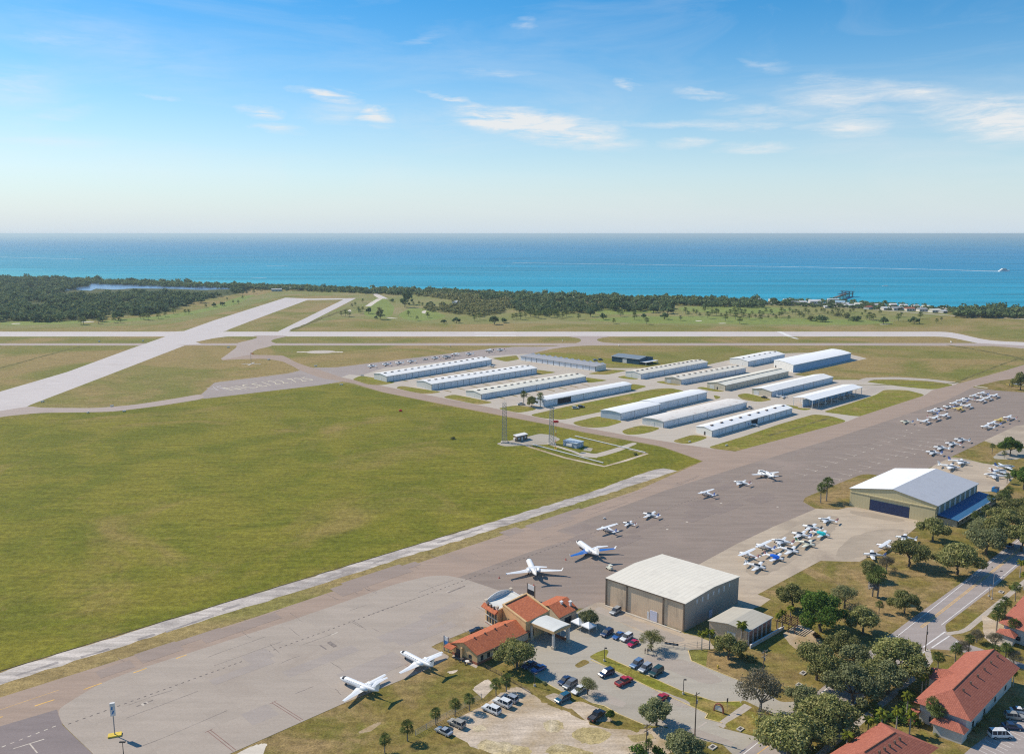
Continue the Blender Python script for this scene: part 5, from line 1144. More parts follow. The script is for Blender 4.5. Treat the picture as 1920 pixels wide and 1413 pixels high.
def prop(root, x, z, y=0, r=.95):
    b = MB(); b.tube((x - .05, y, z), (x + .3, y, z), .16, .03, 8); b.tube((x, y, z), (x, y + r * .5, z + r * .85), .07, .04, 4); b.tube((x, y, z), (x, y - r * .5, z - r * .85), .07, .04, 4); b.build('propeller', M_('metal_dark'), root)

def proto(name, cat='plane'): return thing(name, 'prototype', cat)
def high_wing(trim):
    t = proto('high_wing_plane')
    st = [(3.65, 1.15, .22, .24), (3.3, 1.18, .48, .42), (2.2, 1.2, .55, .52), (1.3, 1.4, .58, .78), (-.4, 1.45, .58, .80), (-1.8, 1.45, .38, .5), (-4.3, 1.5, .10, .18)]
    tubebody(st).build('fuselage', M_(PW), t, True)
    wing_mb([(.55, 0, 2.2, 1.6, .05), (.55, 2.6, 2.23, 1.6, .05), (.45, 5.5, 2.32, 1.1, .10)]).build('wing', M_(PW), t)
    wing_mb([(-4.0, 0, 1.6, 1.1, .07), (-4.15, 1.7, 1.6, .7, .05)]).build('tailplane', M_(PW), t)
    fin_mb((-3.3, -4.6, 1.55), (-4.25, -4.8, 2.9)).build('fin', M_(trim), t)
    bandbody([(1.75, 1.3, .57, .62), (1.25, 1.42, .585, .79), (.7, 1.43, .585, .80)], R(12), R(168)).build('windshield', M_(PG), t)
    b = MB()
    for s in (-1, 1): b.tube((.5, .55 * s, .8), (.6, 2.7 * s, 2.2), .05, .05, 5)
    b.build('wing_strut', M_(PW), t)
    b = bandbody([(3.2, 1.18, .49, .43), (1.5, 1.3, .575, .62), (-1.6, 1.45, .44, .56), (-4.1, 1.5, .12, .2)], R(-28), R(8), 1.02, 2); c = bandbody([(3.2, 1.18, .49, .43), (1.5, 1.3, .575, .62), (-1.6, 1.45, .44, .56), (-4.1, 1.5, .12, .2)], R(172), R(208), 1.02, 2); b.add(c.v, c.f); b.build('cheatline', M_(trim), t)
    for x, y in ((2.5, 0), (.1, 1.15), (.1, -1.15)): wheel(t, x, y, .24, .9)
    prop(t, 3.65, 1.15); return t
def low_wing(trim, cover=None):
    t = proto('low_wing_plane')
    st = [(3.55, 1.05, .22, .24), (3.2, 1.05, .46, .40), (2.0, 1.08, .55, .50), (1.0, 1.25, .58, .70), (-.5, 1.30, .56, .72), (-1.9, 1.22, .36, .45), (-4.0, 1.25, .10, .18)]
    tubebody(st).build('fuselage', M_(PW), t, True)
    wing_mb([(.5, 0, .72, 1.75, .18), (.5, 1.2, .78, 1.7, .18), (.35, 4.9, 1.12, 1.1, .10)]).build('wing', M_(PW), t)
    wing_mb([(-3.7, 0, 1.28, 1.05, .07), (-3.85, 1.9, 1.28, .75, .05)]).build('tailplane', M_(PW), t)
    fin_mb((-2.9, -4.2, 1.3), (-3.85, -4.45, 2.55)).build('fin', M_(trim), t)
    bandbody([(1.5, 1.2, .57, .60), (1.0, 1.27, .585, .71), (-.2, 1.31, .575, .725), (-.7, 1.3, .55, .70)], R(22), R(158)).build('windshield', M_(PG), t)
    if cover: bandbody([(1.9, 1.1, .62, .56), (1.0, 1.27, .66, .78), (-.6, 1.31, .66, .78), (-1.6, 1.24, .50, .56)], R(-10), R(190), 1.08).build('canopy_cover', M_(cover), t); 
    if cover: wing_mb([(.5, .5, .78, 1.78, .24), (.5, 1.4, .86, 1.74, .24)]).build('wing_cover', M_(cover), t)
    for x, y in ((2.3, 0), (.2, 1.6), (.2, -1.6)): wheel(t, x, y, .22, .7)
    prop(t, 3.55, 1.05); return t
def twin(trim):
    t = proto('twin_engine_plane')
    st = [(4.9, 1.35, .12, .14), (4.3, 1.4, .42, .40), (2.8, 1.5, .66, .62), (1.4, 1.6, .72, .78), (-1.2, 1.6, .70, .76), (-3.2, 1.6, .42, .5), (-5.3, 1.65, .10, .2)]
    tubebody(st).build('fuselage', M_(PW), t, True)
    wing_mb([(.5, 0, 1.1, 2.2, .2), (.5, 1.8, 1.2, 2.0, .2), (.2, 6.1, 1.5, 1.1, .10)]).build('wing', M_(PW), t)
    wing_mb([(-4.8, 0, 1.75, 1.3, .08), (-5.0, 2.4, 1.75, .8, .05)]).build('tailplane', M_(PW), t)
    fin_mb((-3.7, -5.5, 1.8), (-5.1, -5.9, 3.5)).build('fin', M_(trim), t)
    bandbody([(3.3, 1.47, .60, .58), (2.7, 1.5, .67, .63), (1.6, 1.6, .73, .79), (-.9, 1.6, .72, .78)], R(18), R(52), 1.02).build('window_band', M_(PG), t); bandbody([(3.3, 1.47, .60, .58), (2.7, 1.5, .67, .63), (1.6, 1.6, .73, .79), (-.9, 1.6, .72, .78)], R(128), R(162), 1.02).build('window_band', M_(PG), t)
    for s in (-1, 1):
        b = MB(); b.loft([ring(x, 1.35, r, r * .9) for x, r in ((2.5, .2), (2.2, .42), (.8, .48), (-1.2, .2))]); b.v = [(x, y + 1.9 * s, z) for x, y, z in b.v]; b.build('engine', M_(PW), t, True); prop(t, 2.5, 1.35, 1.9 * s, 1.0)
        wheel(t, .2, 1.9 * s, .28, 1.1)
    wheel(t, 3.4, 0, .25, 1.0); return t
def jet(wing_m=PW, L=16.5, span=19.5, winglet=True, straight=False, T=True, fat=1.0, trim=None):
    t = proto('business_jet'); k = L / 16.5; r = 1.08 * fat * k; zc = 1.95 * k
    S = [(8.2, -.25, .10, .10), (7.7, -.2, .45, .42), (6.8, -.08, .78, .74), (5.6, 0, .98, .96), (4.0, 0, 1, 1), (-2.2, 0, 1, 1), (-4.2, .12, .78, .82), (-6.4, .35, .42, .5), (-8.0, .5, .14, .18)]
    st = [(x * k, zc + dz * k, a * r, b_ * r) for x, dz, a, b_ in S]
    tubebody(st, 14).build('fuselage', M_(PW), t, True)
    hs_ = span / 2; sw = .9 if straight else 3.6
    wo = .6 if straight else 0.0
    ws = [(-.3 * k, 0, zc - .75 * r, 3.6 * k, .28), (-.6 * k, r * 1.1, zc - .72 * r, 3.3 * k, .26), (-.9 * k - sw * .35, hs_ * .45, zc - .45 * r, 2.2 * k, .18), (-.9 * k - sw * .85, hs_, zc - .1 * r, 1.05 * k, .09)]
    ws = [(a[0] - wo, *a[1:]) for a in ws]
    wing_mb(ws).build('wing', M_(wing_m), t)
    if winglet:
        for s in (-1, 1):
            b = MB(); x = ws[-1][0]; z = ws[-1][2]; b.loft([[(x + .5, hs_ * s, z), (x, (hs_ + .05) * s, z + .05), (x - .5, hs_ * s, z), (x, (hs_ - .05) * s, z)], [(x - .3, (hs_ + .45) * s, z + 1.2), (x - .5, (hs_ + .48) * s, z + 1.2), (x - .8, (hs_ + .45) * s, z + 1.2), (x - .5, (hs_ + .42) * s, z + 1.2)]]); b.build('winglet', M_(PW), t)
    ht_ = zc + (3.1 if T else 1.0) * k + .4
    fin_mb((-5.0 * k, -8.2 * k, zc + .5 * r), (-7.3 * k, -9.0 * k, zc + 3.1 * k + .4), .16).build('fin', M_(trim or PW), t)
    wing_mb([(-8.0 * k, 0, ht_ if T else zc + .9 * r, 1.7 * k, .1), (-8.8 * k, span * .18, (ht_ if T else zc + .9 * r) + .08, .8 * k, .06)]).build('tailplane', M_(trim or PW), t)
    for s in (-1, 1):
        b = MB(); b.loft([ring(x * k, zc + .55 * r, q * k, q * k, 12) for x, q in ((-2.3, .56), (-2.5, .64), (-3.6, .66), (-5.0, .42))]); b.v = [(x, y + 1.62 * s * r, z) for x, y, z in b.v]; e = b.build('engine', M_(PW), t, True)
        b = MB(); b.tube((-2.28 * k, 1.62 * s * r, zc + .55 * r), (-2.25 * k, 1.62 * s * r, zc + .55 * r), .48 * k, .48 * k, 12); b.build('intake', M_('metal_dark'), e)
        b = MB(); b.box(-4.4 * k, -3.0 * k, *sorted((.75 * s * r, 1.3 * s * r)), zc + .5 * r, zc + .62 * r); b.build('pylon', M_(PW), t)
        for j in range(7):
            x = (4.3 - j * .95) * k; q = MB(); a = R(24); y = s * r * 1.008 * math.cos(a); z = zc + r * 1.008 * math.sin(a); q.add([(x - .17, y, z - .17), (x + .17, y, z - .17), (x + .17, y - s * .1, z + .19), (x - .17, y - s * .1, z + .19)], [(0, 1, 2, 3)]); q.build('window', M_(PG), t)
    bandbody([(6.75 * k, zc - .07 * k, .80 * r, .76 * r), (6.3 * k, zc - .04 * k, .88 * r, .85 * r), (5.7 * k, zc, .97 * r, .95 * r)], R(25), R(155), 1.02, 8).build('windshield', M_('opening_dark'), t)
    for x, y in ((5.6, 0), (-1.4, 1.5), (-1.4, -1.5)): wheel(t, x * k, y * k, .33, zc - .4)
    return t
HW, LW, TW = high_wing('trim_blue'), low_wing('trim_blue'), twin('trim_blue')
LWB, LWT = low_wing('trim_red', 'cover_blue'), low_wing('trim_red', 'cover_teal')
J_small, J_mid, J_big = jet(PW, 14.2, 15.8, False, True, True, .9), jet(PW, 17.0, 20.0, True), jet('wing_blue', 17.5, 19.0, True, trim='plane_white')
PROTO = {'h': HW, 'l': LW, 't': TW, 'b': LWB, 'c': LWT, 'J': J_small, 'M': J_mid, 'B': J_big}
used = set()
def place(kind, px, heading, label, group=None, paint=None, scale=1.0, name=None):
    src = PROTO[kind]; p = U(*px, .03)
    if kind in used or paint: o = copy_tree(src, None, paint)
    else: o = src; used.add(kind)
    o.location = (p.x, p.y, .05); o.rotation_euler.z = R(heading); o.scale = (scale,) * 3
    if name: o.name = name
    o['label'] = label; o['category'] = 'plane'
    if group: o['group'] = group
    elif 'group' in o: del o['group']
    return o
# white body copies with other trims
BL, RD, GN, YL, CR, GY = {}, {'trim_blue': M_('trim_red')}, {'trim_blue': M_('trim_green')}, {PW: M_('plane_yellow'), 'trim_blue': M_('trim_blue')}, {PW: M_('plane_cream')}, {'trim_blue': M_('plane_grey')}
WT = {'trim_blue': M_(PW)}
ORD = ['first', 'second', 'third', 'fourth', 'fifth', 'sixth', 'seventh', 'eighth', 'ninth', 'tenth', 'eleventh', 'twelfth', 'thirteenth', 'fourteenth', 'fifteenth', 'sixteenth', 'seventeenth', 'eighteenth', 'nineteenth', 'twentieth']
def jet_at(kind, port, star, label, paint=None, dx=0.0, turn=0.0):
    a, b = U(*port, 1.6), U(*star, 1.6); d = b - a; h = math.degrees(math.atan2(d.y, d.x)) + 90 + turn; o = place(kind, (port[0], port[1]), h, label, None, paint)
    m_ = (a + b) / 2; o.location = (m_.x + math.cos(R(h)) * dx, m_.y + math.sin(R(h)) * dx, .05); return o
j = jet_at('J', (637, 1308.8), (722.7, 1266), 'white business jet with swept white tail parked lowest on the apron edge', None, 1.5, 8)
j = jet_at('J', (746.5, 1256.4), (826.6, 1223.7), 'white T-tailed business jet with dark outlined fin nearest the terminal sign', {PW: M_(PW), 'x': M_(PW)}, 1.5, 6)
for c in children(j):
    if c.name.startswith('fin'):
        b = MB()
        for s in (-1, 1): b.add([(-5.4, .13 * s, 3.3), (-6.4, .13 * s, 3.3), (-7.1, .11 * s, 4.4), (-6.5, .11 * s, 4.4)], [(0, 1, 2, 3)])
        b.build('fin_emblem', M_('metal_dark'), c)
jet_at('M', (946, 1074.7), (1053.7, 1068), 'white winged jet with upturned tips parked nose away before the terminal', None, 2.9)
jet_at('B', (1063, 1042), (1151, 1027), 'white jet with bright blue wings beside the tall tan hangar', None, 2.6)
# taxi line
place('t', (1435, 894), 108, 'white straight winged twin with nose turned away, topmost of the taxi line', None, WT, 1.25)
place('t', (1390, 909), 140, 'white twin with red nose next to the topmost plane of the taxi line', None, RD, .82)
place('h', (1325, 930), 128, 'small white high wing plane alone in the middle of the dark ramp')
place('l', (1219, 969), 142, 'white low wing plane, upper one of the three planes above the blue winged jet')
place('l', (1179, 984.5), 150, 'small pinkish white low wing plane between two larger ones on the ramp', None, RD, .75)
place('h', (1140, 998), 128, 'white high wing plane closest to the blue winged jet', None, BL, 1.05)
# east ramp cluster
G_E = 'light planes parked on the pale concrete ramp'
place('h', (1402, 1046), 132, 'white high wing plane with red sides at the lower left of the concrete ramp', G_E, RD)
place('h', (1433, 1030), 132, 'white high wing plane with blue grey body, second from the lower left', G_E, BL)
place('t', (1466, 1020), 146, 'white twin with pink nose and dark stripe in the ramp cluster', G_E, RD, .85)
place('b', (1452, 1049), -40, 'white low wing plane under a bright blue cabin cover', G_E)
place('l', (1417.5, 1066), -35, 'white low wing plane lowest on the concrete ramp, nearest the tan hangar roof', G_E, WT)
place('l', (1479, 1036), -38, 'grey white low wing plane right of the blue covered one', G_E, GY, 1.05)
place('l', (1501, 1007), 138, 'white low wing plane with blue stripe left of the teal covered one', G_E, BL, 1.05)
place('l', (1511, 1023), -38, 'green tinted white low wing plane below the blue striped one', G_E, {PW: M_('plane_cream'), 'trim_blue': M_('trim_green')})
place('l', (1521, 993), 138, 'white low wing plane with a dark fin above the teal covered one', G_E, {'trim_blue': M_('metal_dark')}, 1.05)
place('c', (1539, 1005), -38, 'white low wing plane under a teal cabin cover', G_E)
place('t', (1551, 979), 146, 'pale low wing twin highest up the concrete ramp', G_E, RD, .78)
place('l', (1638, 1045), 160, 'white low wing plane half hidden at the left of the trees by the ramp', G_E, BL)
place('h', (1661, 1030), 135, 'white plane behind the bare grey tree on the ramp edge', G_E, RD)
place('l', (1697, 1013), 150, 'white plane showing above the round tree at the ramp edge', G_E, GY)
# tie-downs on the far part of the ramp
G_T = 'light planes tied down in rows on the far end of the ramp'
rowA = [((1698.8, 793.5), 'l', 142, CR), ((1733, 794), 'h', -44, WT), ((1751.5, 788), 'h', -44, RD), ((1770, 783), 'h', -44, BL)]
wA = ['cream low wing plane standing alone at the near end of the tie-downs', 'white high wing plane with tall white tail next to the lone cream one', 'white high wing plane with red tail, second of the near trio', 'white high wing plane with blue tail, third of the near trio']
for (p, k, h, pt), lb in zip(rowA, wA): place(k, p, h, lb, G_T, pt)
rowB = [((1748, 775), 'h', BL), ((1761, 770), 'l', RD), ((1777.5, 765), 'l', BL), ((1790, 760), 'h', WT), ((1802, 755), 'h', BL), ((1813, 750.5), 'l', GY), ((1827, 746), 'h', WT), ((1842, 741), 'h', GY)]
for i, (p, k, pt) in enumerate(rowB): place(k, p, 134, 'white %s plane, %s from the near end of the tie-down row beside the taxiway' % ('high wing' if k == 'h' else 'low wing', ORD[i]), G_T, pt)
rowC = [((1797, 770.5), 'h', YL), ((1813, 765), 'h', WT), ((1839, 754.5), 'h', RD), ((1850.5, 750), 'h', WT), ((1864, 745.5), 'h', BL)]
wC = ['yellow high wing plane in the tie-down row facing the hangars', 'white high wing plane just behind the yellow one in its row', 'white high wing plane with red tail in the far trio of tie-downs', 'white high wing plane in the middle of the far trio of tie-downs', 'white high wing plane with blue tail at the far end of the tie-downs']
for (p, k, pt), lb in zip(rowC, wC): place(k, p, -44, lb, G_T, pt)
rowD = [((1850, 804), 'h', WT), ((1862, 798), 'h', BL), ((1875, 792), 'h', YL), ((1892, 787), 'h', RD)]
wD = ['white high wing plane at the near end of the right hand four', 'white high wing plane with blue tail just before the yellow one', 'yellow high wing plane in the right hand four', 'white high wing plane with red tail behind the right hand yellow one']
for (p, k, pt), lb in zip(rowD, wD): place(k, p, 134, lb, G_T, pt)
rowE = [((1749.5, 852), 'l', BL), ((1764, 843), 'l', WT), ((1785.5, 835.5), 'l', RD), ((1802, 828), 'l', GY)]
wE = ['blue and white low wing plane at the near end of the lower tie-down four', 'white low wing plane right behind the blue and white one', 'white low wing plane with red fin, third of the lower four', 'greyish low wing plane at the far end of the lower four']
for (p, k, pt), lb in zip(rowE, wE): place(k, p, 142, lb, G_T, pt, 1.1)
for p, h, pt, lb in (((1780, 879), -35, WT, 'white twin just behind the two tone roof, nearer one of a pair'), ((1799, 870), -35, BL, 'white twin with blue fin, farther one of the pair behind the hangar'), ((1865, 896), 150, WT, 'white twin nearest the dumpster on the small concrete ramp'), ((1873, 888), 20, RD, 'white twin with tall red tail in the middle of the small ramp'), ((1884, 879), 0, BL, 'white twin nearest the road trees on the small ramp')):
    place('t', p, h, lb, 'twins on the small concrete ramp', pt)
# far apron by the first row hangar
G_F = 'small planes on the far apron'
farp = [((696.5, 688.5), 'l', 165, WT), ((724, 685), 'l', 170, BL), ((748, 682.5), 'l', 165, WT), ((770.6, 679.5), 'l', 170, WT), ((816, 673), 'l', 165, RD), ((838, 671.5), 't', 160, {PW: M_('plane_grey'), 'trim_blue': M_('trim_red')}), ((853, 667), 'h', 150, WT), ((879.5, 665.5), 'l', 165, WT), ((917, 660), 'h', 160, {'trim_blue': M_('metal_dark')}), ((938, 658), 'l', 165, RD)]
for i, (p, k, h, pt) in enumerate(farp): place(k, p, h, '%s plane on the far apron, %s from the left along the first hangar' % ('dark' if i == 5 else 'white', ORD[i]), G_F, pt, 1.15)
place('l', (797, 675), 150, 'tiny dark plane between white ones on the far apron', G_F, {PW: M_('plane_grey'), 'trim_blue': M_('metal_dark')}, .8)
place('l', (921, 687.5), 20, 'white low wing plane at the far end of the leftmost row hangar', None, GY, .9)
place('l', (1467, 745.5), -20, 'white low wing plane outside the hangar by the open shade hangar', None, WT)
place('l', (1411, 798), 30, 'bluish low wing plane in front of the narrow hangar open bay', None, BL, .9)
place('h', (1510, 758), 40, 'white plane at the near end under the open shade hangar', None, WT, .9)
for k in range(4):
    q = SHADE.pt(SHADE.L * (.3 + .19 * k), 3.5); o = place('l', (1500, 700), 300, 'white low wing plane parked under the shade roof, %s from the near end' % ORD[k + 1], 'planes under the shade roof', [WT, BL, RD, GY][k], .85); o.location = (q.x, q.y, .05)
place('l', (1897, 724), 30, 'yellow low wing plane under the trees beyond the tie-downs', None, {PW: M_('plane_yellow')}); place('l', (1908, 722), 30, 'white low wing plane under the trees beside the yellow one', None, WT)

# ------------------------------------------------------------------ cars (front +X)
def paint_mat(n, c, metal=0.0): 
    m = bpy.data.materials.new('car_' + n); t = nt(m); oi = t.nodes.new('ShaderNodeObjectInfo')
    b = finish(t, ramp_mix(t, noise_tex(t, mapped(t), 2.0), lum(c, .9), lum(c, 1.08)), .28, .5, metal); b.inputs['Coat Weight'].default_value = .4; MATS['car_' + n] = m; return m
CARC = {'white': (.72, .72, .70), 'silver': (.42, .44, .46), 'grey': (.20, .21, .22), 'black': (.012, .012, .014), 'navy': (.02, .04, .10), 'blue': (.03, .11, .32), 'skyblue': (.16, .25, .38), 'red': (.42, .012, .02), 'green': (.02, .055, .045), 'crimson': (.50, .01, .07), 'teal': (.02, .10, .16), 'tan': (.36, .33, .28)}
for n, c in CARC.items(): paint_mat(n, c, .25 if n in ('silver', 'grey', 'skyblue') else 0)
mat('headlight_lens', (.75, .76, .78), .15, .03, 1.0, .6); mat('taillight_lens', (.45, .02, .02), .2, .05, 1.0, .6); mat('rim_metal', (.45, .46, .47), .35, .05, 1.0, .5, .5)
def car_proto(kind):
    t = thing('parked_' + {'sedan': 'sedan', 'suv': 'suv', 'pickup': 'pickup', 'van': 'van'}[kind], 'prototype', 'car'); Pm = M_('car_white')
    W = {'sedan': .91, 'suv': .95, 'pickup': 1.0, 'van': 1.0}[kind]; wr = .33 if kind == 'sedan' else .37
    if kind == 'sedan': body = [(-2.35, .5, .82), (-2.25, .3, .95), (-1.5, .28, .98), (1.0, .28, .96), (2.1, .3, .80), (2.35, .45, .66)]; gh = [(-1.75, .96, .97), (-1.05, .96, 1.42), (.25, .96, 1.44), (1.05, .95, .96)]; rf = (-1.0, .2, 1.44)
    elif kind == 'suv': body = [(-2.35, .5, 1.0), (-2.3, .34, 1.08), (-1.5, .32, 1.10), (1.0, .32, 1.10), (2.15, .34, .98), (2.4, .5, .80)]; gh = [(-2.28, 1.08, 1.09), (-2.05, 1.08, 1.72), (.35, 1.09, 1.76), (1.15, 1.09, 1.10)]; rf = (-2.0, .3, 1.76)
    elif kind == 'pickup': body = [(-2.85, .55, 1.05), (-2.8, .4, 1.10), (-.9, .38, 1.10), (1.2, .38, 1.12), (2.6, .4, 1.02), (2.85, .55, .85)]; gh = [(-.95, 1.1, 1.11), (-.75, 1.1, 1.76), (.75, 1.1, 1.80), (1.4, 1.1, 1.12)]; rf = (-.7, .7, 1.80)
    else: body = [(-2.7, .5, 1.1), (-2.65, .35, 1.15), (-1.5, .34, 1.15), (1.6, .34, 1.15), (2.4, .36, 1.0), (2.65, .5, .85)]; gh = [(-2.63, 1.14, 1.16), (-2.5, 1.14, 2.05), (1.0, 1.14, 2.08), (1.95, 1.14, 1.16)]; rf = (-2.45, .95, 2.08)
    b = MB(); b.loft([[(x, -W * k, z0), (x, W * k, z0), (x, W, z0 + (z1 - z0) * .5), (x, W * .93, z1), (x, -W * .93, z1), (x, -W, z0 + (z1 - z0) * .5)] for x, z0, z1 in body for k in (.9,)]); b.build('body', Pm, t)
    b = MB(); b.loft([[(x, -W * .90, z0), (x, W * .90, z0), (x, W * .76, z1), (x, -W * .76, z1)] for x, z0, z1 in gh]); b.build('window', M_('window_glass'), t)
    b = MB(); b.box(rf[0], rf[1], -W * .775, W * .775, rf[2] - .03, rf[2] + .05); b.build('roof', Pm, t)
    if kind in ('van', 'suv'):
        b = MB()
        for s in (-1, 1):
            for x in ((-2.2, -.6, .2) if kind == 'suv' else (-2.45, -1.3, -.2, .7)): b.loft([[(x - .07, s * W * .905, gh[0][1]), (x + .07, s * W * .905, gh[0][1]), (x + .07, s * W * .775, rf[2] - .02), (x - .07, s * W * .775, rf[2] - .02)], [(x - .07, s * W * .93, gh[0][1]), (x + .07, s * W * .93, gh[0][1]), (x + .07, s * W * .80, rf[2]), (x - .07, s * W * .80, rf[2])]])
        b.build('door_pillar', Pm, t)
    if kind == 'pickup': b = MB(); b.box(-2.7, -1.05, -W * .78, W * .78, 1.085, 1.125); b.build('load_bed', M_('metal_dark'), t); b = MB(); b.box(-2.75, -1.0, W * .80, W * .92, 1.09, 1.2); b.box(-2.75, -1.0, -W * .92, -W * .80, 1.09, 1.2); b.build('bed_rail', Pm, t)
    xw = {'sedan': (1.45, -1.4), 'suv': (1.5, -1.45), 'pickup': (1.8, -1.75), 'van': (1.75, -1.7)}[kind]
    for x in xw:
        for s in (-1, 1):
            b = MB(); b.tube((x, s * (W - .16), wr), (x, s * (W + .02), wr), wr, wr, 12); w = b.build('wheel', M_('black_rubber'), t); q = MB(); q.tube((x, s * (W + .02), wr), (x, s * (W + .045), wr), wr * .6, wr * .55, 10); q.build('rim', M_('rim_metal'), w)
    xf, xb = body[-1][0], body[0][0]; zf, zb = body[-2][2] - .12, body[0][2] - .1
    for s in (-1, 1):
        y = sorted((s * W * .55, s * W * .86)); b = MB(); b.box(xf - .22, xf + .012, y[0], y[1], zf - .16, zf - .02); b.build('headlight', M_('headlight_lens'), t); b = MB(); b.box(xb - .012, xb + .1, y[0], y[1], zb - .2, zb); b.build('taillight', M_('taillight_lens'), t)
    return t
CARS = {k: car_proto(k) for k in ('sedan', 'suv', 'pickup', 'van')}; used_c = set()
def car(kind, px, heading, colour, label, group=None, scale=1.0):
    p = U(*px, .6); src = CARS[kind]; pt = {'car_white': M_('car_' + colour)}
    o = copy_tree(src, None, pt)
    if kind not in used_c: used_c.add(kind)
    o.location = (p.x, p.y, .05); o.rotation_euler.z = R(heading); o.scale = (scale,) * 3
    o['label'] = label; o['category'] = {'pickup': 'pickup truck', 'van': 'van'}.get(kind, 'car')
    if group: o['group'] = group
    return o
GC, GD, GV = 'cars in the terminal parking lot', 'cars on the dirt lot', 'cars outside the villa'
car('suv', (1193.7, 1244.5), 227, 'skyblue', 'pale blue SUV, left one of three along the median', GC); car('suv', (1210, 1252.5), 227, 'silver', 'silver SUV in the middle of three along the median', GC); car('suv', (1230.5, 1259.5), 227, 'green', 'dark green SUV, right one of three along the median', GC, 1.08)
car('suv', (1137, 1261.5), 215, 'navy', 'dark blue SUV parked alone beside the median, left of the red pickup', GC); car('pickup', (1170, 1277), 40, 'red', 'red pickup truck with dark bed beside the median', GC)
car('sedan', (1241, 1307), 47, 'red', 'bright red car half hidden behind the round lot tree', GC)
car('sedan', (1059, 1275), 227, 'navy', 'dark blue car, left one of three by the lawn kerb', GC); car('suv', (1069, 1283), 227, 'grey', 'dark grey car, middle one of three by the lawn kerb', GC); car('sedan', (1085, 1292.5), 227, 'white', 'white car under the small thin tree by the lawn kerb', GC)
car('pickup', (1119, 1341), 50, 'black', 'black pickup truck on the sandy parking pad', GC); car('suv', (1055, 1309), 222, 'teal', 'dark teal SUV on the grass edge of the dirt lot', GC)
car('sedan', (1010, 1253), 222, 'blue', 'blue car in the shade of the big oak by the terminal', GC); car('sedan', (992, 1246), 222, 'navy', 'dark car deepest in the shade of the terminal oak', GC)
car('suv', (1138, 1186.5), 227, 'navy', 'dark blue SUV in tree shade right beside the tents', GC); car('sedan', (1159.7, 1191), 227, 'blue', 'bright blue car beside a white SUV near the tents', GC); car('suv', (1174.7, 1195), 227, 'white', 'white SUV between the blue car and the crimson car', GC); car('sedan', (1187, 1205), 227, 'crimson', 'crimson compact car at the right end of the tent row', GC, .9)
car('suv', (1154, 1145.5), 230, 'silver', 'silver SUV parked against the tall tan hangar')
car('sedan', (832, 1370), 143, 'silver', 'silver sedan at the left end of the dirt lot', GD); car('suv', (856.3, 1356), 143, 'tan', 'tan wagon beside the silver sedan on the dirt lot', GD); car('suv', (921.6, 1330), 143, 'white', 'white SUV, nearest of three by the palms', GD, 1.1); car('suv', (942.4, 1317.5), 143, 'white', 'white SUV in the middle of three by the palms', GD, 1.1); car('suv', (956, 1309), 143, 'silver', 'silver SUV, farthest of three by the palms', GD)
car('sedan', (893.7, 1181.5), 200, 'black', 'black car on the grass behind the terminal wing')
car('van', (1875.8, 1377), 0, 'white', 'long white van nearest the villa car park edge', GV); car('sedan', (1898, 1361), -10, 'navy', 'dark blue sedan next to the white van at the villa', GV); car('suv', (1903, 1343), -12, 'tan', 'beige SUV third from the van at the villa', GV); car('sedan', (1913, 1332), -12, 'white', 'white car farthest from the van at the villa', GV)
car('sedan', (1894, 1023), 225, 'navy', 'dark car driving on the tree shaded road')
car('pickup', (977, 757.5), 20, 'white', 'white truck parked by the palm clump at the hangars'); car('suv', (1079, 764.5), 10, 'white', 'white SUV on the grass strip between hangars'); car('suv', (1090, 762.5), 15, 'black', 'black SUV beside the white one on the hangar grass')
car('suv', (1116, 675), 30, 'silver', 'silver car left of the navy hangar'); car('suv', (1126, 674), 30, 'grey', 'grey car nearest the navy hangar'); car('pickup', (1406, 764), 60, 'white', 'white truck at the far end of the rust stained hangar'); car('sedan', (1433.5, 744.5), -40, 'black', 'black car by a hangar gable near the shade hangar')
for c in CARS.values():   # the pattern cars themselves are not part of the place
    for o in [c] + [x for x in bpy.data.objects if x.parent == c or (x.parent and x.parent.parent == c)]: bpy.data.objects.remove(o)
for k, o in PROTO.items():
    if k not in used:
        for x in [o] + [x for x in bpy.data.objects if x.parent == o or (x.parent and x.parent.parent == o)]: bpy.data.objects.remove(x)
# ramp tug
p = U(1142.8, 1067); t_ = thing('ramp_tug', 'small cream ramp tug beside the blue winged jet tail', 'tug', p, R(120)); b = MB(); b.loft([[(x, -.7, .35), (x, .7, .35), (x, .66, z), (x, -.66, z)] for x, z in ((-1.3, .8), (-.2, .85), (1.1, .9), (1.3, .7))]); b.build('body', M_('plane_cream'), t_)
b = MB(); b.box(-1.2, .3, -.65, .65, 1.8, 1.88); b.build('roof', M_('plane_cream'), t_); b = MB()
for x in (-1.15, .25):
    for y in (-.6, .6): b.tube((x, y, .8), (x, y, 1.8), .04, .04, 5)
b.build('roof_post', M_('metal_dark'), t_)
for x in (-.85, .85):
    for y in (-.7, .7): b = MB(); b.tube((x, y - .1, .28), (x, y + .1, .28), .28, .28, 10); b.build('wheel', M_('black_rubber'), t_)
# cones by the jets
for q, lb in (((936, 1083.5), 'dark cone off the left wing tip of the terminal jet'), ((1001, 1098), 'red cone behind the terminal jet'), ((1061, 1049.5), 'red cone by the left wing tip of the blue winged jet'), ((676 - 0, 1280) if False else (671, 1279), 'orange cone near the nose of the lowest jet')):
    b = MB(); b.box(-.25, .25, -.25, .25, 0, .06); b.tube((0, 0, .06), (0, 0, .8), .2, .04, 8); o = b.build('traffic_cone', M_('red_paint')); o.location = U(*q); o.location.z = .05; tag(o, lb, 'cone', 'traffic cones on the apron')
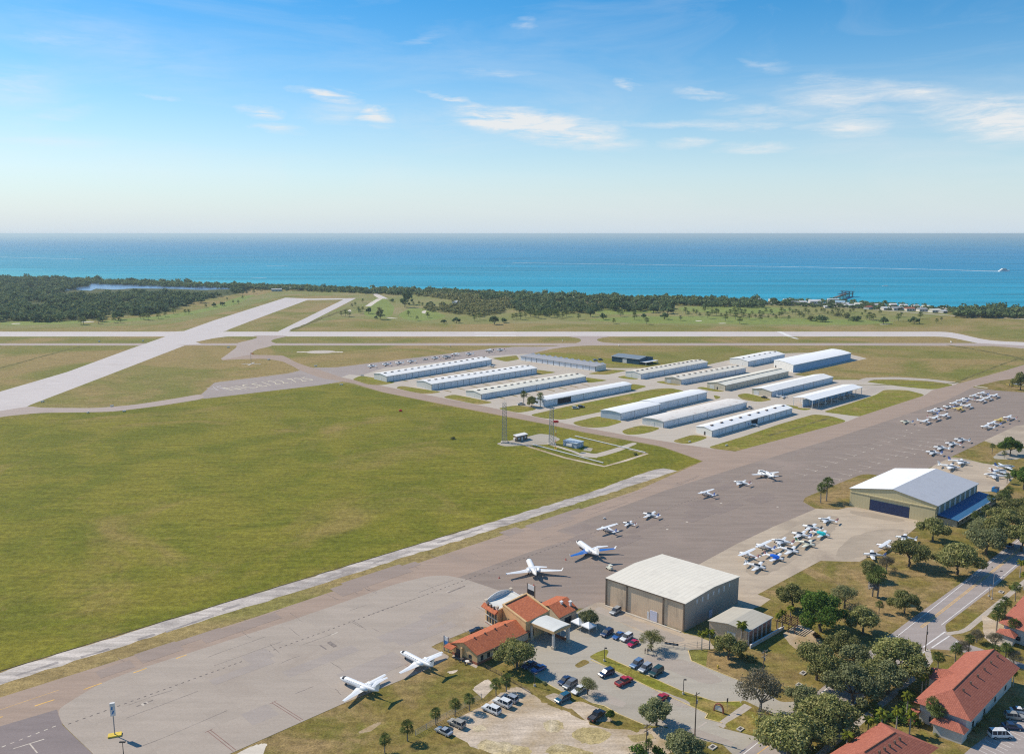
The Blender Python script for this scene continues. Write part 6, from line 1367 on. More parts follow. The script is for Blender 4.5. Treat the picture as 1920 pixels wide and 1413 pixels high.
# ------------------------------------------------------------------ trees
leaf_mat('leaf_oak', (0.281, 0.284, 0.099), (0.489, 0.444, 0.188), (0.112, 0.131, 0.041))
leaf_mat('leaf_olive', (0.281, 0.298, 0.138), (0.428, 0.424, 0.216), (0.128, 0.143, 0.060))
leaf_mat('leaf_bright', (0.132, 0.224, 0.041), (0.241, 0.306, 0.076), (0.052, 0.098, 0.021))
leaf_mat('leaf_bare', (0.270, 0.235, 0.165), (0.200, 0.185, 0.115), (0.130, 0.115, 0.070))
leaf_mat('leaf_palm', (0.121, 0.165, 0.046), (0.193, 0.220, 0.077), (0.055, 0.077, 0.022))
leaf_mat('leaf_queen', (0.230, 0.250, 0.030), (0.160, 0.200, 0.030), (0.080, 0.090, 0.020))
leaf_mat('leaf_skirt', (0.160, 0.120, 0.070), (0.110, 0.085, 0.050), (0.060, 0.045, 0.025))
leaf_mat('leaf_far', (0.177, 0.240, 0.099), (0.287, 0.323, 0.143), (0.089, 0.132, 0.060))
leaf_mat('leaf_scrub', (0.331, 0.324, 0.129), (0.416, 0.381, 0.165), (0.180, 0.184, 0.075))
mat('bark', (0.135, 0.105, 0.080), 0.95, 0.25, 2.0); mat('bark_grey', (0.26, 0.225, 0.19), 0.95, 0.2, 2.0); mat('bark_pale', (0.42, 0.38, 0.33), 0.95, 0.15, 2.0)

def quads_cloud(P, Nn, size, g):
    """leaf sprays: one small bent quad per point"""
    n = len(P); up = g.normal(size=(n, 3)); t1 = np.cross(Nn, up); t1 /= np.linalg.norm(t1, axis=1)[:, None] + 1e-9; t2 = np.cross(Nn, t1)
    s = size * g.uniform(.55, 1.25, n)[:, None]; a = s * g.uniform(.6, 1.0, n)[:, None]
    V = np.empty((n, 4, 3)); V[:, 0] = P - t1 * s * .5; V[:, 1] = P - t2 * a * .5 - Nn * s * .12; V[:, 2] = P + t1 * s * .5; V[:, 3] = P + t2 * a * .5 + Nn * s * .1
    return V.reshape(-1, 3)
def cloud_pts(lobes, n, g, shell=(.62, 1.0), up=.35):
    L = np.array(lobes); vol = L[:, 3] ** 2; idx = g.choice(len(L), n, p=vol / vol.sum())
    d = g.normal(size=(n, 3)); d /= np.linalg.norm(d, axis=1)[:, None]
    r = L[idx, 3] * g.uniform(shell[0] ** 3, shell[1], n) ** (1 / 3); r *= 1 + .30 * np.abs(g.normal(size=n)) * (g.uniform(size=n) < .22); P = L[idx, :3] + d * r[:, None] * np.array([1, 1, .78])
    N = d * .7 + g.normal(size=(n, 3)) * .55; N[:, 2] += up; N /= np.linalg.norm(N, axis=1)[:, None]; return P, N
def np_mesh(name, V, m, k=4):
    me = bpy.data.meshes.new(name); n = len(V); me.vertices.add(n); me.vertices.foreach_set('co', np.asarray(V, 'f').ravel()); nf = n // k
    me.loops.add(nf * k); me.loops.foreach_set('vertex_index', np.arange(nf * k, dtype='i')); me.polygons.add(nf); me.polygons.foreach_set('loop_start', np.arange(0, nf * k, k, dtype='i')); me.polygons.foreach_set('loop_total', np.full(nf, k, 'i'))
    me.materials.append(m); me.update(calc_edges=True); return me
def limb_tree(b, h0, lobes, r0, g, n_limb=7):
    b.tube((0, 0, 0), (g.uniform(-.1, .1), g.uniform(-.1, .1), h0 * .6), r0 * 1.25, r0 * .9, 8); b.tube((0, 0, h0 * .55), (0, 0, h0), r0 * .92, r0 * .7, 8)
    for x, y, z, r in lobes[:n_limb]:
        m_ = Vector((x * .45 + g.uniform(-.3, .3), y * .45 + g.uniform(-.3, .3), h0 + (z - h0) * .6)); b.tube((0, 0, h0 * .93), m_, r0 * .55, r0 * .32, 6); e = Vector((x, y, z)); b.tube(m_, e, r0 * .32, r0 * .12, 5)
        for _ in range(3): q = e + Vector((g.uniform(-1, 1), g.uniform(-1, 1), g.uniform(-.3, 1))).normalized() * r * .75; b.tube(m_.lerp(e, .7), q, r0 * .14, r0 * .05, 4)
def oak_proto(seed, R0=1.0, n=3600, h0=.30, top=1.55, lean=(0, 0), nl=13, size=.075, shell=(.50, 1.0), spread=.72, lr=(.20, .42)):
    """unit crown radius 1; scaled when planted"""
    g = np.random.default_rng(seed); lobes = []
    for k in range(nl):
        a = 2.4 * k + g.uniform(-.4, .4); q = math.sqrt((k + .4) / nl) * spread; q *= g.uniform(.75, 1.25); z = h0 + .26 + (top - h0 - .55) * (1 - (q / spread) ** 2 * .70) * g.uniform(.55, 1.08); q *= g.uniform(.8, 1.2)
        lobes.append((q * math.cos(a) + lean[0] * z, q * math.sin(a) + lean[1] * z, z, g.uniform(*lr)))
    P, N = cloud_pts(lobes, n, g, shell); me_c = np_mesh('crown', quads_cloud(P, N, size * 1.7, g), M_('leaf_oak'))
    b = MB(); limb_tree(b, h0 * 1.5, lobes[::-1], .055, g, 8); t = bpy.data.meshes.new('trunk'); t.from_pydata(b.v, [], b.f); t.materials.append(M_('bark')); t.update(); return me_c, t
OAKS = [oak_proto(s, n=n, top=tp, size=sz, nl=nl) for s, n, tp, sz, nl in ((1, 10000, 1.55, .046, 15), (2, 9500, 1.45, .046, 13), (3, 11000, 1.75, .045, 17), (4, 9000, 1.35, .048, 12))]
THIN = [oak_proto(s, n=n, top=2.0, size=.034, nl=17, h0=.40, shell=(.1, 1.0)) for s, n in ((11, 5200), (12, 6000))]
def plant(name, px, r, label, mesh, leaf=None, bark=None, group=None, cat='tree', zs=1.0, rot=None, cr='crown'):
    p = U(*px); o = thing(name, label, cat, (p.x, p.y, .02), rng.uniform(0, 6.28) if rot is None else rot, group); o.scale = (r, r, r * zs)
    c = mesh_obj(cr, mesh[0], o); t = mesh_obj('trunk', mesh[1], o)
    if leaf: c.material_slots[0].link = 'OBJECT'; c.material_slots[0].material = M_(leaf)
    if bark: t.material_slots[0].link = 'OBJECT'; t.material_slots[0].material = M_(bark)
    return o
GO = 'live oaks around the buildings and the road'
oaks = [  # base px, crown radius m, kind, leaf, height factor, label
 ((969.7, 1253), 5.9, 0, 'leaf_oak', 1.0, 'big dark oak in front of the terminal wing shading the blue cars'), ((1103.7, 1176), 3.7, 3, 'leaf_olive', 1.15, 'small round oak between the terminal and the tan hangar'), ((1102, 1302), 2.9, 't', 'leaf_oak', .95, 'sparse young tree above the white car by the lawn kerb'),
 ((1222, 1219), 4.0, 't', 'leaf_oak', .85, 'open branched tree at the gate below the tan hangar'), ((1366, 1236), 5.0, 1, 'leaf_oak', 1.1, 'dense oak in front of the annex beside the parking lot'), ((1145, 1351), 1.3, 3, 'leaf_bright', 1.7, 'tiny yellow green sapling beside the black pickup'),
 ((1230, 1359), 4.7, 1, 'leaf_olive', 1.05, 'round oak on the lower lot edge hiding the red car'), ((1425, 1347), 7.4, 't', 'leaf_bare', 1.05, 'tall thin greyish tree at the end of the parking lot'), ((1531, 1274), 6.6, 0, 'leaf_oak', 1.1, 'broad round oak on the lawn below the annex'),
 ((1579, 1237), 5.2, 1, 'leaf_oak', 1.2, 'oak below the bright green tree, shading the road edge'), ((1597, 1318), 6.8, 2, 'leaf_olive', .95, 'pale topped oak overhanging the bottom road'), ((1643, 1293), 6.0, 0, 'leaf_oak', 1.05, 'dark oak left of the big villa by the sidewalk'),
 ((1547, 1378), 7.0, 2, 'leaf_oak', .95, 'large oak at the bottom between the road and the lower villa'), ((1477, 1421), 8.0, 0, 'leaf_oak', .9, 'very wide oak at the bottom edge of the photo'), ((1527, 1352), 5.2, 3, 'leaf_olive', 1.0, 'small oak squeezed among the bottom road trees'),
 ((1684, 1274), 8.2, 2, 'leaf_oak', .95, 'huge dark oak above the big villa at the junction'), ((1664, 1300), 6.5, 1, 'leaf_olive', 1.0, 'olive oak between the huge oak and the sidewalk'), ((1539, 1184), 7.6, 2, 'leaf_bright', 1.1, 'bright green leafy tree, the greenest, behind the pergola'),
 ((1485, 1140), 5.6, 1, 'leaf_oak', 1.05, 'oak at the upper left of the bright green tree'), ((1512, 1145), 4.6, 3, 'leaf_bright', 1.1, 'small green tree squeezed behind the bright green tree'), ((1583, 1140), 5.8, 't', 'leaf_olive', .8, 'greyish thin crowned tree right of the bright green tree'),
 ((1618, 1188), 5.8, 3, 'leaf_oak', 1.1, 'dark oak above the road, below the skirted palm'), ((1696, 1150), 4.7, 2, 'leaf_oak', 1.05, 'lollipop shaped oak whose shadow crosses the road'), ((1633, 1086), 4.3, 3, 'leaf_oak', 1.2, 'small dark oak above the skirted palm'),
 ((1704, 1062), 7.0, 0, 'leaf_oak', 1.05, 'big round oak hiding parked planes at the ramp edge'), ((1661.6, 1073), 3.8, 't', 'leaf_bare', 1.0, 'bare grey tree at the ramp edge beside the big round oak'), ((1794, 1077), 7.8, 2, 'leaf_oak', .95, 'large oak with an open trunk casting shade on the road'),
 ((1749, 1014), 6.6, 1, 'leaf_oak', 1.05, 'oak at the front corner of the olive hangar'), ((1849.5, 1039), 7.2, 0, 'leaf_olive', 1.05, 'olive oak in the middle of the roadside row'), ((1870.5, 1023), 7.0, 3, 'leaf_oak', 1.2, 'dark oak farther up the roadside row by the lean-to'),
 ((1916, 1033), 7.0, 1, 'leaf_oak', 1.1, 'oak on the right side of the shaded road at the photo edge'), ((1893, 1001), 6.2, 2, 'leaf_oak', 1.05, 'oak above the dark car on the shaded road'), ((1908, 977), 7.0, 0, 'leaf_oak', 1.1, 'oak behind the lean-to at the right photo edge'),
 ((1830, 1008), 4.6, 3, 'leaf_olive', 1.1, 'small olive oak just below the blue lean-to'), ((1894, 853), 5.6, 2, 'leaf_bright', 1.15, 'light green tree on the far verge above the small ramp'), ((1913.5, 731), 6.0, 2, 'leaf_oak', 1.5, 'dark tree at the right edge beyond the tie-downs'),
 ((1919, 918), 6.2, 1, 'leaf_bright', 1.3, 'tall green tree at the right edge by the small ramp'), ((1277, 1418), 5.2, 3, 'leaf_olive', .85, 'low olive oak at the bottom edge by the driveway'), ((1700, 1312), 2.6, 3, 'leaf_bright', .9, 'low green tree left of the villa entry'), ((1940, 1000), 7.5, 2, 'leaf_oak', 1.1, 'oak cut by the photo edge across the shaded road'),
 ((1880, 945), 4.2, 3, 'leaf_olive', 1.1, 'small olive tree behind the end of the lean-to'), ((1834, 940), 2.6, 3, 'leaf_olive', 1.0, 'little olive shrub tree at the far lean-to corner')]
oaks += [((1600, 1252), 5.0, 3, 'leaf_olive', 1.1, 'olive oak squeezed between two oaks above the shaded road'), ((1506, 1334), 5.0, 1, 'leaf_olive', 1.0, 'oak where the lot driveway meets the bottom road'), ((1520, 1404), 6.4, 1, 'leaf_oak', .9, 'oak at the bottom edge beside the very wide oak'), ((1870, 985), 5.2, 1, 'leaf_oak', 1.1, 'oak filling the gap beside the far end of the lean-to'), ((1845, 1000), 4.6, 0, 'leaf_olive', 1.1, 'olive oak between the lean-to palms and the roadside row')]
for px, r, k, leaf, zs, lb in oaks:
    me = THIN[len(lb) % 2] if k == 't' else OAKS[k]
    plant('bare_tree' if leaf == 'leaf_bare' else 'oak_tree', px, r, lb, me, leaf, 'bark_grey' if leaf == 'leaf_bare' else None, GO, zs=zs)
for px, r, lb in (((1830.5, 1204), 2.6, 'bare winter tree on the verge left of the right hand villa'), ((1803, 1227), 2.8, 'bare winter tree at the corner of the side road'), ((1866, 1213), 3.0, 'bare winter tree on the verge behind the big villa roof'), ((1900, 1246), 2.8, 'bare winter tree farthest right along the side road')):
    plant('bare_tree', px, r, lb, THIN[0], 'leaf_bare', 'bark_grey', 'bare trees by the side road', zs=.9)
# palms
def frond_fan(b, g, az, el, L, wd):
    d = Vector((math.cos(az) * math.cos(el), math.sin(az) * math.cos(el), math.sin(el))); s = Vector((-math.sin(az), math.cos(az), 0)); up = d.cross(s) * -1
    p0 = Vector((0, 0, 0)); p1 = d * L * .45; b.add([p0 + s * .02, p1 + s * .02, p1 - s * .02, p0 - s * .02], [(0, 1, 2, 3)])
    for k in range(7):
        a = (k - 3) / 3 * R(62); dd = (d * math.cos(a) + s * math.sin(a)).normalized(); q = p1 + dd * L * .5; tip = p1 + dd * L * .72 + Vector((0, 0, -L * .20)); w = s * math.cos(a) * wd - d * math.sin(a) * wd
        b.add([p1, q + w, tip, q - w], [(0, 1, 2, 3)])
def sabal(seed, n=30, skirt=False, h=1.0, L=.34):
    g = random.Random(seed); b = MB()
    for k in range(n):
        el = R(80) - (k / n) ** .8 * R(125); frond_fan(b, g, k * 2.4 + g.uniform(-.3, .3), el, L * g.uniform(.8, 1.2), L * .07)
    b.v = [(x, y, z + h) for x, y, z in b.v]; c = bpy.data.meshes.new('crown'); c.from_pydata(b.v, [], b.f); c.materials.append(M_('leaf_palm')); c.update()
    b = MB(); x = 0
    for k in range(6): b.tube((math.sin(k * .7 + seed) * .012, 0, h * k / 6), (math.sin((k + 1) * .7 + seed) * .012, 0, h * (k + 1) / 6), .036 - .001 * k, .034 - .001 * k, 7)
    if skirt:
        for k in range(26): a = k * 2.4; b.tube((.03 * math.cos(a), .03 * math.sin(a), h * (.97 - .3 * (k / 26))), (.20 * math.cos(a), .20 * math.sin(a), h * (.70 - .35 * (k / 26))), .03, .06, 4)
    t = bpy.data.meshes.new('trunk'); t.from_pydata(b.v, [], b.f); t.materials.append(M_('bark_grey')); t.update(); return c, t
def queen(seed, n=16, h=1.0, L=.42):
    g = random.Random(seed); b = MB()
    for k in range(n):
        az = k * 2.4 + g.uniform(-.2, .2); el = R(75) - k / n * R(75); d = Vector((math.cos(az), math.sin(az), 0)); s = Vector((-d.y, d.x, 0)); p = Vector((0, 0, h)); e = el
        for j in range(6):
            q = p + (d * math.cos(e) + Vector((0, 0, math.sin(e)))) * L / 6; w0, w1 = [.085 * math.sin(math.pi * min(1, .15 + (j + i) / 6.2)) for i in (0, 1)]
            for sg in (-1, 1): b.add([p, q, q + s * sg * w1 - Vector((0, 0, w1 * .7)), p + s * sg * w0 - Vector((0, 0, w0 * .7))], [(0, 1, 2, 3)])
            p = q; e -= R(24)
    c = bpy.data.meshes.new('crown'); c.from_pydata(b.v, [], b.f); c.materials.append(M_('leaf_queen')); c.update(); b = MB()
    for k in range(5): b.tube((0, 0, h * k / 5), (0, 0, h * (k + 1) / 5), .036 - .003 * k, .034 - .003 * k, 7)
    t = bpy.data.meshes.new('trunk'); t.from_pydata(b.v, [], b.f); t.materials.append(M_('bark_pale')); t.update(); return c, t
SAB = [sabal(s, 24) for s in (1, 2, 3)]; SHORT = [sabal(s, 22, h=.84, L=.36) for s in (4, 5)]; SKIRT = [sabal(8, 28, True)]; QUE = [queen(s) for s in (1, 2)]
GP = 'palms around the buildings'
palms = [ # base, total height scale, kind, label
 ((721.8, 1411), 4.1, 's', 'short palm at the left end of the fence palm row'), ((764, 1389), 4.5, 's', 'bushy palm second from the left in the fence palm row'), ((817, 1359), 4.0, 's', 'small palm right above the silver sedan'), ((853.4, 1342), 4.1, 's', 'palm directly behind the tan wagon'), ((880, 1332), 4.1, 's', 'palm between the tan wagon and the white SUVs'), ((930, 1304), 4.1, 's', 'palm left of the pair behind the white SUVs'), ((949, 1296), 4.4, 's', 'palm at the upper end of the fence palm row'),
 ((1538.4, 942.5), 7.0, 'p', 'shorter of two slim palms on the grass island by the olive hangar'), ((1549.4, 939), 8.6, 'p', 'taller of two slim palms on the grass island by the olive hangar'),
 ((1315.3, 1218), 5.2, 'q', 'yellow green palm, left one by the gate fence'), ((1330, 1217.5), 5.6, 'q', 'yellow green palm, right one by the gate fence'), ((1389.4, 1208), 6.4, 'q', 'yellow palm at the front corner of the annex'), ((1458, 1178.5), 4.4, 'q', 'yellow palm at the far end of the annex'), ((1466, 1173), 4.6, 'q', 'yellow palm next to the pergola, left one'), ((1481, 1169), 5.2, 'q', 'yellow palm next to the pergola, right one'),
 ((1636, 1118), 7.2, 'k', 'thick palm with a skirt of dead fronds'), ((1645.5, 1121), 8.4, 'p', 'tall slim palm beside the skirted palm'), ((1648, 1149), 3.6, 's', 'stubby palm on the lawn below the skirted palm'),
 ((1826, 988), 5.4, 'p', 'palm in front of the lean-to, lowest one'), ((1846.6, 976), 5.4, 'p', 'palm in front of the lean-to, middle one'), ((1857, 956), 5.4, 'p', 'palm in front of the lean-to, farthest one'), ((1882, 951), 6.2, 'p', 'left palm of the pair behind the lean-to'), ((1889, 944), 6.2, 'p', 'right palm of the pair behind the lean-to'), ((1888, 906), 4.5, 's', 'bushy palm beside the small ramp twins'), ((1860, 851), 4.6, 'p', 'palm left of the light green verge tree'), ((1882.5, 859), 3.6, 's', 'squat palm under the light green verge tree'),
 ((1757, 1262), 5.0, 'p', 'palm left of the villa gable'), ((1790, 1247), 5.0, 'p', 'palm on the verge above the villa gable'), ((1727.4, 1303), 5.6, 'q', 'pale trunked palm above the villa left corner, front one'), ((1735, 1296), 5.8, 'q', 'pale trunked palm above the villa left corner, rear one'), ((1699.4, 1345), 6.0, 'q', 'feathery palm left of the villa entry'), ((1651.5, 1378), 6.0, 'q', 'feathery palm at the far left of the hedge by the lower villa'), ((1680, 1370), 5.4, 'q', 'feathery palm in the middle of the hedge by the lower villa'), ((1705, 1376), 5.4, 'q', 'feathery palm at the right of the hedge by the lower villa'),
 ((1745.5, 1361), 5.8, 'p', 'palm leaning on the villa end wall, left one'), ((1754.6, 1370), 5.4, 'p', 'palm by the villa end wall, right one'), ((1816, 1224), 4.4, 'p', 'palm behind the upper ridge end of the villa'), ((1862.6, 1237), 4.1, 's', 'dark clumped palm behind the villa roof'), ((1884, 1242), 4.8, 'p', 'palm right of the dark clumped palm behind the villa'), ((1853, 1330), 4.4, 'q', 'yellow green palm at the villa car park side'), ((1899, 1286), 4.0, 'q', 'yellow green palm at the far corner of the villa'),
 ((1868, 1186), 6.4, 'p', 'palm at the left corner of the right hand villa'), ((1883, 1159), 5.4, 'p', 'palm beside the right hand villa roof, lower one'), ((1873, 1166), 5.0, 'p', 'palm beside the right hand villa roof, left one'), ((1897, 1201), 5.6, 'p', 'palm in front of the right hand villa wall'), ((1903, 1127), 5.0, 'p', 'palm by the sidewalk above the right hand villa'), ((1912, 1082), 5.6, 'q', 'yellow palm by the sidewalk at the right photo edge'), ((1919, 1106), 5.6, 'q', 'yellow green palm between sidewalk and right villa'),
 ((1626, 1386), 5.2, 'q', 'pale feathery palm above the lower villa roof'), ((1586, 1420), 5.8, 'q', 'pale feathery palm at the bottom edge left of the lower villa'), ((1560, 1400), 4.6, 'q', 'yellowish palm under the large bottom oak'),
 ((982, 760), 8.0, 'p', 'left palm of the clump at the smooth white hangar'), ((1013, 762), 7.6, 'p', 'right palm of the clump at the smooth white hangar'), ((1215, 1412), 3.1, 's', 'low green palm at the foot of the crossarm pole')]
for i, (px, h, k, lb) in enumerate(palms):
    me, leaf = {'s': (SHORT[i % 2], None), 'p': (SAB[i % 3], None), 'k': (SKIRT[0], None), 'q': (QUE[i % 2], None)}[k]
    plant('palm_tree', px, h, lb, me, leaf, None, GP)
plant('oak_tree', (997.6, 763), 4.2, 'dark bushy tree in the middle of the palm clump by the hangar', OAKS[2], None, None, GO, zs=1.2)
# shrubs and hedges by the buildings
def shrub_mesh(seed, n=500):
    g = np.random.default_rng(seed); lobes = [(g.uniform(-.5, .5), g.uniform(-.5, .5), .35 + g.uniform(0, .25), g.uniform(.35, .55)) for _ in range(6)]; P, N = cloud_pts(lobes, n, g, (.5, 1.0)); P[:, 2] = np.abs(P[:, 2]); return np_mesh('shrub', quads_cloud(P, N, .2, g), M_('leaf_bright'))
SHR = [shrub_mesh(s) for s in (1, 2, 3)]
def shrub(px, r, label, leaf='leaf_bright', group='shrubs by the buildings'):
    o = mesh_obj('shrub', SHR[rng.randrange(3)]); p = U(*px); o.location = (p.x, p.y, .05); o.scale = (r, r, r * .85); o.rotation_euler.z = rng.uniform(0, 6); o.material_slots[0].link = 'OBJECT'; o.material_slots[0].material = M_(leaf); return tag(o, label, 'shrub', group)
for px, r, lb, lf in (((1195, 1412), 2.4, 'bright green shrub at the bottom edge by the crossarm pole', 'leaf_bright'), ((1233, 1414), 2.2, 'green shrub between the crossarm pole and the low oak', 'leaf_bright'), ((1390, 1232), 1.8, 'dark shrub below the yellow annex palm', 'leaf_oak'), ((1408, 1238), 2.2, 'dark shrub under the dense annex oak', 'leaf_oak'), ((1530, 1195), 1.8, 'reddish brown shrub right of the pergola', 'leaf_skirt'), ((1555, 1205), 1.8, 'brown shrub under the bright green tree', 'leaf_skirt'), ((1546, 1215), 1.4, 'small dark shrub in the mulch bed', 'leaf_oak'),
    ((1650, 1355), 2.8, 'green hedge shrub left of the lower villa', 'leaf_bright'), ((1675, 1352), 3.0, 'green hedge shrub above the lower villa', 'leaf_bright'), ((1700, 1335), 2.8, 'green hedge shrub by the villa entry', 'leaf_bright'), ((1718, 1360), 2.0, 'green hedge shrub under the villa palms', 'leaf_bright'), ((1640, 1335), 2.6, 'yellow green shrub by the shaded sidewalk', 'leaf_queen'), ((1828, 1370), 1.2, 'dark round shrub at the villa front corner', 'leaf_oak'), ((1838, 1360), 1.2, 'dark round shrub along the villa front', 'leaf_oak'), ((1848, 1345), 1.3, 'dark round shrub near the villa palm', 'leaf_oak'), ((1806, 1378), 1.0, 'small green shrub at the villa porch', 'leaf_bright'),
    ((1898, 1104), 1.6, 'yellow flowering shrub by the sidewalk', 'leaf_queen'), ((849, 823), 1.9, 'lone dark bush in the big green field', 'leaf_oak'), ((1191, 853), 1.8, 'dark bush at the corner of the mast compound', 'leaf_oak'), ((950, 1284), 1.2, 'low shrub by the tan wire fence', 'leaf_olive'), ((1020, 1282), .9, 'low shrub on the lawn kerb by the light pole', 'leaf_olive'), ((1755, 1378), 1.0, 'low shrub at the foot of the villa palms', 'leaf_oak'), ((1870, 935), 1.6, 'olive shrub behind the blue dumpster', 'leaf_olive'), ((1775, 1000), 1.5, 'low shrub at the lean-to front corner', 'leaf_oak')):
    shrub(px, r, lb, lf)
# orange marker in the field
b = MB(); b.box(-1.0, 1.0, -.7, .7, .1, 1.0); b.add([(-1.0, -.7, 1.0), (1.0, -.7, 1.0), (1.0, .7, 1.0), (-1.0, .7, 1.0), (0, 0, 1.5)], [(0, 1, 4), (1, 2, 4), (2, 3, 4), (3, 0, 4)]); o = b.build('field_marker', M_('red_paint')); o.location = U(751, 771); tag(o, 'small red marker box out in the green field', 'marker')

# far trees of the golf course: each an object of its own
def far_tree(seed, n=170, top=1.5, h0=.15, size=.26, nl=8):
    c, t = oak_proto(seed, n=n, top=top, h0=h0, nl=nl, size=size, shell=(.4, 1.0)); c.materials.clear(); c.materials.append(M_('leaf_far')); return c, t
FAR = [far_tree(s) for s in (21, 22, 23)]; TALL = [far_tree(s, 260, 3.2, .3, .26, 12) for s in (31, 32)]
FPALM = [sabal(s, 18, L=.46, h=.8) for s in (41, 42)]
def far(px, r, label, mesh, group, zs=1.0, name='golf_tree', leaf=None): return plant(name, px, r, label, mesh, leaf, None, group, zs=zs)
G1, G2, G3, G4 = 'trees along the left golf course edge', 'trees in the middle golf course', 'palms dotted over the right golf course', 'trees by the far golf fairways'
big = [((691, 588), 5.5, 0, 'dark round tree alone on the near middle fairway', 1.2), ((713, 598.5), 7, 't', 'tall pale tree with two trunks at the near golf edge', .85), ((705, 597.5), 3.2, 1, 'small dark tree at the foot of the tall pale golf tree', 1.0), ((735, 566), 4.5, 1, 'round dark tree by the beach road golf green', 1.0), ((759, 576), 8, 'c', 'tall dark casuarina clump left of the fenced paddock', 1.15), ((765, 571), 8, 'c', 'taller dark casuarina right behind the casuarina clump', 1.25),
 ((807, 576), 9, 1, 'broad dark tree at the left end of the scrub wood', .8), ((832.5, 606), 5, 0, 'low dark tree beside the middle fairway edge', .7), ((856, 605.5), 5, 2, 'lone upright dark tree near the long runway', 1.3), ((927, 608), 8, 0, 'wide tree nearest the long runway, in the golf middle', 1.0), ((945, 605), 5, 1, 'smaller tree right of the wide runway side tree', 1.0), ((1107, 594), 7, 0, 'dark tree at the end of the middle tree belt', 1.3), ((1131, 599), 5.5, 1, 'ragged tree right of the middle tree belt', 1.3),
 ((1154, 583), 8, 'c', 'tall casuarina in the tree belt, left one', 1.0), ((1171, 583), 9, 0, 'big round dark tree in the tree belt', 1.2), ((1225, 586), 8, 1, 'round tree right of the tree belt', 1.0), ((1246, 598.5), 7.5, 0, 'spreading tree alone on the right fairway', .9), ((1252, 588), 9, 2, 'dark tree at the right end of the tree belt', 1.0), ((1207, 597), 5, 0, 'dark tree by the near right fairway', 1.0), ((1323, 578), 8, 1, 'wide dark tree beside the beach drive', .8), ((1335, 578), 7, 0, 'dark tree with a shed beneath it at the beach drive', .9),
 ((1656, 607), 6.5, 1, 'round tree beside a sand bunker on the right', 1.1), ((1714, 607), 6.5, 2, 'umbrella shaped tree on the right fairway edge', 1.2), ((222, 600), 10, 0, 'big dark bush tree at the front of the left woods', .8), ((192, 603), 7, 1, 'dark bush tree at the left woods corner', .8), ((269, 590), 8, 2, 'dark round tree at the right end of the left woods', .9), ((332, 578), 8, 0, 'dark spreading tree where the left woods thin out', .9), ((348, 573), 6, 1, 'dark tree right of the spreading one by the left woods', 1.2), ((377, 568), 11, 1, 'umbrella topped tree clump beyond the left fairway', .8), ((401, 575), 5, 0, 'low tree on the left fairway slope', .8), ((417, 573), 4.5, 2, 'small dark tree above the cross runway', 1.2)]
for px, r, k, lb, zs in big: far(px, r, lb, TALL[0] if k == 't' else (TALL[1] if k == 'c' else FAR[k]), G2, zs, 'casuarina_tree' if k == 'c' else 'golf_tree', 'leaf_scrub' if k == 't' else None)
def palmset(pts, h, place_, group):
    pts = sorted(pts)
    n = len(pts)
    for i, p in enumerate(pts):
        far(p, h * .78 * rng.uniform(.75, 1.25), '%s palm from the left %s' % (ORD[i], place_), FPALM[i % 2], group, 1.0, 'golf_palm')
palmset([(157, 608.5), (152, 608.5), (185, 607), (214, 605), (226, 605.5), (264, 598), (270, 599), (278, 600), (297, 598), (310, 594), (326, 589), (347, 589), (354, 588.5)], 9, 'along the near fairway left of the cross runway', G1)
palmset([(386, 577), (401, 574), (426, 563), (437, 569), (447, 570), (455, 561), (455, 553), (463, 552), (447, 552), (426, 553), (407, 553), (414, 557), (476, 551)], 8, 'up the slope beside the cross runway end', G1)
palmset([(640, 593), (648, 593), (655, 594), (660, 577), (666, 574), (672, 585), (675, 588), (680, 567), (680, 584), (766, 593), (782, 601), (802, 596)], 9, 'around the first golf holes', G2)
palmset([(760, 574), (775, 573), (786, 572), (792, 574), (890, 602), (900, 600), (962, 600), (968, 598)], 9, 'below the scrub wood', G2)
palmset([(976, 599), (985, 596), (995, 594), (1003, 596), (1010, 597), (1020, 593), (1030, 595), (1040, 594), (1046, 597), (1055, 596), (1062, 594), (1085, 599)], 10, 'in front of the middle tree belt', G2)
palmset([(1151, 607), (1159, 590), (1164, 594), (1189, 592), (1190, 600), (1212.5, 608), (1276, 601), (1285, 588), (1300, 587), (1306, 590), (1327, 597), (1335, 592), (1343, 592)], 9, 'on the middle right fairways', G3)
palmset([(1369, 592), (1376, 588), (1380, 594), (1385, 586), (1390, 592), (1394, 596), (1397, 588), (1405, 599), (1387, 607), (1360, 602), (1425, 602), (1424, 592), (1436, 588), (1379, 599)], 9, 'in the palm cluster on the right fairways', G3)
palmset([(1445, 590), (1462, 596), (1466, 593), (1479, 602), (1486, 589), (1492, 590), (1497, 588), (1503, 590), (1510, 588), (1516, 590), (1530, 588), (1540, 586), (1545, 588)], 8, 'along the far fence left of the two bush mounds', G3)
palmset([(1560, 584), (1567, 586), (1572, 590), (1580, 588), (1594, 588), (1625, 600), (1630, 599), (1634, 601), (1638, 600), (1650, 590), (1684, 602), (1725, 598)], 9, 'between the bush mounds and the umbrella tree', G3)
palmset([(1756, 606), (1765, 602), (1600, 585), (1480, 585), (1465, 586), (1690, 594)], 8, 'on the far right grass before the woods', G3)
palmset([(1290, 593), (1312, 594), (1320, 585), (1347, 586), (1352, 596), (1362, 590), (1410, 592), (1416, 597), (1430, 594), (1440, 598), (1450, 594), (1455, 600), (1471, 588), (1499, 594), (1506, 597), (1552, 590), (1560, 592), (1616, 592), (1622, 588)], 7, 'among the extra scattered right fairway palms', G3)
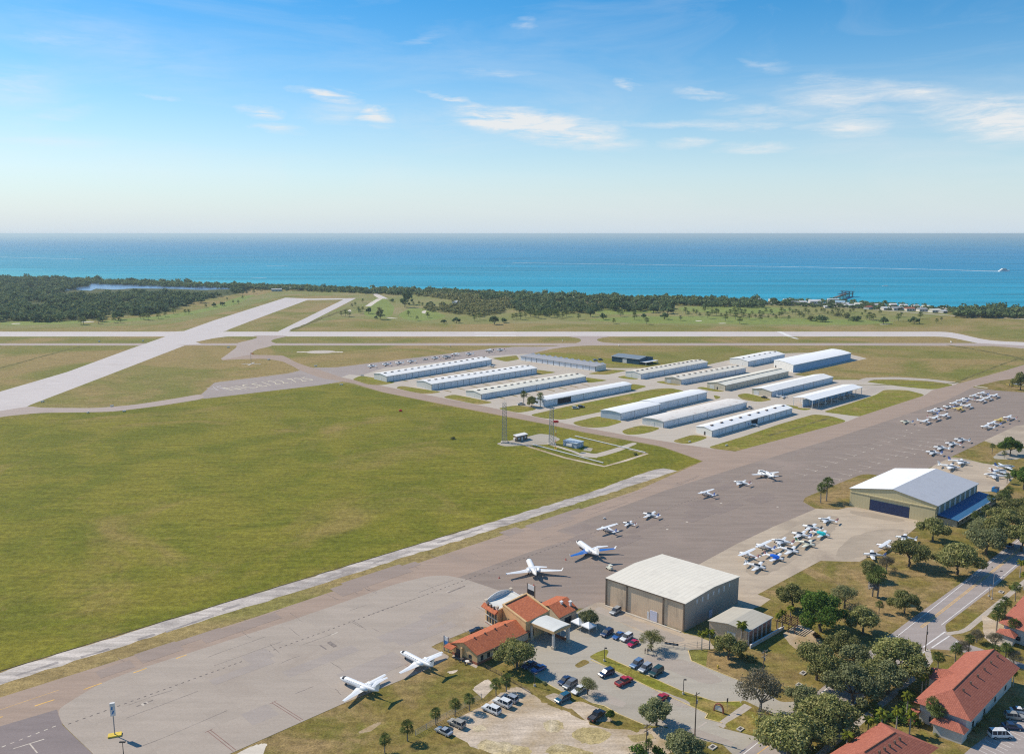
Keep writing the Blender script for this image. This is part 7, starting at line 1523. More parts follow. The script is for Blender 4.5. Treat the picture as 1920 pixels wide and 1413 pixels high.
for px, r, lb in (((1521, 601), 9, 'left half of the bush mound on the right fairway'), ((1538, 603), 11, 'dark right half of the bush mound on the right fairway'), ((1585, 596), 10, 'pale bush mound in front of the beach houses'), ((1604, 602), 10, 'dark bush mound right of the pale one'), ((1572, 593), 7, 'small bush left of the pale mound')):
    o = shrub(px, r, lb, 'leaf_far' if 'dark' in lb else 'leaf_scrub', 'bush mounds on the golf course')

# woods that read as one mass
def inside(p, poly):
    x, y = p; c = False; n = len(poly)
    for i in range(n):
        (x1, y1), (x2, y2) = poly[i], poly[i - 1]
        if (y1 > y) != (y2 > y) and x < (x2 - x1) * (y - y1) / (y2 - y1) + x1: c = not c
    return c
def template(seed, n, size, top=1.4, nl=6):
    g = np.random.default_rng(seed); lobes = [(g.uniform(-.55, .55), g.uniform(-.55, .55), g.uniform(.45, top - .4), g.uniform(.32, .5)) for _ in range(nl)]; P, N = cloud_pts(lobes, n, g, (.5, 1.0)); P[:, 2] = np.maximum(P[:, 2], .03); return quads_cloud(P, N, size, g)
TEMPL = [template(s, 70, .46, 1.2) for s in range(5)] + [template(50 + s, 80, .44, 1.5, 8) for s in range(2)]
def woods(name, poly_px, step, rr, leaf, label, seed, holes=(), world_poly=None, hfac=1.0, keep=1.0):
    hfac *= .82
    g = np.random.default_rng(seed); pts = [U(*p) for p in poly_px] if world_poly is None else world_poly
    xs, ys = [p[0] for p in pts], [p[1] for p in pts]; W2 = [(p[0], p[1]) for p in pts]; H2 = [[tuple(U(*q)[:2]) for q in h] for h in holes]; out = []
    y = min(ys)
    while y < max(ys):
        x = min(xs)
        while x < max(xs):
            q = (x + g.uniform(-.5, .5) * step, y + g.uniform(-.5, .5) * step)
            if inside(q, W2) and not any(inside(q, h) for h in H2) and g.uniform() < keep and mnoise.noise(Vector((q[0] * .012, q[1] * .012, seed))) > -.42:
                r = rr * g.uniform(.65, 1.35); T_ = TEMPL[g.integers(0, 7)] ; a = g.uniform(0, 6.28); c, s = math.cos(a), math.sin(a)
                V = T_ @ np.array([[c, s, 0], [-s, c, 0], [0, 0, 1]]); V = V * np.array([r, r, r * hfac * g.uniform(.8, 1.2)]) + np.array([q[0], q[1], 0]); out.append(V)
            x += step
        y += step
    if not out: return
    o = mesh_obj(name, np_mesh(name, np.concatenate(out), M_(leaf))); o['label'] = label; o['category'] = 'woods'; o['kind'] = 'stuff'; return o
def belt(name, idx0, idx1, d0, d1, step, rr, leaf, label, seed, hfac=1.0, extra=()):
    """a belt of trees along the shore, d0..d1 metres inland"""
    A = shore[idx0:idx1 + 1]; poly = [(p.x, p.y - d0) for p in A] + [(p.x, p.y - d1) for p in A[::-1]]; woods(name, [], step, rr, leaf, label, seed, (), poly, hfac)
belt('shore_woods', 0, 8, 25, 120, 11, 7.5, 'leaf_far', 'dense dark tree belt along the left shore', 3, 1.0)
belt('shore_woods', 8, 12, 25, 120, 11, 7.5, 'leaf_far', 'dense dark tree belt along the shore beyond the cross runway', 4, 1.0)
belt('shore_woods', 12, 16, 22, 130, 10.5, 8.5, 'leaf_far', 'dark tree belt along the shore in the middle', 5, 1.05)
belt('shore_woods', 16, 21, 20, 75, 10, 5.5, 'leaf_far', 'low broken trees along the shore by the beach houses', 6, .9)
belt('shore_woods', 21, 24, 20, 60, 12, 7, 'leaf_far', 'tree belt along the shore at the far right', 8, 1.0)
woods('left_woods', LEFTW, 14, 9.5, 'leaf_far', 'wide dark woods around the lake on the left', 9, [[(x, y + (12 if y > 538 else -1)) for x, y in LAKE], [(45, 567), (60, 563), (80, 568), (78, 582), (70, 585)], [(215, 567), (250, 564), (252, 572), (225, 575)], [(-20, 572), (10, 570), (15, 578), (-10, 580)], [(85, 575), (115, 572), (120, 578), (90, 580)], [(190, 586), (210, 578), (214, 592), (196, 596)]], hfac=1.0)
woods('scrub_woods', [(805, 556), (850, 552), (900, 556), (960, 561), (965, 570), (940, 588), (905, 594), (860, 590), (805, 584), (795, 577), (860, 574), (850, 565)], 10, 6.0, 'leaf_scrub', 'olive scrub wood in the middle of the golf course', 10, hfac=.9)
woods('scrub_woods', [(780, 549), (870, 551), (960, 556), (1060, 560), (1060, 564), (960, 563), (850, 558), (780, 556)], 11, 6.5, 'leaf_scrub', 'olive scrub wood behind the beach road', 11, hfac=.9)
woods('tree_belt', [(960, 568), (1000, 570), (1060, 572), (1110, 573), (1150, 574), (1260, 576), (1268, 582), (1200, 585), (1130, 582), (1105, 588), (1050, 588), (1040, 592), (1000, 592), (985, 586), (960, 582)], 11, 7, 'leaf_far', 'dark tree belt across the middle of the golf course', 12, hfac=1.25, keep=.85)
woods('shore_woods', [(900, 556), (1000, 558), (1100, 560), (1250, 564), (1400, 566), (1480, 568), (1480, 573), (1400, 570.5), (1250, 569), (1100, 568), (1000, 567), (900, 563)], 12, 8, 'leaf_far', 'dark trees between the beach houses and the golf course', 13, hfac=1.15, keep=.8)
woods('right_woods', [(1785, 590), (1800, 584), (1850, 582), (1920, 584), (2200, 590), (2200, 604), (1920, 597), (1850, 596), (1800, 596)], 11, 9, 'leaf_far', 'dense dark woods at the far right behind the grass', 14, hfac=1.05)
woods('beach_trees', [(1480, 562), (1560, 564), (1640, 568), (1720, 573), (1790, 578), (1790, 586), (1720, 583), (1640, 579), (1560, 576), (1480, 573)], 10, 5.2, 'leaf_far', 'low dark trees scattered among the beach houses', 15, [[(1640, 574), (1700, 573), (1760, 576), (1790, 584), (1740, 585), (1660, 580)], [(1490, 571), (1520, 567), (1560, 569), (1600, 573), (1590, 576.4), (1540, 574.6)]], hfac=.85, keep=.85)
woods('beach_trees', [(690, 540), (760, 543), (860, 545), (860, 550), (760, 549), (712, 548)], 11, 6, 'leaf_far', 'dark trees beside the sandy beach road', 16, keep=.8)
woods('left_hedge', [(480, 541), (600, 541), (690, 543), (690, 546), (600, 544.6), (480, 546)], 12, 4.5, 'leaf_far', 'low hedge trees by the cross runway end', 17, hfac=.8, keep=.6)

# beach houses, pier, boats
def house(px, w, d, h, label, roof, rot, name='beach_house', pitched=True):
    p = U(*px); o = thing(name, label, 'house', p, R(rot), 'buildings along the beach'); b = MB(); b.box(-w / 2, w / 2, -d / 2, d / 2, 0, h); b.build('wall', M_('stucco_white'), o); b = MB()
    if pitched: b.loft([[(x, -d / 2 - .5, h + .003), (x, 0, h + d * .2), (x, d / 2 + .5, h + .003)] for x in (-w / 2 - .5, w / 2 + .5)])
    else: b.box(-w / 2 - .3, w / 2 + .3, -d / 2 - .3, d / 2 + .3, h + .003, h + .5)
    b.build('roof', M_(roof), o); b = MB()
    for k in range(3): x = -w / 2 + w * (k + .5) / 3; b.box(x - 1, x + 1, -d / 2 - .06, -d / 2 + .05, 1, 2.6)
    b.build('window', M_('window_glass'), o); return o
hs_ = [((519, 546), 24, 14, 6, 'white flat roofed building by the cross runway end', 'trim_white', 10, False), ((545, 542.5), 12, 9, 4, 'small white house left of the runway end row', 'trim_white', 5, True), ((560, 542.5), 12, 9, 4, 'second small white house of the runway end row', 'roof_grey', 5, True), ((577, 542.8), 12, 9, 4, 'third small white house of the runway end row', 'trim_white', 5, True), ((590, 542.8), 12, 9, 4, 'fourth small white house of the runway end row', 'roof_grey', 5, True),
 ((738, 547.5), 20, 12, 5, 'pale house right of the sandy beach road', 'trim_white', 10, True), ((762, 548), 14, 10, 6, 'white house among the beach road trees', 'trim_white', 20, True), ((785, 548.5), 18, 12, 5, 'pale house farther along the beach road trees', 'roof_grey', 10, True), ((855, 570), 14, 10, 5, 'white clubhouse hut by the scrub wood', 'trim_white', 60, True), ((1000, 556), 26, 14, 5, 'grey roofed building beside the small pond', 'roof_grey', 5, True),
 ((1262, 565.5), 14, 9, 5, 'white cottage left in the shore trees', 'trim_white', 5, True), ((1312, 567), 18, 10, 6, 'white house with red trim in the shore trees', 'trim_white', 5, True), ((1333, 567.5), 12, 9, 5, 'small pale cottage in the shore trees', 'roof_grey', 5, True), ((1396, 574), 10, 8, 3, 'small white hut on the golf edge', 'trim_white', 5, True), ((1488, 567), 16, 10, 5, 'pale house at the left end of the beach car park', 'roof_grey', 0, True), ((1505, 566.5), 14, 10, 5, 'white beach house by the palms', 'trim_white', 10, True), ((1527, 565.5), 22, 12, 6, 'white beach pavilion left of the pier restaurant', 'trim_white', 0, True), ((1538, 570), 14, 9, 4, 'small pale building in front of the pier restaurant', 'roof_grey', 0, True),
 ((1562, 564), 22, 13, 8, 'white pier restaurant with a pale roof', 'trim_white', -15, False), ((1575, 566.5), 18, 12, 5, 'teal walled hut beside the pier', 'roof_aqua', -20, True), ((1592, 572), 18, 10, 4, 'low white building behind the beach drive', 'trim_white', 0, True), ((1628, 576), 16, 10, 5, 'pale pink house at the car park', 'tile_villa', 40, True), ((1660, 577), 14, 10, 4, 'white house left in the right beach row', 'trim_white', 10, True), ((1674, 570.5), 12, 9, 4, 'white cabin on the beach right of the pier', 'trim_white', 0, True), ((1694, 572), 12, 9, 4, 'second white cabin on the beach right of the pier', 'trim_white', 0, True), ((1682, 578), 20, 10, 5, 'long pale building in the right beach row', 'roof_grey', 5, True), ((1705, 579), 16, 10, 5, 'pinkish building in the right beach row', 'tile_villa', 5, True), ((1728, 580), 16, 10, 5, 'pale grey building in the right beach row', 'roof_grey', 10, True), ((1752, 582), 18, 10, 5, 'tan building before the right woods', 'roof_cream', 15, True), ((1768, 583), 12, 9, 4, 'white shed before the right woods', 'trim_white', 30, True), ((1550, 573.5), 10, 8, 3, 'small white kiosk on the beach drive', 'trim_white', 0, True)]
hs_ += [((1640, 572), 13, 9, 5, 'small white house just right of the low beach building', 'trim_white', 20, True), ((1652, 571), 12, 9, 4, 'grey roofed hut on the shore side of the car park', 'roof_grey', 10, True), ((1716, 573.5), 12, 9, 4, 'third white cabin on the beach right of the pier', 'trim_white', 0, True), ((1736, 575), 14, 9, 5, 'pale cabin at the right end of the beach cabins', 'roof_cream', 5, True), ((1610, 570.5), 15, 10, 5, 'tan roofed house between pier restaurant and car park', 'roof_cream', -10, True), ((1585, 569), 12, 9, 4, 'tiny white shed at the foot of the pier', 'trim_white', 15, True), ((1475, 566), 14, 9, 5, 'white house among shore trees left of the beach car park', 'trim_white', 5, True), ((1448, 566), 14, 9, 5, 'pale roofed house second left of the beach car park', 'roof_cream', 5, True), ((1420, 565), 12, 9, 5, 'white house third left of the beach car park', 'trim_white', 10, True), ((1362, 566.5), 14, 9, 5, 'white shore house between cottage and golf hut', 'trim_white', 5, True), ((1180, 566), 16, 10, 5, 'pale house alone in the middle shore trees', 'trim_white', 5, True), ((1080, 562), 16, 10, 5, 'pale house right of the small pond', 'roof_cream', 5, True)]
for a in hs_: house((a[0][0], a[0][1] + (3.5 if a[0][0] > 1480 else 0)), a[1] * .85, a[2] * .9, a[3] * .8, a[4], a[5], a[6], pitched=a[7])
A, B = U(1564, 563.5), U(1590, 555)
root = thing('fishing_pier', 'dark timber fishing pier with a covered end beside the beach restaurant', 'pier', A, math.atan2((B - A).y, (B - A).x)); L = (B - A).length; b = MB(); b.box(0, L, -3, 3, 5.0, 5.8); b.box(L - 10, L, -10, 11, 5.0, 5.797); b.build('deck', M_('wood_pole'), root)
b = MB(); b.box(L - 12, L + 2, -12, 13, 9.4, 9.9); b.box(L * .3, L - 12.1, -3, 3, 8.6, 9.1); b.build('roof', M_('wall_navy'), root)
for k in range(10):
    for y in (-2.6, 2.6): q = MB(); x = L * (k + .5) / 10; q.tube((x, y, -3), (x, y, 5.0), .4, .4, 6); q.build('pile', M_('wood_pole'), root)
for x in (L - 9.5, L - .6):
    for y in (-9, -3, 4, 10): q = MB(); q.tube((x, y, -3), (x, y, 9.4), .6, .6, 6); q.build('pile', M_('wood_pole'), root)
def boat(px, L, rot, label, decks=2):
    p = U(*px, -.8); root = thing('boat', label, 'boat', (p.x, p.y, -.8), R(rot)); W = L * .24; b = MB(); st = [(-.5, .42, 1), (-.2, .5, 1), (.2, .48, 1), (.4, .28, 1.12), (.5, .02, 1.2)]
    b.loft([[(x * L, -w * W * .7, -.3), (x * L, w * W * .7, -.3), (x * L, w * W, L * .09 * h), (x * L, -w * W, L * .09 * h)] for x, w, h in st]); b.build('hull', M_('plane_white'), root)
    for k in range(decks):
        q = MB(); z = L * .09 + k * L * .075 + .003 * (k + 1); q.box(-L * (.36 - .1 * k), L * (.18 - .08 * k), -W * .36, W * .36, z, z + L * .07); q.build('cabin', M_('plane_white'), root); q = MB(); q.box(-L * (.34 - .1 * k), L * (.181 - .08 * k), -W * .363, W * .363, z + L * .025, z + L * .055); q.build('window', M_('window_glass'), root)
    q = MB(); q.tube((-L * .1, 0, L * .1), (-L * .1, 0, L * .38), L * .008 + .05, .04, 5); q.build('mast', M_('trim_white'), root); return root
boat((1883, 509), 42, 12, 'large white two deck boat at the head of the long wake', 2); boat((157, 486), 16, 12, 'small white motor boat with a wake on the left', 1); boat((1660, 536.5), 13, 150, 'white boat lying off the beach right of the pier', 1); boat((1602, 540), 8, 60, 'tiny white boat nearest the pier end', 1); boat((535, 499), 7, 20, 'tiny white boat far out left of the middle', 1)
m = bpy.data.materials.new('foam'); t = nt(m); v = mapped(t, 0, (.02, .12, 1)); n_ = noise_tex(t, v, 1.0, 5, .7); d_ = t.nodes.new('ShaderNodeBsdfDiffuse'); d_.inputs[0].default_value = (.62, .74, .80, 1); tr = t.nodes.new('ShaderNodeBsdfTransparent'); mx = t.nodes.new('ShaderNodeMixShader'); mr = t.nodes.new('ShaderNodeMapRange'); mr.inputs[1].default_value = .32; mr.inputs[2].default_value = .62; t.links.new(n_, mr.inputs[0]); t.links.new(mr.outputs[0], mx.inputs[0]); t.links.new(tr.outputs[0], mx.inputs[1]); t.links.new(d_.outputs[0], mx.inputs[2]); ou = t.nodes.new('ShaderNodeOutputMaterial'); t.links.new(mx.outputs[0], ou.inputs[0]); MATS['foam'] = m
def wake(px, w0, w1, z=-.75):
    P = [U(*p, z) for p in px]; b = MB(); n = len(P)
    for i in range(n - 1):
        wa, wb = [(w0 + (w1 - w0) * k / (n - 1)) / 2 for k in (i, i + 1)]; b.quad(P[i] + Vector((0, wa, 0)), P[i] - Vector((0, wa, 0)), P[i + 1] - Vector((0, wb, 0)), P[i + 1] + Vector((0, wb, 0)))
    tag(b.build('wake_foam', M_('foam')), kind='stuff')
wake([(960, 492.5), (1100, 494.5), (1300, 497.5), (1500, 500.5), (1700, 504), (1800, 506.5), (1876, 508.6)], 22, 48); wake([(-200, 480), (0, 482), (80, 484), (155, 486)], 30, 30); wake([(1800, 507.2), (1840, 508.2), (1876, 509.2)], 14, 26); wake([(500, 498.6), (540, 498.8)], 18, 22); wake([(470, 520), (500, 521)], 14, 14)
# surf line on the beach
b = MB(); S_ = [Vector((p.x, p.y + 18, -.7)) for p in shore]
for p, q in zip(S_, S_[1:]): b.quad(p, q, q + Vector((0, 10, 0)), p + Vector((0, 10, 0)))
tag(b.build('surf_foam', M_('foam')), kind='stuff')

# two people standing in the parking lot
mat('skin', (.42, .26, .18), .6, .05, 2.0); mat('shirt_dark', (.05, .055, .08), .8, .1, 2.0); mat('shirt_tan', (.28, .20, .13), .8, .1, 2.0); mat('trousers', (.04, .04, .05), .8, .1, 2.0); mat('hair', (.03, .02, .015), .8, .1, 2.0)
def person(px, rot, shirt, label, arm=.0):
    p = U(*px); root = thing('person', label, 'person', (p.x, p.y, .05), R(rot), 'people in the parking lot')
    J = {'pelvis': (0, 0, .93, .15), 'belly': (0, 0, 1.1, .145), 'chest': (.01, 0, 1.32, .16), 'neck': (.01, 0, 1.5, .06), 'head': (.03, 0, 1.6, .085), 'crown': (.02, 0, 1.72, .08)}
    for s, k in ((1, 'l'), (-1, 'r')):
        J[k + 'hip'] = (0, s * .1, .88, .095); J[k + 'knee'] = (.02, s * .12, .5, .062); J[k + 'ankle'] = (-.02, s * .13, .09, .042); J[k + 'toe'] = (.16, s * .15, .04, .035)
        J[k + 'sh'] = (0, s * .19, 1.42, .062); J[k + 'elb'] = (-.03 + arm * .05, s * .26, 1.14, .042); J[k + 'wr'] = (.06 + arm * .1, s * .25, .90, .03); J[k + 'hand'] = (.09 + arm * .12, s * .25, .82, .032)
        for i in range(4): J[k + 'f%d' % i] = (.10 + arm * .12 + .015 * i, s * (.24 + .004 * i), .735 + .006 * abs(i - 1.5), .009)
        J[k + 'th'] = (.13 + arm * .12, s * .235, .80, .010)
    E_ = [('pelvis', 'belly'), ('belly', 'chest'), ('chest', 'neck'), ('neck', 'head'), ('head', 'crown')]
    for k in 'lr': E_ += [('pelvis', k + 'hip'), (k + 'hip', k + 'knee'), (k + 'knee', k + 'ankle'), (k + 'ankle', k + 'toe'), ('chest', k + 'sh'), (k + 'sh', k + 'elb'), (k + 'elb', k + 'wr'), (k + 'wr', k + 'hand'), (k + 'hand', k + 'th')] + [(k + 'hand', k + 'f%d' % i) for i in range(4)]
    K = list(J); me = bpy.data.meshes.new('body'); me.from_pydata([J[k][:3] for k in K], [(K.index(a), K.index(c)) for a, c in E_], []); tmp = bpy.data.objects.new('tmp', me); COL.objects.link(tmp); md = tmp.modifiers.new('s', 'SKIN')
    for i, k in enumerate(K): me.skin_vertices[0].data[i].radius = (J[k][3], J[k][3] * (.8 if k in ('chest', 'belly') else 1)); me.skin_vertices[0].data[i].use_root = (k == 'pelvis')
    sb = tmp.modifiers.new('u', 'SUBSURF'); sb.levels = 1; bpy.context.view_layer.update(); nm = bpy.data.meshes.new_from_object(tmp.evaluated_get(bpy.context.evaluated_depsgraph_get())); bpy.data.objects.remove(tmp)
    nm.materials.clear()
    for q in ('skin', shirt, 'trousers'): nm.materials.append(M_(q))
    for f in nm.polygons:
        c = f.center; f.material_index = 2 if c.z < .98 and abs(c.y) < .21 else (1 if c.z < 1.48 and c.z > .95 and (c.z > 1.15 or abs(c.y) < .2) else 0); f.use_smooth = True
    mesh_obj('body', nm, root); b = MB(); b.loft([[(.02 - .01 + r * .95 * math.cos(a * .785), r * math.sin(a * .785), z) for a in range(8)] for r, z in ((.094, 1.66), (.097, 1.72), (.07, 1.79), (.02, 1.815))]); b.build('hair', M_('hair'), root, True); b = MB()
    for s in (-1, 1): b.box(.105, .118, s * .035 - .012, s * .035 + .012, 1.655, 1.67)
    b.box(.10, .135, -.012, .012, 1.61, 1.645); b.build('face', M_('skin'), root)
person((1209.5, 1225), 200, 'shirt_dark', 'person in dark clothes, left of two standing by the gate tree'); person((1214.5, 1225.5), 250, 'shirt_tan', 'person in a tan shirt, right of two standing by the gate tree', 1.0)
# small airfield signs and the wind sock by the taxiways
for q, rot, lb in (((165, 774.5), 80, 'pale airfield sign below the thin taxiway at the left'), ((233, 772), 60, 'white airfield sign right of the first one below the thin taxiway'), ((210, 762), 60, 'small white airfield sign above the thin taxiway'), ((80, 754), 60, 'dark and white airfield sign at the cross runway corner'), ((186, 641), 90, 'airfield sign at the left end of the narrow parallel taxiway'), ((268, 640), 90, 'airfield sign by the cross runway and parallel taxiway'), ((428, 652), 60, 'airfield sign above the taxiway fork'), ((504, 675), 60, 'airfield sign beside the wind sock'), ((592, 687), 45, 'white airfield sign at the far apron corner'), ((640, 722), 30, 'white airfield sign at the top corner of the green field'), ((844, 649.5), 90, 'bright airfield sign under the parallel taxiway'), ((1055, 640), 90, 'airfield sign by the runway exit, left side'), ((1160, 648.6), 90, 'airfield sign by the runway exit, right side'), ((679, 705), 20, 'pale airfield sign on the first hangar grass strip'), ((1293, 829), 40, 'white airfield sign on the hangar grass strip nearest the ramp'), ((1362, 836), 40, 'white airfield sign at the corner of the long ramp verge'), ((1783, 642), 80, 'white airfield sign at the right runway end'), ((1013, 1003.5) if False else (1133, 973), 40, 'small white airfield sign on the verge of the gravel track')):
    p = U(*q); d = p.length / 480; root = thing('airfield_sign', lb, 'sign', p, R(rot), 'airfield signs along the taxiways'); b = MB(); b.box(-.9 * d, .9 * d, -.2, .2, .35, .35 + .55 * d); b.build('panel', M_('trim_white'), root); b = MB(); b.box(-.7 * d, -.5 * d, -.1, .1, 0, .35); b.box(.5 * d, .7 * d, -.1, .1, 0, .35); b.build('leg', M_('post_dark'), root)
p = U(471, 682); h = rise((471, 682), 661); root = thing('wind_sock', 'thin wind sock mast on pale crossed pads beside the taxiway', 'wind sock', p); b = MB(); b.tube((0, 0, 0), (0, 0, h), .22, .12, 6); b.build('mast', M_('steel_galv'), root); b = MB(); b.tube((0, 0, h - .6), (2.6, 1.0, h - 1.2), .5, .2, 8); b.build('sock', M_('red_paint'), root)
b = MB(); b.box(-9, 9, -1, 1, .02, .1); b.box(-1, 1, -9, -1.003, .02, .1); b.box(-1, 1, 1.003, 9, .02, .1); b.build('base', M_('concrete_base'), root)
# ------------------------------------------------------------------ light, sky, air, camera
AZ, EL = 151.0, 44.0          # sun: math angle of the direction towards it, and height
sd = Vector((math.cos(R(AZ)) * math.cos(R(EL)), math.sin(R(AZ)) * math.cos(R(EL)), math.sin(R(EL))))
sl = bpy.data.lights.new('sun', 'SUN'); sl.energy = 5.0; sl.angle = R(0.53); sl.color = (1.0, 0.91, 0.76)
so = bpy.data.objects.new('sun', sl); COL.objects.link(so); so.rotation_euler = sd.to_track_quat('Z', 'Y').to_euler(); so.location = (0, 0, 400)
w = bpy.data.worlds.new('World'); scene.world = w; w.use_nodes = True; t = w.node_tree; t.nodes.clear()
sky = t.nodes.new('ShaderNodeTexSky'); sky.sky_type = 'NISHITA'; sky.sun_disc = False; sky.sun_elevation = R(EL); sky.sun_rotation = R(90 - AZ); sky.altitude = 100; sky.air_density = 1.0; sky.dust_density = 0.2; sky.ozone_density = 2.2
tc = t.nodes.new('ShaderNodeTexCoord'); sx = t.nodes.new('ShaderNodeSeparateXYZ'); t.links.new(tc.outputs['Generated'], sx.inputs[0])
def mth(op, a, b=None, c=None):
    n = t.nodes.new('ShaderNodeMath'); n.operation = op
    for i, q in enumerate((a, b, c)):
        if q is None: continue
        if isinstance(q, (int, float)): n.inputs[i].default_value = q
        else: t.links.new(q, n.inputs[i])
    return n.outputs[0]
az = mth('ARCTAN2', sx.outputs[0], sx.outputs[1]); el = mth('ARCSINE', sx.outputs[2])
cv = t.nodes.new('ShaderNodeCombineXYZ'); t.links.new(mth('MULTIPLY', az, FPX), cv.inputs[0]); t.links.new(mth('MULTIPLY', el, FPX), cv.inputs[1])
def wmap(vec, sc, rot=0.0, loc=(0, 0, 0)):
    n = t.nodes.new('ShaderNodeMapping'); n.inputs['Scale'].default_value = sc; n.inputs['Rotation'].default_value = (0, 0, rot); n.inputs['Location'].default_value = loc; t.links.new(vec, n.inputs['Vector']); return n.outputs[0]
def wn(vec, scale, det=6, rgh=.6, dist=0.0, col=False):
    n = t.nodes.new('ShaderNodeTexNoise'); n.inputs['Scale'].default_value = scale; n.inputs['Detail'].default_value = det; n.inputs['Roughness'].default_value = rgh; n.inputs['Distortion'].default_value = dist; t.links.new(vec, n.inputs['Vector']); return n.outputs['Color' if col else 'Fac']
# ragged edges: the cirrus coordinates are stirred by noise
nz = wn(wmap(cv.outputs[0], (.010, .032, 1)), 1.0, 6, .65, .4, True); sb = t.nodes.new('ShaderNodeVectorMath'); sb.operation = 'SUBTRACT'; sb.inputs[1].default_value = (.5, .5, .5); t.links.new(nz, sb.inputs[0])
ml = t.nodes.new('ShaderNodeVectorMath'); ml.operation = 'MULTIPLY'; ml.inputs[1].default_value = (110, 34, 0); t.links.new(sb.outputs[0], ml.inputs[0])
ads = t.nodes.new('ShaderNodeVectorMath'); ads.operation = 'ADD'; t.links.new(cv.outputs[0], ads.inputs[0]); t.links.new(ml.outputs[0], ads.inputs[1]); cw = ads.outputs[0]
CLOUDS = [(1020, 240, 200, 32, .16, 1.25), (930, 222, 90, 20, .10, .55), (610, 177, 80, 14, .15, 1.0), (497, 210, 46, 14, .1, 1.0), (712, 222, 38, 19, .3, 1.0), (640, 215, 80, 26, 0, .30), (1175, 157, 24, 12, .3, .6), (1330, 178, 70, 10, .12, .6), (1580, 185, 130, 34, .05, .42), (1550, 150, 60, 12, .05, .28), (1600, 235, 60, 22, .1, .6), (1720, 170, 90, 18, .15, .42), (1880, 228, 150, 44, .22, .75), (1910, 210, 80, 40, .1, .4), (1290, 270, 60, 12, 0, .7), (1410, 278, 70, 11, 0, .6), (1340, 235, 240, 8, .05, .42), (930, 137, 80, 9, 0, .3), (850, 186, 70, 5, .22, .5), (980, 44, 30, 12, 0, .3), (1430, 123, 50, 11, .25, .28), (790, 72, 60, 10, -.3, .2), (120, 215, 80, 14, -.25, .25), (30, 160, 90, 40, 0, .25), (80, 75, 110, 8, 0, .2), (300, 185, 40, 5, .1, .25), (100, 265, 160, 10, 0, .2), (515, 241, 50, 10, .1, .4), (1420, 215, 120, 14, .05, .35), (250, 90, 300, 60, .3, .10), (900, 230, 330, 60, 0, .14), (1650, 215, 330, 80, .05, .12)]
acc = None
for cx, cy, hw, hh, tl, s in CLOUDS:
    v = Vector(((cx - 960) / FPX, CP + (706.5 - cy) / FPX * SP, -SP + (706.5 - cy) / FPX * CP)).normalized()
    mp = t.nodes.new('ShaderNodeMapping'); mp.vector_type = 'TEXTURE'; mp.inputs['Location'].default_value = (math.atan2(v.x, v.y) * FPX, math.asin(v.z) * FPX, 0); mp.inputs['Rotation'].default_value = (0, 0, -math.atan(tl)); mp.inputs['Scale'].default_value = (hw, hh, 1)
    t.links.new(cw, mp.inputs['Vector']); gr = t.nodes.new('ShaderNodeTexGradient'); gr.gradient_type = 'SPHERICAL'; t.links.new(mp.outputs[0], gr.inputs[0])
    acc = mth('MULTIPLY_ADD', gr.outputs['Fac'], s * 1.6, acc if acc is not None else 0.0)
st = wn(wmap(cv.outputs[0], (.009, .060, 1), -.12), 1.0, 8, .68, .5)
mr = t.nodes.new('ShaderNodeMapRange'); mr.inputs[1].default_value = .34; mr.inputs[2].default_value = .68; mr.inputs[3].default_value = .05; mr.inputs[4].default_value = 1.05; t.links.new(st, mr.inputs[0])
veil = wn(wmap(cv.outputs[0], (.0022, .010, 1), -.1, (3.1, 1.7, 0)), 1.0, 7, .62, .8); mv = t.nodes.new('ShaderNodeMapRange'); mv.inputs[1].default_value = .46; mv.inputs[2].default_value = .80; mv.inputs[4].default_value = .22; t.links.new(veil, mv.inputs[0])
cl = mth('MINIMUM', mth('MULTIPLY_ADD', acc, mr.outputs[0], mv.outputs[0]), .93)
hsv = t.nodes.new('ShaderNodeHueSaturation'); hsv.inputs['Hue'].default_value = HUE if False else .497; hsv.inputs['Saturation'].default_value = 1.50; hsv.inputs['Value'].default_value = 1.42; t.links.new(sky.outputs[0], hsv.inputs['Color'])
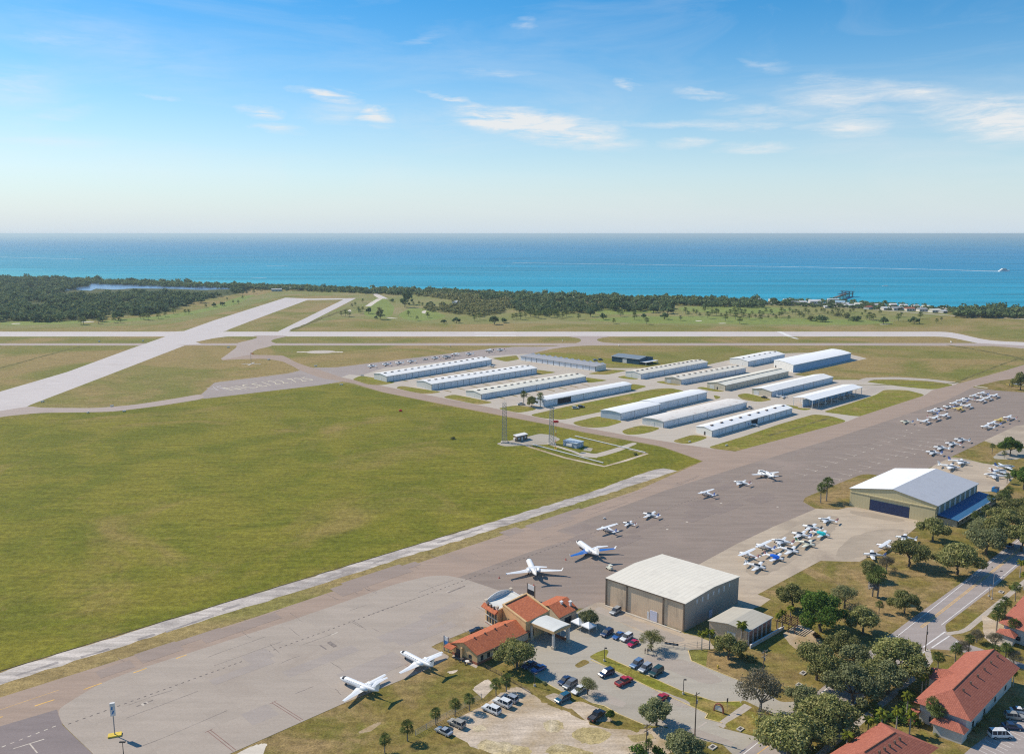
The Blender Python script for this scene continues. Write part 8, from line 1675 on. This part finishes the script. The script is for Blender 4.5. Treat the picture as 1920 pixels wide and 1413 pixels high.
# whitish band of humid air low over the horizon
hb = mth('POWER', mth('MAXIMUM', mth('SUBTRACT', 1.0, mth('MULTIPLY', mth('ABSOLUTE', el), 1 / .29)), 0.0), 2.3)
mxh = t.nodes.new('ShaderNodeMix'); mxh.data_type = 'RGBA'; t.links.new(mth('MULTIPLY', hb, .95), mxh.inputs['Factor']); ins = [q for q in mxh.inputs if q.type == 'RGBA']; t.links.new(hsv.outputs[0], ins[0]); ins[1].default_value = (6.5, 7.7, 8.9, 1)
mxc = t.nodes.new('ShaderNodeMix'); mxc.data_type = 'RGBA'; t.links.new(cl, mxc.inputs['Factor']); ins = [q for q in mxc.inputs if q.type == 'RGBA']; t.links.new([q for q in mxh.outputs if q.type == 'RGBA'][0], ins[0]); ins[1].default_value = (8.8, 9.0, 9.1, 1)
bg = t.nodes.new('ShaderNodeBackground'); bg.inputs['Strength'].default_value = 0.10; t.links.new([q for q in mxc.outputs if q.type == 'RGBA'][0], bg.inputs[0]); ow = t.nodes.new('ShaderNodeOutputWorld'); t.links.new(bg.outputs[0], ow.inputs[0])

HAZE = 0.000065
if HAZE:
    b = MB(); b.box(-70000, 70000, -2000, 95000, -2.5, 124.0); m = bpy.data.materials.new('haze_air'); tt = nt(m); vo = tt.nodes.new('ShaderNodeVolumePrincipled'); vo.inputs['Color'].default_value = (0.78, 0.95, 1.0, 1); vo.inputs['Density'].default_value = HAZE; vo.inputs['Anisotropy'].default_value = 0.2
    o = tt.nodes.new('ShaderNodeOutputMaterial'); tt.links.new(vo.outputs[0], o.inputs['Volume']); tag(b.build('haze', m), kind='stuff')

cam = bpy.data.cameras.new('camera'); co = bpy.data.objects.new('camera', cam); COL.objects.link(co); co.location = (0, 0, CAMH); co.rotation_euler = (R(90) - PITCH, 0, 0)
cam.sensor_fit = 'HORIZONTAL'; cam.sensor_width = 36.0; cam.lens = 36.0 * FPX / 1920; cam.clip_start = 1.0; cam.clip_end = 200000
scene.camera = co
scene.view_settings.view_transform = 'Standard'; scene.view_settings.look = 'None'; scene.view_settings.exposure = -0.08; scene.view_settings.gamma = 1.0
scene.cycles.max_bounces = 6; scene.cycles.diffuse_bounces = 3; scene.cycles.glossy_bounces = 2; scene.cycles.volume_bounces = 0; scene.cycles.transparent_max_bounces = 12; scene.cycles.caustics_reflective = False; scene.cycles.caustics_refractive = False
scene.cycles.use_denoising = False; scene.cycles.filter_width = 1.15
scene.render.resolution_x, scene.render.resolution_y = 1024, 753
